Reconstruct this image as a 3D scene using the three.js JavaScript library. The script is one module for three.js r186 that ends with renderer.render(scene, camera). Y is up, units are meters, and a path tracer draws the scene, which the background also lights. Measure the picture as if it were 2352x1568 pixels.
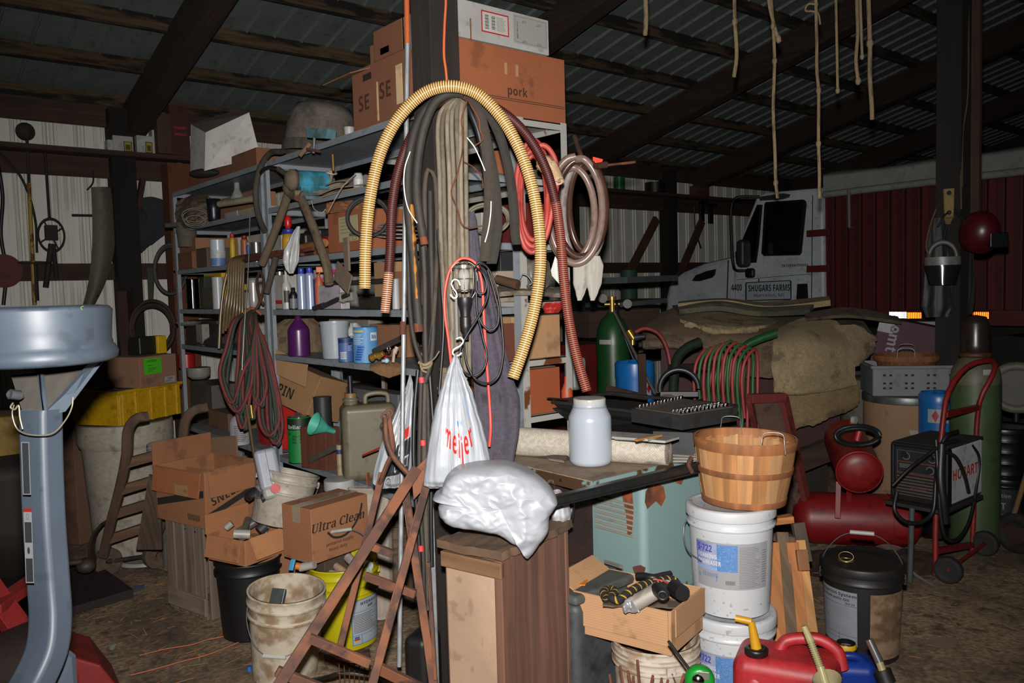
import * as THREE from 'three';
import { mergeGeometries, mergeVertices, toCreasedNormals } from 'three/addons/utils/BufferGeometryUtils.js';
import { RoundedBoxGeometry } from 'three/addons/geometries/RoundedBoxGeometry.js';
import { FontLoader } from 'three/addons/loaders/FontLoader.js';

// ---------- camera, flash, exposure ----------
const scene = new THREE.Scene();
scene.background = new THREE.Color(0x000000);
const FPX = 1880, CX = 1176, CY = 784;                       // focal length and centre in photo pixels
const D2R = Math.PI / 180;
const camera = new THREE.PerspectiveCamera(2 * Math.atan(784 / FPX) / D2R, 1.5, 0.05, 100);
camera.position.set(0, 1.55, 0);
camera.rotation.order = 'YXZ';
camera.rotation.set(-3.68 * D2R, -39.6 * D2R, -1.6 * D2R);
camera.updateMatrixWorld(true);
const renderer = new THREE.WebGLRenderer({ antialias: true });
renderer.toneMapping = THREE.LinearToneMapping;
renderer.toneMappingExposure = 1.0;
renderer.shadowMap.enabled = true;
// the camera's own flash head, a hand's width above the lens: the only light in the dark barn
const flash = new THREE.SpotLight(0xfffbf6, 60, 0, 52 * D2R, 0.85, 2);
flash.position.set(0.005, 1.675, -0.01);
flash.target.position.set(2.2, 1.33, -2.75);
flash.castShadow = true; flash.shadow.radius = 1.2; flash.shadow.mapSize.set(2048, 2048);
flash.shadow.camera.near = 0.2; flash.shadow.camera.far = 25; flash.shadow.bias = -0.0005;
scene.add(flash, flash.target);

// ---------- helpers ----------
const v3 = (x, y, z) => new THREE.Vector3(x, y, z);
const C0 = camera.position.clone(), CQ = camera.quaternion.clone(), CQI = CQ.clone().invert();
const ray = (px, py) => v3((px - CX) / FPX, -(py - CY) / FPX, -1).applyQuaternion(CQ);
const V = (px, py, d) => ray(px, py).multiplyScalar(d).add(C0);            // point at lens depth d
const onX = (px, py, X) => { const r = ray(px, py); return r.multiplyScalar(X / r.x).add(C0); };
const onZ = (px, py, Z) => { const r = ray(px, py); return r.multiplyScalar(Z / r.z).add(C0); };
const onY = (px, py, Y = 0) => { const r = ray(px, py); return r.multiplyScalar((Y - C0.y) / r.y).add(C0); };
const proj = p => { const q = p.clone().sub(C0).applyQuaternion(CQI); return [CX - FPX * q.x / q.z, CY + FPX * q.y / q.z, -q.z]; };
const dep = p => proj(p)[2];
const toCam = p => Math.atan2(C0.x - p.x, C0.z - p.z);                     // turn that faces local +Z to the lens
let seed = 12345;
const rnd = () => { seed = (seed * 1664525 + 1013904223) >>> 0; return seed / 4294967296; };
const rr = (a, b) => a + (b - a) * rnd();
const lerp = (a, b, t) => a + (b - a) * t;
const clamp = (x, a, b) => Math.min(b, Math.max(a, x));

// tileable value noise
function lattice(s) { const t = new Float32Array(4096); let k = s; for (let i = 0; i < 4096; i++) { k = (k * 1103515245 + 12345) & 0x7fffffff; t[i] = ((k >> 8) & 0xffff) / 65535; } return t; }
const LT = lattice(77);
const hsh = (x, y) => LT[((x * 73 + y * 419 + ((x * y) % 61) * 7) & 4095)];
function vn(u, v, p, q = p) { const x = u * p, y = v * q, xi = Math.floor(x), yi = Math.floor(y); let fx = x - xi, fy = y - yi; fx = fx * fx * (3 - 2 * fx); fy = fy * fy * (3 - 2 * fy);
  const w = (a, n) => ((a % n) + n) % n; const a = hsh(w(xi, p), w(yi, q)), b = hsh(w(xi + 1, p), w(yi, q)), c = hsh(w(xi, p), w(yi + 1, q)), d = hsh(w(xi + 1, p), w(yi + 1, q));
  return (a + (b - a) * fx) * (1 - fy) + (c + (d - c) * fx) * fy; }
function fb(u, v, p, o = 4, q = p) { let s = 0, a = 0.5, t = 0; for (let i = 0; i < o; i++) { s += a * vn(u, v, p << i, q << i); t += a; a *= 0.55; } return s / t; }
function tex(n, fn, m = n) { const d = new Uint8Array(n * m * 4); for (let j = 0; j < m; j++) for (let i = 0; i < n; i++) { const c = fn(i / n, j / m, i, j), k = (j * n + i) * 4; const e = Array.isArray(c) ? c : [c, c, c]; for (let z = 0; z < 3; z++) d[k + z] = clamp(e[z] * 255, 0, 255); d[k + 3] = 255; }
  const t = new THREE.DataTexture(d, n, m); t.wrapS = t.wrapT = THREE.RepeatWrapping; t.magFilter = THREE.LinearFilter; t.minFilter = THREE.LinearMipmapLinearFilter; t.generateMipmaps = true; t.colorSpace = THREE.SRGBColorSpace; t.needsUpdate = true; return t; }
const mix3 = (a, b, t) => [lerp(a[0], b[0], t), lerp(a[1], b[1], t), lerp(a[2], b[2], t)];
const sst = (a, b, x) => { const t = clamp((x - a) / (b - a), 0, 1); return t * t * (3 - 2 * t); };
const TX = {
  mott: tex(512, (u, v) => 0.80 + 0.2 * fb(u, v, 6, 6) - 0.10 * sst(0.62, 0.8, fb(u + .3, v + .7, 24, 3))),
  grime: tex(512, (u, v) => { const a = fb(u, v, 5, 6), b = fb(u + .41, v + .13, 16, 4), s = sst(.55, .75, a) * .35 + sst(.6, .8, b) * .3; return mix3([.98, .97, .95], [.5, .43, .36], s + .25 * fb(u, v, 64, 2)); }),
  wood: tex(512, (u, v) => { const w = fb(u + .02 * fb(u, v, 3, 3), v, 48, 4, 2), k = fb(u, v, 4, 4, 3); return .62 + .42 * w - .18 * sst(.55, .8, k); }),
  card: tex(512, (u, v) => .86 + .12 * fb(u, v, 5, 6) + .035 * Math.sin(u * Math.PI * 2 * 120) - .14 * sst(.66, .8, fb(u + .5, v, 9, 4))),
  rust: tex(512, (u, v) => mix3(mix3([.50, .36, .30], [.72, .48, .34], sst(.35, .65, fb(u, v, 10, 5))), [.36, .27, .25], sst(.55, .75, fb(u + .3, v + .6, 14, 5)))),
  chip: tex(512, (u, v) => { const a = fb(u, v, 7, 6), b = fb(u + .2, v + .9, 20, 4); return mix3([1, 1, 1], [.62, .36, .22], sst(.60, .66, a * .75 + b * .25)); }),
  burl: tex(512, (u, v) => .74 + .10 * Math.sin(u * 6.2832 * 110) * Math.cos(v * 6.2832 * 110) + .2 * fb(u, v, 4, 5) + .12 * (vn(u, v, 128) - .5) - .2 * sst(.6, .75, fb(u + .6, v + .2, 8, 4))),
  galv: tex(512, (u, v) => .74 + .26 * fb(u, v, 28, 3) - .2 * sst(.62, .78, fb(u + .1, v + .5, 9, 4))),
  streak: tex(512, (u, v) => { const a = fb(u, v, 40, 3, 1) * .75 + .25 * fb(u, v, 9, 4), b = vn(u + .3, v, 110, 2); return mix3([1, 1, .99], [.66, .62, .54], sst(.55, .85, a) * .35 + sst(.68, .85, b) * .35 + .14 * fb(u, v, 6, 4)); }),
  dirt: tex(1024, (u, v) => { const a = fb(u, v, 8, 6), b = fb(u + .37, v + .11, 40, 4), c = fb(u + .7, v + .3, 150, 2); return mix3(mix3([.36, .295, .23], [.51, .43, .335], sst(.3, .7, a)), [.23, .19, .15], sst(.55, .8, b) * .7).map(x => x * (.75 + .5 * c)); }),
  purl: tex(512, (u, v) => { const a = fb(u, v, 14, 4, 3), b = fb(u + .2, v, 60, 3, 4); return mix3([.42, .36, .29], [.15, .13, .11], sst(.42, .62, a)).map(x => x * (.7 + .6 * b)); }),
  speck: tex(512, (u, v) => .93 + .07 * fb(u, v, 8, 4) - .16 * sst(.80, .9, vn(u, v, 90)) * sst(.45, .6, vn(u + .3, v, 13))),
  splat: tex(512, (u, v) => { const a = fb(u, v, 18, 5), b = fb(u + .5, v + .5, 4, 4); return mix3([1, .99, .97], [.72, .63, .53], sst(.40, .68, a * .7 + b * .3)); }),
};
const mats = {};
function M(color, tx = 'mott', rough = 0.8, metal = 0, ex) { const k = [color, tx, rough, metal, ex ? JSON.stringify(ex) : ''].join('|'); if (mats[k]) return mats[k];
  const P = ex && (ex.transmission || ex.clearcoat || ex.sheen) ? THREE.MeshPhysicalMaterial : THREE.MeshStandardMaterial; const o = { color, roughness: rough, metalness: metal, side: THREE.DoubleSide };
  if (tx) { o.map = TX[tx]; } const e = { ...(ex || {}) }; if (e.bump) { o.bumpMap = TX[e.bt || tx]; o.bumpScale = e.bump; } delete e.bump; delete e.bt; return mats[k] = new P({ ...o, ...e }); }
function canvasTex(w, h, fn) { const c = document.createElement('canvas'); c.width = w; c.height = h; const g = c.getContext('2d'); fn(g, w, h); const t = new THREE.CanvasTexture(c); t.colorSpace = THREE.SRGBColorSpace; return t; }
const paper = (w, h, fn, rough = .55, ex = {}) => new THREE.MeshStandardMaterial({ color: 0xd2d2d2, map: canvasTex(w, h, fn), roughness: rough, side: THREE.DoubleSide, ...ex });

// geometry helpers: every maker returns a BufferGeometry
const mv = (g, x = 0, y = 0, z = 0) => g.translate(x, y, z);
const rot = (g, x = 0, y = 0, z = 0) => { if (x) g.rotateX(x); if (y) g.rotateY(y); if (z) g.rotateZ(z); return g; };
const box = (w, h, d, x = 0, y = 0, z = 0, r = 0.004) => mv(r > 0 ? new RoundedBoxGeometry(w, h, d, 1, Math.min(r, w / 2.1, h / 2.1, d / 2.1)) : new THREE.BoxGeometry(w, h, d), x, y, z);
const bbx = (w, h, d, x = 0, y = 0, z = 0, r = 0.004) => box(w, h, d, x, y + h / 2, z, r);   // stands on y
const cyl = (r0, r1, h, x = 0, y = 0, z = 0, s = 18, open = false) => mv(new THREE.CylinderGeometry(r1, r0, h, s, 1, open), x, y + h / 2, z);  // r0 bottom, stands on y
const lathe = (pts, s = 24) => new THREE.LatheGeometry(pts.map(p => new THREE.Vector2(Math.max(p[0], 1e-4), p[1])), s);
const curve = (pts, closed = false) => new THREE.CatmullRomCurve3(pts, closed, 'centripetal');
const tube = (pts, r, n = 0, s = 8, closed = false) => new THREE.TubeGeometry(Array.isArray(pts) ? curve(pts, closed) : pts, n || Math.max(8, (pts.length || 8) * 6), r, s, closed);
const rod = (a, b, r, s = 8, r2 = r) => { const d = b.clone().sub(a), L = d.length(); const g = new THREE.CylinderGeometry(r2, r, L, s); g.applyQuaternion(new THREE.Quaternion().setFromUnitVectors(v3(0, 1, 0), d.normalize())); return mv(g, (a.x + b.x) / 2, (a.y + b.y) / 2, (a.z + b.z) / 2); };
function beam(a, b, w, h, up = v3(0, 1, 0), r = 0.003) { // box from a to b, w across, h along up
  const d = b.clone().sub(a), L = d.length(); d.normalize(); const x = new THREE.Vector3().crossVectors(up, d).normalize(), y = new THREE.Vector3().crossVectors(d, x); const g = box(w, h, L, 0, 0, 0, r); g.applyMatrix4(new THREE.Matrix4().makeBasis(x, y, d)); return mv(g, (a.x + b.x) / 2, (a.y + b.y) / 2, (a.z + b.z) / 2); }
function ext(pts, depth, bev = 0, holes) { const s = new THREE.Shape(pts.map(p => new THREE.Vector2(p[0], p[1]))); (holes || []).forEach(h => s.holes.push(new THREE.Path(h.map(p => new THREE.Vector2(p[0], p[1]))))); return new THREE.ExtrudeGeometry(s, { depth, bevelEnabled: bev > 0, bevelSize: bev, bevelThickness: bev, bevelSegments: 2, curveSegments: 12 }); }
function sheet(nu, nv, fn, closeU = false) { // fn(u,v) -> Vector3
  const p = [], uv = [], ix = []; for (let j = 0; j <= nv; j++) for (let i = 0; i <= nu; i++) { const q = fn(i / nu, j / nv); p.push(q.x, q.y, q.z); uv.push(i / nu, j / nv); }
  for (let j = 0; j < nv; j++) for (let i = 0; i < nu; i++) { const a = j * (nu + 1) + i, b = a + 1, c = a + nu + 1, d = c + 1; ix.push(a, b, d, a, d, c); }
  const g = new THREE.BufferGeometry(); g.setAttribute('position', new THREE.Float32BufferAttribute(p, 3)); g.setAttribute('uv', new THREE.Float32BufferAttribute(uv, 2)); g.setIndex(ix); g.computeVertexNormals(); return g; }
function thick(nu, nv, fn, t) { // a sheet with thickness t
  const a = sheet(nu, nv, fn), n = a.attributes.normal, P = a.attributes.position, q = [], ix = [...a.index.array], N = P.count, uv = [...a.attributes.uv.array, ...a.attributes.uv.array];
  for (let i = 0; i < N; i++) q.push(P.getX(i), P.getY(i), P.getZ(i)); for (let i = 0; i < N; i++) q.push(P.getX(i) - n.getX(i) * t, P.getY(i) - n.getY(i) * t, P.getZ(i) - n.getZ(i) * t);
  for (let i = 0; i < a.index.count; i += 3) { const e = a.index.array; ix.push(e[i] + N, e[i + 2] + N, e[i + 1] + N); }
  const ring = []; for (let i = 0; i < nu; i++) ring.push(i); for (let j = 0; j < nv; j++) ring.push(j * (nu + 1) + nu); for (let i = nu; i > 0; i--) ring.push(nv * (nu + 1) + i); for (let j = nv; j > 0; j--) ring.push(j * (nu + 1));
  for (let i = 0; i < ring.length; i++) { const s = ring[i], e = ring[(i + 1) % ring.length]; ix.push(s, s + N, e + N, s, e + N, e); }
  const g = new THREE.BufferGeometry(); g.setAttribute('position', new THREE.Float32BufferAttribute(q, 3)); g.setAttribute('uv', new THREE.Float32BufferAttribute(uv, 2)); g.setIndex(ix); return toCreasedNormals(g, 0.9); }
let uvOff = 0;
function uvm(g, k = 1, long) { // uv in metres by dominant axis, v along the longest side
  if (g.index) g = g.toNonIndexed(); const P = g.attributes.position; if (!g.attributes.normal) g.computeVertexNormals(); g.computeBoundingBox(); const s = g.boundingBox.getSize(v3()); const L = long !== undefined ? long : (s.x > s.y && s.x > s.z ? 0 : s.y >= s.z ? 1 : 2);
  const uv = new Float32Array(P.count * 2); uvOff = (uvOff + 0.377) % 7; const A = v3(), B = v3(), Cc = v3(), n = v3();
  for (let i = 0; i < P.count; i += 3) { A.fromBufferAttribute(P, i); B.fromBufferAttribute(P, i + 1); Cc.fromBufferAttribute(P, i + 2); n.crossVectors(B.sub(A), Cc.sub(A)); const a = [Math.abs(n.x), Math.abs(n.y), Math.abs(n.z)], m = a[0] > a[1] && a[0] > a[2] ? 0 : a[1] >= a[2] ? 1 : 2; let o = [0, 1, 2].filter(q => q !== m); if (o[0] === L) o = [o[1], o[0]];
    for (let j = 0; j < 3; j++) { uv[(i + j) * 2] = P.array[(i + j) * 3 + o[0]] * k + uvOff; uv[(i + j) * 2 + 1] = P.array[(i + j) * 3 + o[1]] * k + uvOff * .7; } }
  g.setAttribute('uv', new THREE.BufferAttribute(uv, 2)); return g; }
function merge(gs) { if (gs.length === 1) return gs[0]; const l = gs.map(g => { const q = g.index ? g.toNonIndexed() : g; for (const a of Object.keys(q.attributes)) if (!['position', 'normal', 'uv'].includes(a)) q.deleteAttribute(a); if (!q.attributes.normal) q.computeVertexNormals(); if (!q.attributes.uv) q.setAttribute('uv', new THREE.BufferAttribute(new Float32Array(q.attributes.position.count * 2), 2)); return q; }); return mergeGeometries(l); }
const used = {};
function numbered(n) { if (!(n in used)) { used[n] = 0; return n; } used[n]++; return n + '_' + String(used[n]).padStart(3, '0'); }
function mesh(name, geo, mat, o = {}) { let g = Array.isArray(geo) ? merge(geo) : geo; if (!o.keep) g = uvm(g, o.k || 1, o.long); const m = new THREE.Mesh(g, mat); m.name = name; m.castShadow = m.receiveShadow = true; return m; }
function part(parent, name, geo, mat, o) { const m = mesh(name, geo, mat, o); parent.add(m); if (o && o.label) m.userData.label = o.label; return m; }
function setU(o, label, category, group) { o.userData = { ...o.userData, label, category }; if (group) o.userData.group = group; return o; }
function thing(name, label, category, pos = [0, 0, 0], turn = 0, group) { const o = new THREE.Group(); o.name = numbered(name); Array.isArray(pos) ? o.position.set(...pos) : o.position.copy(pos); o.rotation.order = 'YXZ'; o.rotation.y = turn; setU(o, label, category, group); scene.add(o); return o; }
function one(name, label, category, geo, mat, pos = [0, 0, 0], turn = 0, group, o) { const m = mesh(numbered(name), geo, mat, o); Array.isArray(pos) ? m.position.set(...pos) : m.position.copy(pos); m.rotation.order = 'YXZ'; m.rotation.y = turn; setU(m, label, category, group); scene.add(m); return m; }
function struct(name, geo, mat, o) { const m = geo ? mesh(name, geo, mat, o) : new THREE.Group(); m.name = name; m.userData.kind = 'structure'; scene.add(m); return m; }
const fonts = {}; for (const f of ['sans_bold', 'sans_regular', 'serif_bold']) fonts[f] = await new FontLoader().loadAsync(`fonts/droid/droid_${f}.typeface.json`);
function text(str, size, f = 'sans_bold') { const g = new THREE.ShapeGeometry(fonts[f].generateShapes(str, size), 4); g.computeBoundingBox(); const b = g.boundingBox; return mv(g, -(b.min.x + b.max.x) / 2, -(b.min.y + b.max.y) / 2, 0); }
const wob = (s, a, ph = 0) => a * (Math.sin(s * 7.3 + ph) + .5 * Math.sin(s * 17.1 + ph * 2.3) + .3 * Math.sin(s * 31.7 + ph * 1.7));

// ---------- the barn ----------
const ZW = -7.6, EAVE = 3.28, TANP = Math.tan(14 * D2R), RIDGE = 2.0, XL = -4, XR = 16, ZB = 11.6;
const roofY = z => z < RIDGE ? EAVE + TANP * (z - ZW) : EAVE + TANP * (2 * RIDGE - z - ZW);
{ // floor of trodden earth
  const g = sheet(160, 150, (u, v) => { const x = lerp(XL - .2, XR + .2, u), z = lerp(ZB + .2, ZW - .2, v); return v3(x, -.006 + .010 * (fb(u, v, 30, 4) - .5) - .004, z); });
  const P = g.attributes.position, uv = g.attributes.uv; for (let i = 0; i < P.count; i++) uv.setXY(i, P.getX(i) / 2.2, P.getZ(i) / 2.2);
  struct('floor', [g, box(XR - XL + .4, .2, ZB - ZW + .4, (XL + XR) / 2, -.13, (ZB + ZW) / 2, 0)], new THREE.MeshStandardMaterial({ map: TX.dirt, bumpMap: TX.dirt, bumpScale: .012, roughness: 1 }), { keep: true });
}
function ribbed(len, w, rib, t = .012, single = false) { // metal sheet: len along y, w along x, pairs of ribs standing out along +z
  const xs = []; for (let x = -w / 2; x < w / 2 - .01; x += rib) { if (single) { xs.push([x, 0], [x + rib * .86, 0], [x + rib * .91, t], [x + rib * .95, t]); continue; } xs.push([x, 0], [x + rib * .62, 0], [x + rib * .66, t], [x + rib * .74, t], [x + rib * .78, 0], [x + rib * .84, 0], [x + rib * .88, t], [x + rib * .96, t]); } xs.push([w / 2, 0]);
  const p = [], ix = []; xs.forEach(([x, z], i) => { p.push(x, 0, z, x, len, z); if (i) { const a = (i - 1) * 2; ix.push(a, a + 2, a + 3, a, a + 3, a + 1); } }); const g = new THREE.BufferGeometry(); g.setAttribute('position', new THREE.Float32BufferAttribute(p, 3)); g.setIndex(ix); return toCreasedNormals(g.toNonIndexed(), .2); }
{ // back wall of ribbed sheets on a solid backing
  const w = struct('wall_back'); const back = part(w, 'backing', box(XR - XL + .4, EAVE + .3, .1, (XL + XR) / 2, (EAVE + .2) / 2, ZW - .07, 0), M(0x3a342c));
  const m = M(0xd6d6d0, 'streak', .55, .05), g0 = uvm(ribbed(3.18, .914, .2285)); let k = 0;
  for (let x = XL + .457; x < XR; x += .914) { const s = new THREE.Mesh(g0, m); s.name = 'metal_panel'; s.position.set(x, .02, ZW); s.castShadow = s.receiveShadow = true; w.add(s); }
  for (const [nm, g] of [['wall_left', box(.12, 6.4, ZB - ZW + .4, XL - .06, 3.1, (ZB + ZW) / 2, 0)], ['wall_right', box(.12, 6.4, ZB - ZW + .4, XR + .06, 3.1, (ZB + ZW) / 2, 0)], ['wall_front', box(XR - XL + .4, EAVE + .3, .12, (XL + XR) / 2, (EAVE + .2) / 2, ZB + .06, 0)]]) struct(nm, g, M(0x6e6a60, 'streak', .7));
}
{ // roof: ribbed sheets, purlins, rafters
  const w = struct('ceiling'); const m = M(0x7b8482, 'mott', .6, .2); const L = (RIDGE - ZW) / Math.cos(14 * D2R) + .05, a = Math.atan(TANP);
  const g0 = uvm(ribbed(L, .914, .2285, .022, true)), pm = [M(0xc0b49e, 'purl', .95), M(0xa89c88, 'purl', .95)], rm = M(0x3c2a22, 'wood', .9);
  for (const s of [1, -1]) for (let x = XL + .457; x < XR; x += .914) { const q = new THREE.Mesh(g0, m); q.name = 'roof_sheet'; if (s > 0) { q.rotation.x = Math.PI / 2 - a; q.position.set(x, EAVE, ZW); } else { q.rotation.x = -(Math.PI / 2 - a); q.position.set(x, EAVE, 2 * RIDGE - ZW); } q.castShadow = q.receiveShadow = true; w.add(q); }
  part(w, 'roof_skin', [box(XR - XL + .4, .06, L + .2, 0, 0, 0, 0).rotateX(-a).translate((XL + XR) / 2, (roofY(ZW) + roofY(RIDGE)) / 2 + .1, (ZW + RIDGE) / 2), box(XR - XL + .4, .06, L + .2, 0, 0, 0, 0).rotateX(a).translate((XL + XR) / 2, (roofY(ZW) + roofY(RIDGE)) / 2 + .1, RIDGE + (RIDGE - ZW) / 2)], M(0x222222));
  let i = 0; for (let z = ZW + .05; z < ZB - .1; z += .63) { const sg = z < RIDGE ? -1 : 1; part(w, 'purlin', rot(box(XR - XL, .11, .045, 0, 0, 0, .004), sg * a).translate((XL + XR) / 2, roofY(z) - .065, z), pm[i++ % 2], { long: 0 }); }
  for (const x of [-3.2, -.55, 2.08, 4.72, 7.36, 9.86, 12.5, 15.1]) for (const s of [1, -1]) { const z0 = s > 0 ? ZW : 2 * RIDGE - ZW; part(w, 'rafter', beam(v3(x, EAVE - .24, z0), v3(x, roofY(RIDGE) - .24, RIDGE), .15, .27), rm); }
}
{ // wall posts, girts, interior posts
  const dark = M(0x1d1814, 'wood', .9), red = M(0x4a3226, 'wood', .85);
  const fr = struct('trim_1'); for (const x of [-3.2, -.6, 1.96, 4.6, 7.2, 9.12, 12, 14.6]) part(fr, 'wall_post', box(.19, 3.15, .17, x, 1.575, ZW + .1), dark);
  for (const [y, h] of [[.55, .14], [1.79, .14], [2.675, .2]]) part(fr, 'girt', box(XR - XL, h, .045, (XL + XR) / 2, y, ZW + .042 + (h > .15 ? .02 : 0)), red, { long: 0 });
  part(fr, 'ledge', box(4.0, .04, .24, 2.7, 2.76, ZW + .16), red); part(fr, 'ledge', box(4.6, .04, .26, 9.2, 2.78, ZW + .16), red);
  part(fr, 'eave_board', box(XR - XL, .2, .04, (XL + XR) / 2, 3.1, ZW + .06), red, { long: 0 });
  for (const [x0, x1] of [[8.0, 8.75], [9.1, 9.75]]) part(fr, 'brace', beam(v3(x0, 1.5, ZW + .2), v3(x1, 2.45, ZW + .2), .05, .11), M(0x5a3c26, 'wood', .85));
  const p2 = struct('trim_2', box(.15, 4.6, .15, 5.475, 2.3, -2.22), dark); const p1 = struct('trim_3', box(.128, 4.6, .128, 1.79, 2.3, -2.565), M(0x2a211c, 'wood', .9));
  struct('trim_4', beam(v3(XL, 3.95, -2.4), v3(XR, 3.95, -2.4), .09, .24), red, { long: 0 });
  struct('trim_5', box(.04, 3.2, .11, 5.59, 3.45, -2.16), red);
}
// ---------- generic shape makers ----------
function grid(rows, world) { // smooth surface through a grid of [px,py,d] (or Vector3) control points -> fn(u,v)
  const P = rows.map(r => r.map(p => p.isVector3 ? p : V(p[0], p[1], p[2]))); const cr = (a, b, c, d, t) => .5 * (2 * b + (c - a) * t + (2 * a - 5 * b + 4 * c - d) * t * t + (3 * b - a - 3 * c + d) * t * t * t);
  const at = (arr, t, f) => { const n = arr.length - 1, x = clamp(t, 0, 1) * n, i = Math.min(n - 1, Math.floor(x)), k = x - i; const g = j => arr[clamp(j, 0, n)]; return f(g(i - 1), g(i), g(i + 1), g(i + 2), k); };
  const cv = (a, b, c, d, t) => v3(cr(a.x, b.x, c.x, d.x, t), cr(a.y, b.y, c.y, d.y, t), cr(a.z, b.z, c.z, d.z, t));
  return (u, v) => at(P.map(r => at(r, u, cv)), v, cv); }
function cloth(rows, o = {}) { const f = grid(rows), a = o.amp ?? .012, q = o.freq ?? 6, ph = o.ph ?? rnd() * 9; const dir = ray(1176, 784).negate(); return thick(o.nu ?? 40, o.nv ?? 30, (u, v) => { const p = f(u, v); const w = a * ((fb(u * .9 + ph, v * .9, q, 4) - .5) * 2 + .35 * Math.sin((u * 3 + v * 5 + ph) * q) * fb(u, v + ph, 3, 2)); return p.addScaledVector(dir, w); }, o.t ?? .006); }
const pts = a => a.map(p => V(p[0], p[1], p[2]));
// ribbed suction hose: tube with annular ridges, striped material
function hose(c, r, pitch, amp, mat, name, o = {}) { const L = c.getLength(), n = Math.round(L / pitch) * 4, s = o.s ?? 16; c.arcLengthDivisions = 600; c.updateArcLengths(); const fr = c.computeFrenetFrames(n, false); const pos = [], uv = [], ix = []; const p = v3();
  for (let i = 0; i <= n; i++) { c.getPointAt(i / n, p); const ph = (i % 4) / 4, rad = r + amp * (Math.cos(ph * 6.2832)); for (let j = 0; j <= s; j++) { const a = j / s * 6.2832, x = Math.cos(a) * rad, y = Math.sin(a) * rad, N = fr.normals[i], B = fr.binormals[i]; pos.push(p.x + N.x * x + B.x * y, p.y + N.y * x + B.y * y, p.z + N.z * x + B.z * y); uv.push(j / s, i / 4); } }
  for (let i = 0; i < n; i++) for (let j = 0; j < s; j++) { const a = i * (s + 1) + j, b = a + 1, d = a + s + 1, e = d + 1; ix.push(a, b, e, a, e, d); }
  const g = new THREE.BufferGeometry(); g.setAttribute('position', new THREE.Float32BufferAttribute(pos, 3)); g.setAttribute('uv', new THREE.Float32BufferAttribute(uv, 2)); g.setIndex(ix); g.computeVertexNormals(); return g; }
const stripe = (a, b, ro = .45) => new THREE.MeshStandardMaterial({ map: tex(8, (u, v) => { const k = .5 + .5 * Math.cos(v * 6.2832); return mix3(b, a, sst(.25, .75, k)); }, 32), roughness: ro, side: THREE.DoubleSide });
// label wrapped on a cylinder of radius r (r0 bottom, r1 top), arc a0..a1 about local +Z
function wrap(r0, r1, y0, y1, a0, a1, n = 12) { return sheet(n, 1, (u, v) => { const a = lerp(a0, a1, u), r = lerp(r0, r1, v); return v3(Math.sin(a) * r, lerp(y0, y1, v), Math.cos(a) * r); }); }
const lines = (g, x, y, w, n, dy, col = '#555', th = 2) => { g.fillStyle = col; for (let i = 0; i < n; i++) g.fillRect(x, y + i * dy, w * (.7 + .3 * LT[(i * 37 + x) & 4095]), th); };

// ---------- shelving ----------
const XS = 1.921, ZC = -2.765, LV = [2.30, 2.04, 1.75, 1.47, 1.215, .63], steel = M(0x8e959c, 'mott', .5, .1), whitest = M(0xa3a29c, 'chip', .6, .1);
const onS = (px, lev, inset = .1) => { const X = XS + inset, Y = typeof lev === 'number' && lev < 10 && Number.isInteger(lev) ? LV[lev] : lev; let a = -2.2, b = -7.4; for (let i = 0; i < 40; i++) { const m = (a + b) / 2; if (proj(v3(X, Y, m))[0] > px) a = m; else b = m; } return v3(X, Y, (a + b) / 2); };
const LE = [2.295, 2.04, 1.75, 1.49, 1.23, .975];
const onE = (px, lev, inset = .1) => { const Z = ZC - inset, Y = LE[lev]; let a = 1.5, b = 4; for (let i = 0; i < 40; i++) { const m = (a + b) / 2; if (proj(v3(m, Y, Z))[0] < px) a = m; else b = m; } return v3((a + b) / 2, Y, Z); };
function shelving(label, x0, x1, z0, z1, levels, m, top) { const o = thing('shelving_unit', label, 'shelf', [0, 0, 0]); const tn = .03;
  for (const y of levels) part(o, 'shelf_board', [box(x1 - x0 - .004, .004, z0 - z1, (x0 + x1) / 2, y - .002, (z0 + z1) / 2, 0), box(.004, tn, z0 - z1, x0 + .002, y - tn / 2, (z0 + z1) / 2, 0), box(.004, tn, z0 - z1, x1 - .002, y - tn / 2, (z0 + z1) / 2, 0), box(x1 - x0, tn, .004, (x0 + x1) / 2, y - tn / 2, z0 - .002, 0), box(x1 - x0, tn, .004, (x0 + x1) / 2, y - tn / 2, z1 + .002, 0)], m);
  for (const [x, sx] of [[x0, 1], [x1, -1]]) for (const [z, sz] of [[z0, -1], [z1, 1]]) { const g = [box(.036, top, .003, x + sx * .016, top / 2, z + sz * .0005, 0), box(.003, top, .036, x - sx * .001, top / 2, z + sz * .018, 0)]; part(o, 'upright', g, m); }
  return o; }
shelving('grey steel shelving unit crowded with cans and bottles behind the hanging hoses', XS, XS + .42, ZC, -4.48, LV, steel, 2.30);
shelving('far grey steel shelving unit with a white carton on its top shelf', XS, XS + .42, -4.52, -6.1, LV, steel, 2.27);
shelving('white rust-chipped shelving unit behind the coiled red hose', XS + .43, 2.645, ZC, -4.0, LE, whitest, 2.30);

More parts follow.
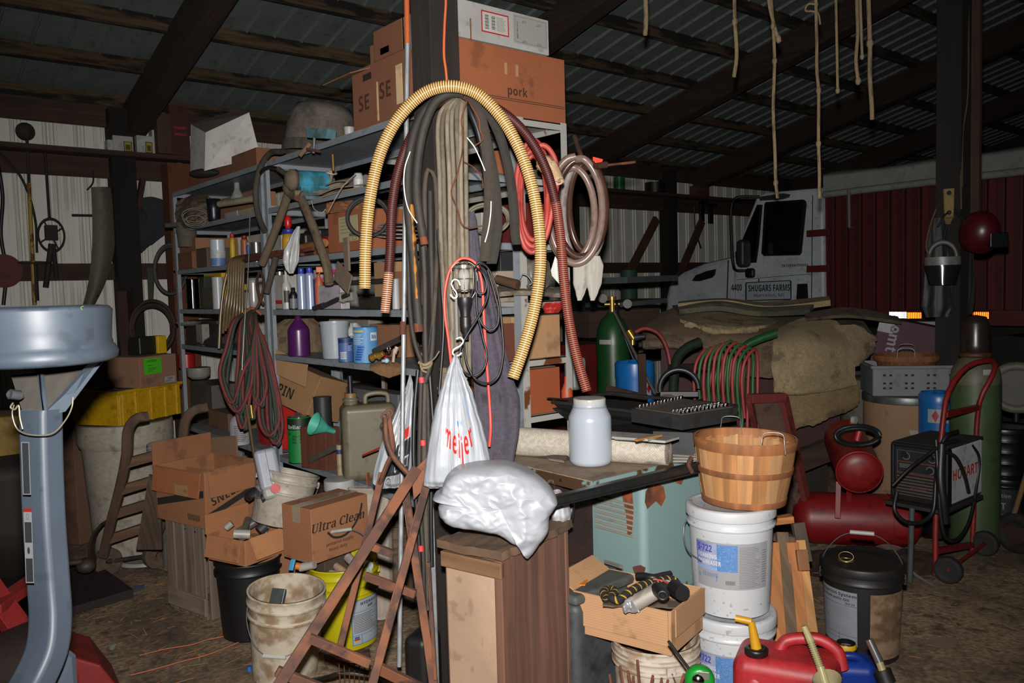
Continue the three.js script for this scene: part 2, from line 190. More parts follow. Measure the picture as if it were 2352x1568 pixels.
// ---------- grain truck ----------
{ const X = 8.0, T = thing('farm_truck', 'white truck cab with a red grain box under a grey rolled tarp', 'truck', [X, 0, 0]);
  const zy = (px, py, dx = 0) => { const p = onX(px, py, X + dx); return [-p.z, p.y]; }; const exX = (l, d, x = 0, b = 0, h) => ext(l, d, b, h).rotateY(Math.PI / 2).translate(x, 0, 0);
  const white = M(0xc2cad2, 'mott', .4, 0, { clearcoat: .4 }), blk = M(0x0b0c0d, 'mott', .5), glass = M(0x050708, null, .12, 0), red = M(0x5a0f11, 'mott', .55);
  const cab = [zy(1688, 600), zy(1700, 560), zy(1741, 456), zy(1757, 448), zy(1884, 437), zy(1888, 690)]; const zb = cab[5][0]; cab.push([zb, .62], [cab[0][0] - .02, .62]);
  part(T, 'cab', exX(cab, 2.2, .03, .03), white);
  const hood = [zy(1692, 598), zy(1660, 603), zy(1610, 615), zy(1562, 634), zy(1535, 655), zy(1527, 690)]; hood.push([hood[5][0] + .02, .7], [hood[0][0], .7]); part(T, 'hood', exX(hood, 2.0, .13, .06), white);
  const fw = hood[4][0] - .15; part(T, 'fender', rot(cyl(.62, .62, .3, 0, 0, 0, 28), 0, 0, 0).rotateZ(Math.PI / 2).translate(.45, .62, -(fw - .55)), white); part(T, 'front_wheel', cyl(.5, .5, .3, 0, 0, 0, 28).rotateZ(Math.PI / 2).translate(.4, .5, -(fw - .55)), blk);
  const wd = part(T, 'door_window', exX([zy(1760, 464), zy(1846, 458), zy(1852, 462), zy(1853, 470), zy(1842, 580), zy(1838, 586), zy(1756, 588), zy(1750, 582), zy(1757, 468)], .012, -.012), blk); part(wd, 'pane', exX([zy(1763, 468), zy(1847, 463), zy(1836, 582), zy(1755, 584)], .006, -.017), glass);
  const vw = part(T, 'vent_window', exX([zy(1740, 470), zy(1752, 470), zy(1744, 560), zy(1738, 603), zy(1692, 606), zy(1690, 580), zy(1702, 560)], .012, -.012), blk); part(vw, 'pane', exX([zy(1739, 478), zy(1748, 474), zy(1740, 560), zy(1734, 598), zy(1696, 601), zy(1695, 582)], .006, -.017), glass);
  part(T, 'marker_lamp', exX([zy(1745, 452), zy(1800, 444), zy(1816, 446), zy(1813, 453), zy(1798, 458), zy(1748, 461)], .02, -.02), M(0x3b3a38, 'mott', .3));
  part(T, 'head_lamp', exX([zy(1583, 645), zy(1592, 632), zy(1618, 622), zy(1637, 618), zy(1634, 632), zy(1628, 638), zy(1600, 646)], .03, .05), M(0x23211f, 'mott', .12)); part(T, 'lamp_rim', exX([zy(1574, 648), zy(1582, 638), zy(1592, 632), zy(1584, 645)], .02, .05), white);
  part(T, 'door_seam', [exX([zy(1742, 640), zy(1744, 640), zy(1746, 690), zy(1744, 690)], .004, -.004), exX([zy(1866, 448), zy(1867.5, 448), zy(1865, 690), zy(1863.5, 690)], .004, -.004), exX([zy(1668, 597), zy(1670, 597), zy(1667, 690), zy(1665, 690)], .004, .03), exX([zy(1690, 642), zy(1868, 628), zy(1868, 629), zy(1690, 643)], .004, -.004)], blk);
  part(T, 'fuel_port', exX([zy(1832, 652), zy(1855, 651), zy(1857, 690), zy(1830, 690)], .01, -.01), blk); part(T, 'door_handle', exX([zy(1830, 640), zy(1850, 639), zy(1850, 645), zy(1830, 646)], .012, -.012), white);
  // mirror and its bent tube
  const q = (px, py, dx) => { const p = onX(px, py, X + dx); return v3(p.x - X, p.y, p.z); }; part(T, 'mirror_bracket', tube([q(1745, 452, -.02), q(1690, 455, -.16), q(1681, 470, -.2), q(1680, 540, -.2), q(1684, 605, -.2), q(1690, 620, -.14), q(1722, 621, -.03)], .017, 60), blk); const mh = q(1708, 582, -.24); part(T, 'mirror', box(.16, .3, .11, mh.x, mh.y, mh.z, .04), M(0x2b2d2f, 'mott', .5)); const mh2 = q(1723, 627, -.05); part(T, 'mirror', box(.06, .11, .12, mh2.x, mh2.y, mh2.z, .03), blk);
  // lettering
  const put = (s, px, py, h, wpx, f, col = 0x14171a) => { const g = text(s, 1, f); g.computeBoundingBox(); const b = g.boundingBox; const p = onX(px, py, X - .006), a = onX(px - wpx / 2, py, X), c = onX(px + wpx / 2, py, X); const hh = h * dep(p) / FPX; g.scale(Math.abs(c.z - a.z) / (b.max.x - b.min.x), hh / (b.max.y - b.min.y), 1); g.rotateY(-Math.PI / 2); part(T, 'lettering', mv(g, -.008, p.y, p.z), M(col, null, .6), { keep: true }); };
  const sg = part(T, 'door_sign', exX([zy(1714, 648), zy(1816, 643), zy(1818, 646), zy(1818, 686), zy(1816, 689), zy(1714, 691), zy(1712, 688), zy(1712, 651)], .004, -.003), M(0x15181b, null, .6)); part(sg, 'sign_face', exX([zy(1715.5, 650), zy(1815, 645), zy(1816, 686), zy(1715.5, 689)], .003, -.005), M(0x9aa3aa, null, .5));
  put('SHUGARS FARMS', 1766, 661, 15, 95); put('Marcellus, MI', 1766, 678, 9, 70, 'sans_regular'); put('4400', 1692, 660, 15, 24); put('INTERNATIONAL', 1826, 609, 6, 62);
  // red grain box with upright stakes
  const bx0 = zy(1890, 420), bx1 = [-4.5, 0]; const zA = -bx0[0], zB = 2.6, yb = 1.19, yt = 2.5; part(T, 'grain_box', box(2.3, yt - yb, zB - zA, 1.19, (yb + yt) / 2, (zA + zB) / 2), red); part(T, 'box_sill', box(.06, .14, zB - zA, .0, yb - .02, (zA + zB) / 2), red); part(T, 'frame_rail', box(.9, .2, zB - zA + 3, 1.1, .95, (zA + zB) / 2 - .8), M(0x121212));
  for (let k = 0, px = 1909; px < 2352; k++, px += 29 + k * 1.05) { const p = onX(px, 560, X); if (p.z < zB) part(T, 'stake', [box(.05, yt - yb, .012, .02, (yt + yb) / 2, p.z - .028, 0), box(.012, yt - yb, .06, -.0, (yt + yb) / 2, p.z), box(.05, yt - yb, .012, .02, (yt + yb) / 2, p.z + .028, 0)], M(0x4a0d0f, "mott", .55)); }
  for (const y of [535, 617]) { const p = onX(1884, y, X); part(T, 'hinge', box(.06, .07, .26, -.02, p.y, p.z), red); }
  { const a = onX(1952, 435, X - .05), b = onX(1953, 522, X - .05); part(T, 'grab_bar', [rod(v3(-.07, a.y, a.z), v3(-.07, b.y, b.z), .018), rod(v3(-.07, a.y, a.z), v3(.03, a.y, a.z), .012), rod(v3(-.07, b.y, b.z), v3(.03, b.y, b.z), .012)], M(0x6b6a68, 'mott', .5)); }
  const tarp = M(0x8d8f8c, 'mott', .85); part(T, 'tarp', sheet(60, 18, (u, v) => { const z = lerp(zA + .02, zB, u), a = v; let x, y; if (a < .35) { x = -.03 - .02 * Math.sin(u * 40) * .2; y = lerp(2.42, 2.64, a / .35); } else { const t = (a - .35) / .65; x = -.03 + t * 2.4; y = 2.64 + .12 * Math.sin(t * Math.PI) + .01 * Math.sin(u * 50 + t * 9); } return v3(x + wob(u * 3, .004), y + wob(u * 4 + 2, .004), z); }), tarp);
  part(T, 'tarp_roll', tube([v3(-.04, 2.43, zA + .03), v3(-.045, 2.435, zA + 1.5), v3(-.04, 2.43, zA + 3), v3(-.04, 2.43, zB)], .035, 60), tarp);
  // retro-reflective tape: a strip of small vertical prisms whose faces look back along the light
  const tape = (px0, px1, py0, py1, col, n) => { const a = onX(px0, (py0 + py1) / 2, X - .03), b = onX(px1, (py0 + py1) / 2, X - .03), y0 = onX((px0 + px1) / 2, py1, X).y, y1 = onX((px0 + px1) / 2, py0, X).y; const mid = a.clone().lerp(b, .5), dir = v3(C0.x - mid.x, 0, C0.z - mid.z).normalize(); const gs = []; const w = (b.z - a.z) / n; const e = v3(-dir.z, 0, dir.x); if (e.z < 0) e.negate();
    for (let i = 0; i < n; i++) { const z = a.z + w * (i + .5); const hx = e.x * w * .55, hz = e.z * w * .55; for (let r = 0; r < 3; r++) { const yl = lerp(y0, y1, r / 3), yh = lerp(y0, y1, (r + 1) / 3), ti = (C0.y + .06 - (yl + yh) / 2) / v3(C0.x - mid.x, 0, C0.z - mid.z).length() * (yh - yl) / 2; const p = [v3(-.03 - hx + dir.x * ti, yl, z - hz + dir.z * ti), v3(-.03 + hx + dir.x * ti, yl, z + hz + dir.z * ti), v3(-.03 + hx - dir.x * ti, yh, z + hz - dir.z * ti), v3(-.03 - hx - dir.x * ti, yh, z - hz - dir.z * ti)]; gs.push(sheet(1, 1, (u, v) => p[0].clone().lerp(p[1], u).lerp(p[3].clone().lerp(p[2], u), v))); } }
    part(T, 'reflective_tape', gs, new THREE.MeshStandardMaterial({ color: col, metalness: 1, roughness: .26, side: THREE.DoubleSide })); };
  tape(2043, 2084, 716, 730, 0xffffff, 10); tape(2085, 2118, 717, 731, 0xff4a10, 8); tape(2233, 2273, 716, 731, 0xff4a10, 9);
  for (const z of [zA + .5, zB - .8]) part(T, 'rear_wheel', cyl(.5, .5, .5, 0, 0, 0, 28).rotateZ(Math.PI / 2).translate(.7, .5, z + 1.2), blk);
}
// ---------- things hung on the middle post ----------
const RT = v3(1, 0, 0).applyQuaternion(CQ).setY(0).normalize(), UP = v3(0, 1, 0), TO = v3(0, 0, 1).applyQuaternion(CQ).setY(0).normalize();
// closed sack: levels [py, xL, xR, thickness(m)] at depth d, front map in u 0...5, back in .5..1
function sack(levels, d, o = {}) { const n = o.n ?? 72, m = o.m ?? 60, wr = o.wr ?? .006, ph = o.ph ?? 1; const L = levels.map(l => ({ y: l[0], c: V((l[1] + l[2]) / 2, l[0], (l[4] ?? d)), h: (l[2] - l[1]) / 2 * d / FPX, t: l[3] })); const f = (k, v) => { const x = v * (L.length - 1), i = Math.min(L.length - 2, Math.floor(x)), t = x - i, s = t * t * (3 - 2 * t); return k === 'c' ? L[i].c.clone().lerp(L[i + 1].c, t) : lerp(L[i][k], L[i + 1][k], o.lin ? t : s * .5 + t * .5); };
  const g = sheet(n, m, (u, v) => { const a = u * Math.PI * 2, c = f('c', v), h = f('h', v), t = f('t', v); const q = (o.q ?? 1); const ca = Math.sign(Math.cos(a)) * Math.pow(Math.abs(Math.cos(a)), q), sa = Math.sign(Math.sin(a)) * Math.pow(Math.abs(Math.sin(a)), q); const w = wr * ((fb(u + ph, v * .5, 14, 3, 4) - .5) * 2 + .7 * (fb(u + ph * .3, v, 30, 2, 3) - .5)) * Math.min(1, h / .05); return c.addScaledVector(RT, h * ca * (1 + w * 2)).addScaledVector(TO, t * sa + w * Math.sign(sa)); });
  const uv = g.attributes.uv; for (let i = 0; i < uv.count; i++) { const u = uv.getX(i), v = uv.getY(i), a = u * Math.PI * 2; const x = .5 + .5 * Math.cos(a); uv.setXY(i, u <= .5 ? x * .5 : .5 + x * .5, 1 - v); } return g; }
const rub = M(0x2e2b27, 'grime', .7), rubB = M(0x1a1a1b, 'mott', .45), khaki = M(0x746c5f, 'grime', .8), brn = M(0x463d35, 'grime', .85), rustM = M(0x9a7f70, 'rust', .85, .05), rustD = M(0x7d6c62, 'rust', .85, .05), wire = M(0x8d8f90, 'galv', .4, .7);
{ const pg = V(1068, 208, 2.86); one('steel_hook', 'rusty steel spike and tie wire the hoses hang from on the post', 'hook', [rod(V(1040, 236, 3.02), V(1068, 206, 2.78), .009), tube(pts([[1068, 206, 2.79], [1060, 222, 2.78], [1072, 232, 2.77], [1066, 250, 2.78], [1060, 275, 2.78], [1062, 300, 2.78], [1062, 345, 2.78], [1050, 400, 2.78], [1037, 440, 2.78], [1050, 480, 2.78], [1063, 518, 2.78], [1078, 524, 2.78], [1100, 520, 2.79], [1112, 518, 2.8]]), .0028, 120, 6), tube(pts([[1072, 225, 2.78], [1085, 248, 2.77], [1100, 275, 2.77], [1103, 300, 2.77], [1110, 315, 2.77], [1108, 322, 2.77], [1090, 335, 2.78]]), .0028, 60, 6), tube(pts([[1065, 372, 2.79], [1085, 382, 2.78], [1105, 405, 2.78], [1110, 432, 2.78]]), .0025, 40, 6)], rustM);
  // yellow suction hose
  const yc = curve(pts([[838, 662, 2.8], [840, 560, 2.79], [851, 450, 2.78], [878, 340, 2.77], [922, 262, 2.76], [980, 211, 2.75], [1038, 198, 2.74], [1092, 213, 2.75], [1142, 258, 2.76], [1187, 330, 2.76], [1220, 420, 2.76], [1238, 520, 2.76], [1241, 610, 2.76], [1227, 710, 2.76], [1202, 800, 2.75], [1178, 868, 2.74]]));
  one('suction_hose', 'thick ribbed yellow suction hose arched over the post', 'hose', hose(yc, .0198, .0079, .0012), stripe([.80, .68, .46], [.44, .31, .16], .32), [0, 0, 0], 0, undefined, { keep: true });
  const rc = curve(pts([[893, 628, 2.86], [897, 560, 2.86], [901, 470, 2.86], [918, 380, 2.86], [955, 295, 2.86], [1000, 240, 2.86], [1050, 222, 2.86], [1105, 232, 2.88], [1165, 265, 2.9], [1218, 320, 2.92], [1255, 390, 2.93], [1277, 465, 2.93]]));
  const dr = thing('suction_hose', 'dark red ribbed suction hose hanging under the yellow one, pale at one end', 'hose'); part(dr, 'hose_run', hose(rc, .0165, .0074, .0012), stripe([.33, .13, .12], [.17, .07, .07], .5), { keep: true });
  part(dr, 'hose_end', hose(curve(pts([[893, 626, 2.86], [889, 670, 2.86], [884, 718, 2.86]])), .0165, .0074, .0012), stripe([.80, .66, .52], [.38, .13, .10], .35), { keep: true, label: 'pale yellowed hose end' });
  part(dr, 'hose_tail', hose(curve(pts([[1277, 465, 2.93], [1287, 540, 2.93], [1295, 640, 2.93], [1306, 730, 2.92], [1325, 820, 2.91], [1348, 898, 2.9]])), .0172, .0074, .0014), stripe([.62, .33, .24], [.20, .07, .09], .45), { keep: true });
  // hank of khaki flat hose
  const hk = thing('flat_hose_hank', 'hank of dusty khaki garden hose hanging down the post', 'hose'); for (let i = 0; i < 7; i++) { const x = 1011 + i * 9.6, j = rr(-3, 3); part(hk, 'strand', tube(pts([[1058, 226, 2.9], [lerp(1040, 1066, i / 6), 230, 2.84 + i * .003], [x, 252 + Math.abs(i - 3) * 3, 2.82], [x + 2 + j, 420, 2.82], [x + 4, 600, 2.83], [x + 8 - (i < 2 ? -8 : 0), 740, 2.85], [x + (i < 2 ? 34 : 10), 900 - i * 6, 2.88]]), .0082, 70, 8), [khaki, M(0x655f52, 'grime', .85), M(0x81786a, 'grime', .8)][i % 3]); }
  // black rubber hoses on the left
  const lb = (nm, lab, P, r, m) => one(nm, lab, 'hose', tube(pts(P), r, 0, 10), m);
  const g1 = thing('rubber_hose', 'thick grey rubber hose looped left with a rusty end fitting', 'hose'); part(g1, 'hose_run', tube(pts([[1062, 214, 2.84], [1030, 216, 2.82], [1000, 235, 2.81], [975, 290, 2.8], [960, 370, 2.8], [957, 440, 2.8], [965, 505, 2.8], [972, 545, 2.8]]), .016, 60, 12), rub); part(g1, 'end_fitting', rod(V(971, 538, 2.8), V(975, 562, 2.8), .0135, 12), rustM);
  const g2 = thing('paint_pipe', 'black hose with flaking orange paint and a rusty end cap', 'pipe'); part(g2, 'hose_run', tube(pts([[1058, 216, 2.87], [1010, 226, 2.86], [970, 262, 2.85], [945, 330, 2.84], [936, 420, 2.84], [940, 500, 2.83], [950, 600, 2.83], [958, 700, 2.83], [962, 745, 2.83]]), .0165, 70, 12), M(0x2b2724, 'grime', .7)); part(g2, 'paint', sheet(6, 24, (u, v) => { const p = V(946 + v * 12 + (u - .5) * 8 * (1 + .5 * Math.sin(v * 21) + .3 * Math.sin(v * 57)), 470 + v * 215, 2.83); return p.addScaledVector(TO, .0185 - .012 * (u - .5) ** 2 * 4); }), M(0x9c661c, 'chip', .75)); part(g2, 'end_cap', rod(V(961, 742, 2.83), V(963, 762, 2.83), .0165, 12), rustM);
  lb('rubber_hose', 'brown cracked hose doubled over beside the khaki hank', [[972, 700, 2.86], [976, 520, 2.86], [976, 430, 2.86], [984, 388, 2.86], [996, 400, 2.86], [1003, 460, 2.86], [1004, 560, 2.86], [998, 700, 2.86], [985, 835, 2.86]], .0085, brn);
  lb('rubber_hose', 'thin black hose running straight down left of the trouble light', [[1002, 470, 2.87], [1007, 560, 2.85], [1013, 640, 2.84], [1019, 740, 2.84], [1012, 860, 2.84], [1008, 905, 2.84]], .0055, rubB);
  lb('rubber_hose', 'black hose falling into the tied bunch beside the steel pipe', [[935, 450, 2.9], [938, 600, 2.9], [941, 700, 2.88], [951, 780, 2.86], [968, 832, 2.85]], .0085, rub);
  lb('rubber_hose', 'thick black hose bending into the tied bunch', [[988, 440, 2.9], [990, 560, 2.88], [993, 660, 2.87], [995, 760, 2.86], [988, 835, 2.85], [975, 880, 2.85]], .0105, M(0x2c2927, 'grime', .7));
  lb('rubber_hose', 'dull hose with a rusty band in the middle of the bunch', [[972, 566, 2.83], [976, 650, 2.84], [976, 740, 2.85], [978, 835, 2.85]], .0095, M(0x37322e, 'grime', .7));
  // the bunch below its tie
  one('tie_cord', 'knotted cord binding the black hoses in a bunch', 'cord', [tube(pts([[962, 832, 2.83], [975, 838, 2.82], [990, 832, 2.83], [985, 842, 2.84], [968, 845, 2.84]]), .006, 40), tube(pts([[988, 832, 2.83], [1000, 820, 2.82], [1009, 806, 2.82]]), .0025, 20), tube(pts([[965, 835, 2.83], [970, 850, 2.82], [980, 855, 2.82]]), .004, 20)], M(0x8a7a60, 'burl', .95));
  const bl = [[[960, 850], [953, 930], [950, 1040], [956, 1160], [962, 1240], [966, 1330]], [[968, 850], [965, 960], [963, 1060], [966, 1180], [972, 1280], [975, 1420]], [[976, 850], [974, 960], [975, 1080], [979, 1240], [982, 1400]], [[986, 850], [992, 930], [996, 1010], [990, 1150], [992, 1300]], [[980, 850], [984, 980], [985, 1100], [984, 1260]]];
  bl.forEach((b, i) => lb('bunched_hose', 'dark hose end hanging below the tied bunch', b.map(p => [p[0], p[1], 2.84 + i * .012]), .0078 + .001 * (i % 3), [rubB, rub, M(0x4a443c, 'grime', .8)][i % 3]).userData.group = 'hose ends below the tie');
  const pk = [[968, 872], [971, 1016], [967, 1258]]; pk.forEach(p => one('hose_band', 'pink band round a hanging black hose', 'band', rod(V(p[0], p[1] - 6, 2.835), V(p[0] + 1, p[1] + 7, 2.835), .0105, 10), M(0xd0403f, 'mott', .6), [0, 0, 0], 0, 'pink hose bands'));
  // right hand belts and hoses
  lb('rubber_hose', 'shiny black hose curving down right of the khaki hank', [[1066, 215, 2.9], [1078, 250, 2.86], [1095, 292, 2.86], [1108, 345, 2.87], [1116, 420, 2.88], [1120, 470, 2.9]], .0115, rubB);
  const flat = (nm, lab, P, w, m) => { const c = curve(pts(P)); return one(nm, lab, 'belt', thick(6, 50, (u, v) => { const p = c.getPoint(v); return p.addScaledVector(RT, (u - .5) * w).addScaledVector(TO, .01 - .02 * (u - .5) ** 2); }, .006), m); };
  flat('drive_belt', 'wide grey-brown flat belt hanging right of the black hose', [[1072, 214, 2.84], [1092, 240, 2.82], [1112, 300, 2.81], [1121, 380, 2.81], [1124, 460, 2.81], [1118, 540, 2.81], [1112, 600, 2.82]], .030, M(0x362f29, 'grime', .85)); flat('drive_belt', 'dark belt ending beside the folded garment', [[1120, 330, 2.85], [1136, 420, 2.84], [1142, 520, 2.84], [1136, 570, 2.84], [1129, 606, 2.84]], .03, M(0x2b2723, 'grime', .85)); flat('drive_belt', 'dark belt curling at its end beside the red hose', [[1085, 216, 2.88], [1122, 262, 2.87], [1152, 325, 2.87], [1172, 410, 2.87], [1180, 480, 2.87], [1184, 545, 2.87], [1188, 562, 2.87]], .027, M(0x292521, 'grime', .85));
  lb('trimmer_line', 'stiff white wire loop sticking out of the hoses', [[1073, 316, 2.79], [1090, 338, 2.78], [1105, 370, 2.78], [1114, 392, 2.78]], .0022, M(0xd8d6cc, null, .4)); lb('trimmer_line', 'curved white wire hanging in front of the grey hose', [[942, 348, 2.78], [930, 385, 2.78], [928, 430, 2.78], [938, 480, 2.78], [958, 512, 2.78]], .0022, M(0xd8d6cc, null, .4)); lb('trimmer_line', 'short white wire end lying against the flat belt', [[1128, 462, 2.78], [1127, 490, 2.78], [1121, 530, 2.78], [1114, 556, 2.78]], .0022, M(0xd8d6cc, null, .4));
}
function loops(cx, cy, d, rx, ry, turns, jit, o = {}) { const P = [], n = o.per ?? 16; for (let i = 0; i < turns * n; i++) { const k = Math.floor(i / n), a = i / n * 6.2832 + (o.a0 ?? 0), jx = 1 + jit * Math.sin(k * 2.4 + .7), jy = 1 + jit * Math.cos(k * 1.7); P.push(V(cx + Math.cos(a) * rx * jx + (o.sx ?? 0) * k + jit * 20 * Math.sin(k * 3.1), cy - Math.sin(a) * ry * jy + jit * 30 * Math.sin(k * 1.3), d + (k - turns / 2) * (o.dd ?? .012) + .006 * Math.sin(a * 3 + k))); } return curve(P); }
{ one('hose_coil', 'coil of red rubber air hose hung beside the yellow hose', 'hose', [tube(loops(1222, 452, 3.12, 34, 112, 6, .14, { sx: 1.5 }), .0105, 520, 9), tube(pts([[1222, 340, 3.05], [1250, 334, 3.04], [1272, 360, 3.04], [1280, 410, 3.05], [1270, 470, 3.06], [1255, 540, 3.07], [1238, 572, 3.08]]), .0105, 60, 9)], M(0xb5473f, 'grime', .55));
  { const tc = thing('tubing_coil', 'coil of clear tubing clouded pinkish brown hung on a pipe bracket', 'hose'); [[1322, 482, 60, 118, 0], [1334, 478, 56, 108, 1], [1312, 492, 52, 104, 0], [1340, 486, 46, 112, 2], [1348, 474, 40, 100, 1]].forEach(([cx, cy, rx, ry, mi], i) => part(tc, 'tube_loop', tube(loops(cx, cy, 3.58 + i * .022, rx, ry, 1.02, .04, { per: 22, a0: 1.57 + i * .12 }), .0165, 90, 10), [M(0x8c7670, 'grime', .25), M(0x4e352e, 'grime', .25), M(0x9c9496, 'grime', .25)][mi])); }
  const br = thing('pipe_bracket', 'rusty pipe bracket with a stick and orange flag holding the tubing', 'bracket'); part(br, 'pipe', rod(V(1302, 392, 3.76), V(1392, 378, 3.5), .014), rustD); part(br, 'stick', rod(V(1320, 313, 3.7), V(1337, 365, 3.62), .011), rustD); part(br, 'rod', rod(V(1388, 380, 3.52), V(1460, 372, 3.45), .006), rustM); part(br, 'flag', cloth([[[1362, 360, 3.6], [1385, 366, 3.6]], [[1360, 384, 3.6], [1380, 384, 3.6]]], { nu: 6, nv: 6, amp: .004, t: .002 }), M(0xe8401f, null, .7));
  one('rag_wrap', 'dirty rag and tape wrapped round a pipe end by the red hose', 'rag', [tube(pts([[1244, 366, 3.1], [1262, 372, 3.05], [1274, 392, 3.02], [1284, 418, 3.0]]), .021, 20, 9), cloth([[[1232, 368, 3.05], [1250, 362, 3.02], [1270, 375, 3.0]], [[1236, 388, 3.05], [1258, 396, 3.02], [1278, 402, 3.0]], [[1258, 398, 3.02], [1272, 412, 3.0], [1288, 418, 2.98]]], { nu: 12, nv: 12, amp: .012, freq: 8 })], M(0xb59a80, 'splat', .9));
  const gl = thing('work_gloves', 'pair of white work gloves hanging below the clear tubing', 'gloves'); for (const [a, b] of [[1318, 0], [1348, 1]]) part(gl, 'glove', sack([[588, a, a + 30, .006], [610, a - 2, a + 38, .014], [650, a - 2, a + 34, .016], [672, a + 4, a + 26, .012], [690, a + 8, a + 18, .008]], 3.62, { n: 24, m: 20, wr: .01, ph: b }), M(0xbdb8ae, 'mott', .85));
  one('paper_scrap', 'white folded paper corner behind the red ribbed hose', 'paper', cloth([[[1275, 588, 3.74], [1282, 600, 3.74]], [[1263, 628, 3.72], [1284, 652, 3.74]]], { nu: 4, nv: 4, amp: .003, t: .002 }), M(0xe4e4e0, null, .7));
}
// garment, red cord, trouble light, bungee
{ one('work_coverall', 'dark purple-grey work garment hanging behind the trouble light', 'clothing', sack([[486, 1076, 1090, .008], [510, 1068, 1096, .02], [580, 1068, 1104, .024], [660, 1070, 1128, .026], [760, 1078, 1150, .03], [860, 1086, 1176, .034], [915, 1090, 1194, .036], [990, 1092, 1192, .03], [1062, 1096, 1180, .025]], 2.93, { wr: .012, n: 60, m: 50, ph: 3 }), M(0x524b58, 'burl', .95), [0, 0, 0], 0, undefined, {});
  one('extension_lead', 'bright red extension cord looped over the trouble light', 'cord', tube(pts([[1037, 842, 2.74], [1030, 780, 2.73], [1021, 710, 2.72], [1024, 655, 2.72], [1038, 612, 2.72], [1062, 593, 2.72], [1090, 602, 2.72], [1105, 640, 2.73], [1111, 720, 2.74], [1117, 820, 2.76], [1124, 920, 2.77], [1127, 985, 2.77], [1124, 1025, 2.78]]), .0048, 140, 8), M(0xe0483c, null, .45));
  const P = V(1066, 640, 2.68), T = thing('trouble_light', 'caged trouble light with a black rubber handle and cord', 'lamp', P, toCam(P)); const k = 2.68 / FPX, cw = 27 * k; const ch = M(0x7f7b72, null, .35, .8);
  for (let i = 0; i < 8; i++) { const a = i / 8 * 6.2832; part(T, 'cage_wire', tube([v3(0, 40 * k, 0), v3(Math.cos(a) * cw * .6, 36 * k, Math.sin(a) * cw * .6), v3(Math.cos(a) * cw, 24 * k, Math.sin(a) * cw), v3(Math.cos(a) * cw, -26 * k, Math.sin(a) * cw), v3(Math.cos(a) * cw * .62, -44 * k, Math.sin(a) * cw * .62)], .0014, 24, 5), ch); }
  for (const y of [24, 0, -26]) part(T, 'cage_ring', mv(new THREE.TorusGeometry(cw, .0015, 6, 24).rotateX(Math.PI / 2), 0, y * k, 0), ch);
  part(T, 'reflector', mv(new THREE.CylinderGeometry(cw * .86, cw * .86, 56 * k, 20, 1, true, Math.PI * .5, Math.PI), 0, 4 * k, 0), M(0x8a857a, null, .35, .8)); part(T, 'bulb', lathe([[.001, 24 * k], [cw * .4, 20 * k], [cw * .55, 8 * k], [cw * .42, -10 * k], [cw * .3, -30 * k]]), M(0x8f8d88, null, .15));
  part(T, 'socket', lathe([[cw * .62, -42 * k], [cw * .66, -50 * k], [cw * .56, -60 * k], [cw * .45, -72 * k], [cw * .42, -88 * k]]), rubB); part(T, 'handle', lathe([[cw * .42, -86 * k], [cw * .52, -90 * k], [cw * .44, -94 * k], [cw * .52, -98 * k], [cw * .44, -102 * k], [cw * .52, -106 * k], [cw * .44, -110 * k], [cw * .5, -114 * k], [cw * .3, -124 * k], [cw * .24, -140 * k]]), rubB);
  one('lamp_cord', 'black lamp cord in loose loops over the garment', 'cord', [tube(pts([[1066, 782, 2.69], [1068, 815, 2.68], [1074, 840, 2.68], [1092, 870, 2.68], [1118, 880, 2.69], [1142, 868, 2.7], [1155, 820, 2.7], [1152, 740, 2.7], [1140, 660, 2.7], [1120, 615, 2.69], [1102, 602, 2.68], [1092, 612, 2.68], [1108, 625, 2.67], [1117, 650, 2.67], [1112, 672, 2.67], [1100, 674, 2.67], [1094, 665, 2.67]]), .0036, 220, 7), tube(pts([[1100, 606, 2.69], [1118, 640, 2.68], [1120, 680, 2.68], [1100, 725, 2.67], [1072, 770, 2.66], [1058, 800, 2.66], [1056, 830, 2.66], [1068, 855, 2.66], [1090, 862, 2.67], [1110, 848, 2.67], [1118, 820, 2.67], [1108, 770, 2.67], [1096, 715, 2.68], [1094, 660, 2.68], [1092, 620, 2.68]]), .0036, 200, 7), tube(pts([[1120, 620, 2.69], [1135, 670, 2.69], [1146, 720, 2.69], [1140, 750, 2.69], [1125, 758, 2.69], [1108, 745, 2.69], [1098, 720, 2.69]]), .0036, 90, 7)], rubB);
  const bg = thing('bungee_strap', 'grey rubber bungee strap with two white coated hooks', 'strap'); const wh = M(0xd5d6d2, null, .35); part(bg, 'hook', tube(pts([[1057, 655, 2.63], [1052, 644, 2.62], [1043, 642, 2.62], [1037, 650, 2.62], [1040, 660, 2.62], [1048, 672, 2.62], [1049, 682, 2.62], [1042, 684, 2.62], [1034, 676, 2.62]]), .0026, 60, 7), wh); part(bg, 'strap', thick(2, 10, (u, v) => V(1045 + u * 5 + v * 3, 680 + v * 100, 2.63), .004), M(0x55585a, null, .6)); part(bg, 'hook', tube(pts([[1048, 778, 2.63], [1058, 775, 2.62], [1064, 783, 2.62], [1058, 793, 2.62], [1042, 803, 2.62], [1040, 811, 2.62], [1046, 817, 2.62], [1055, 815, 2.62], [1060, 810, 2.62]]), .0028, 60, 7), wh);
}
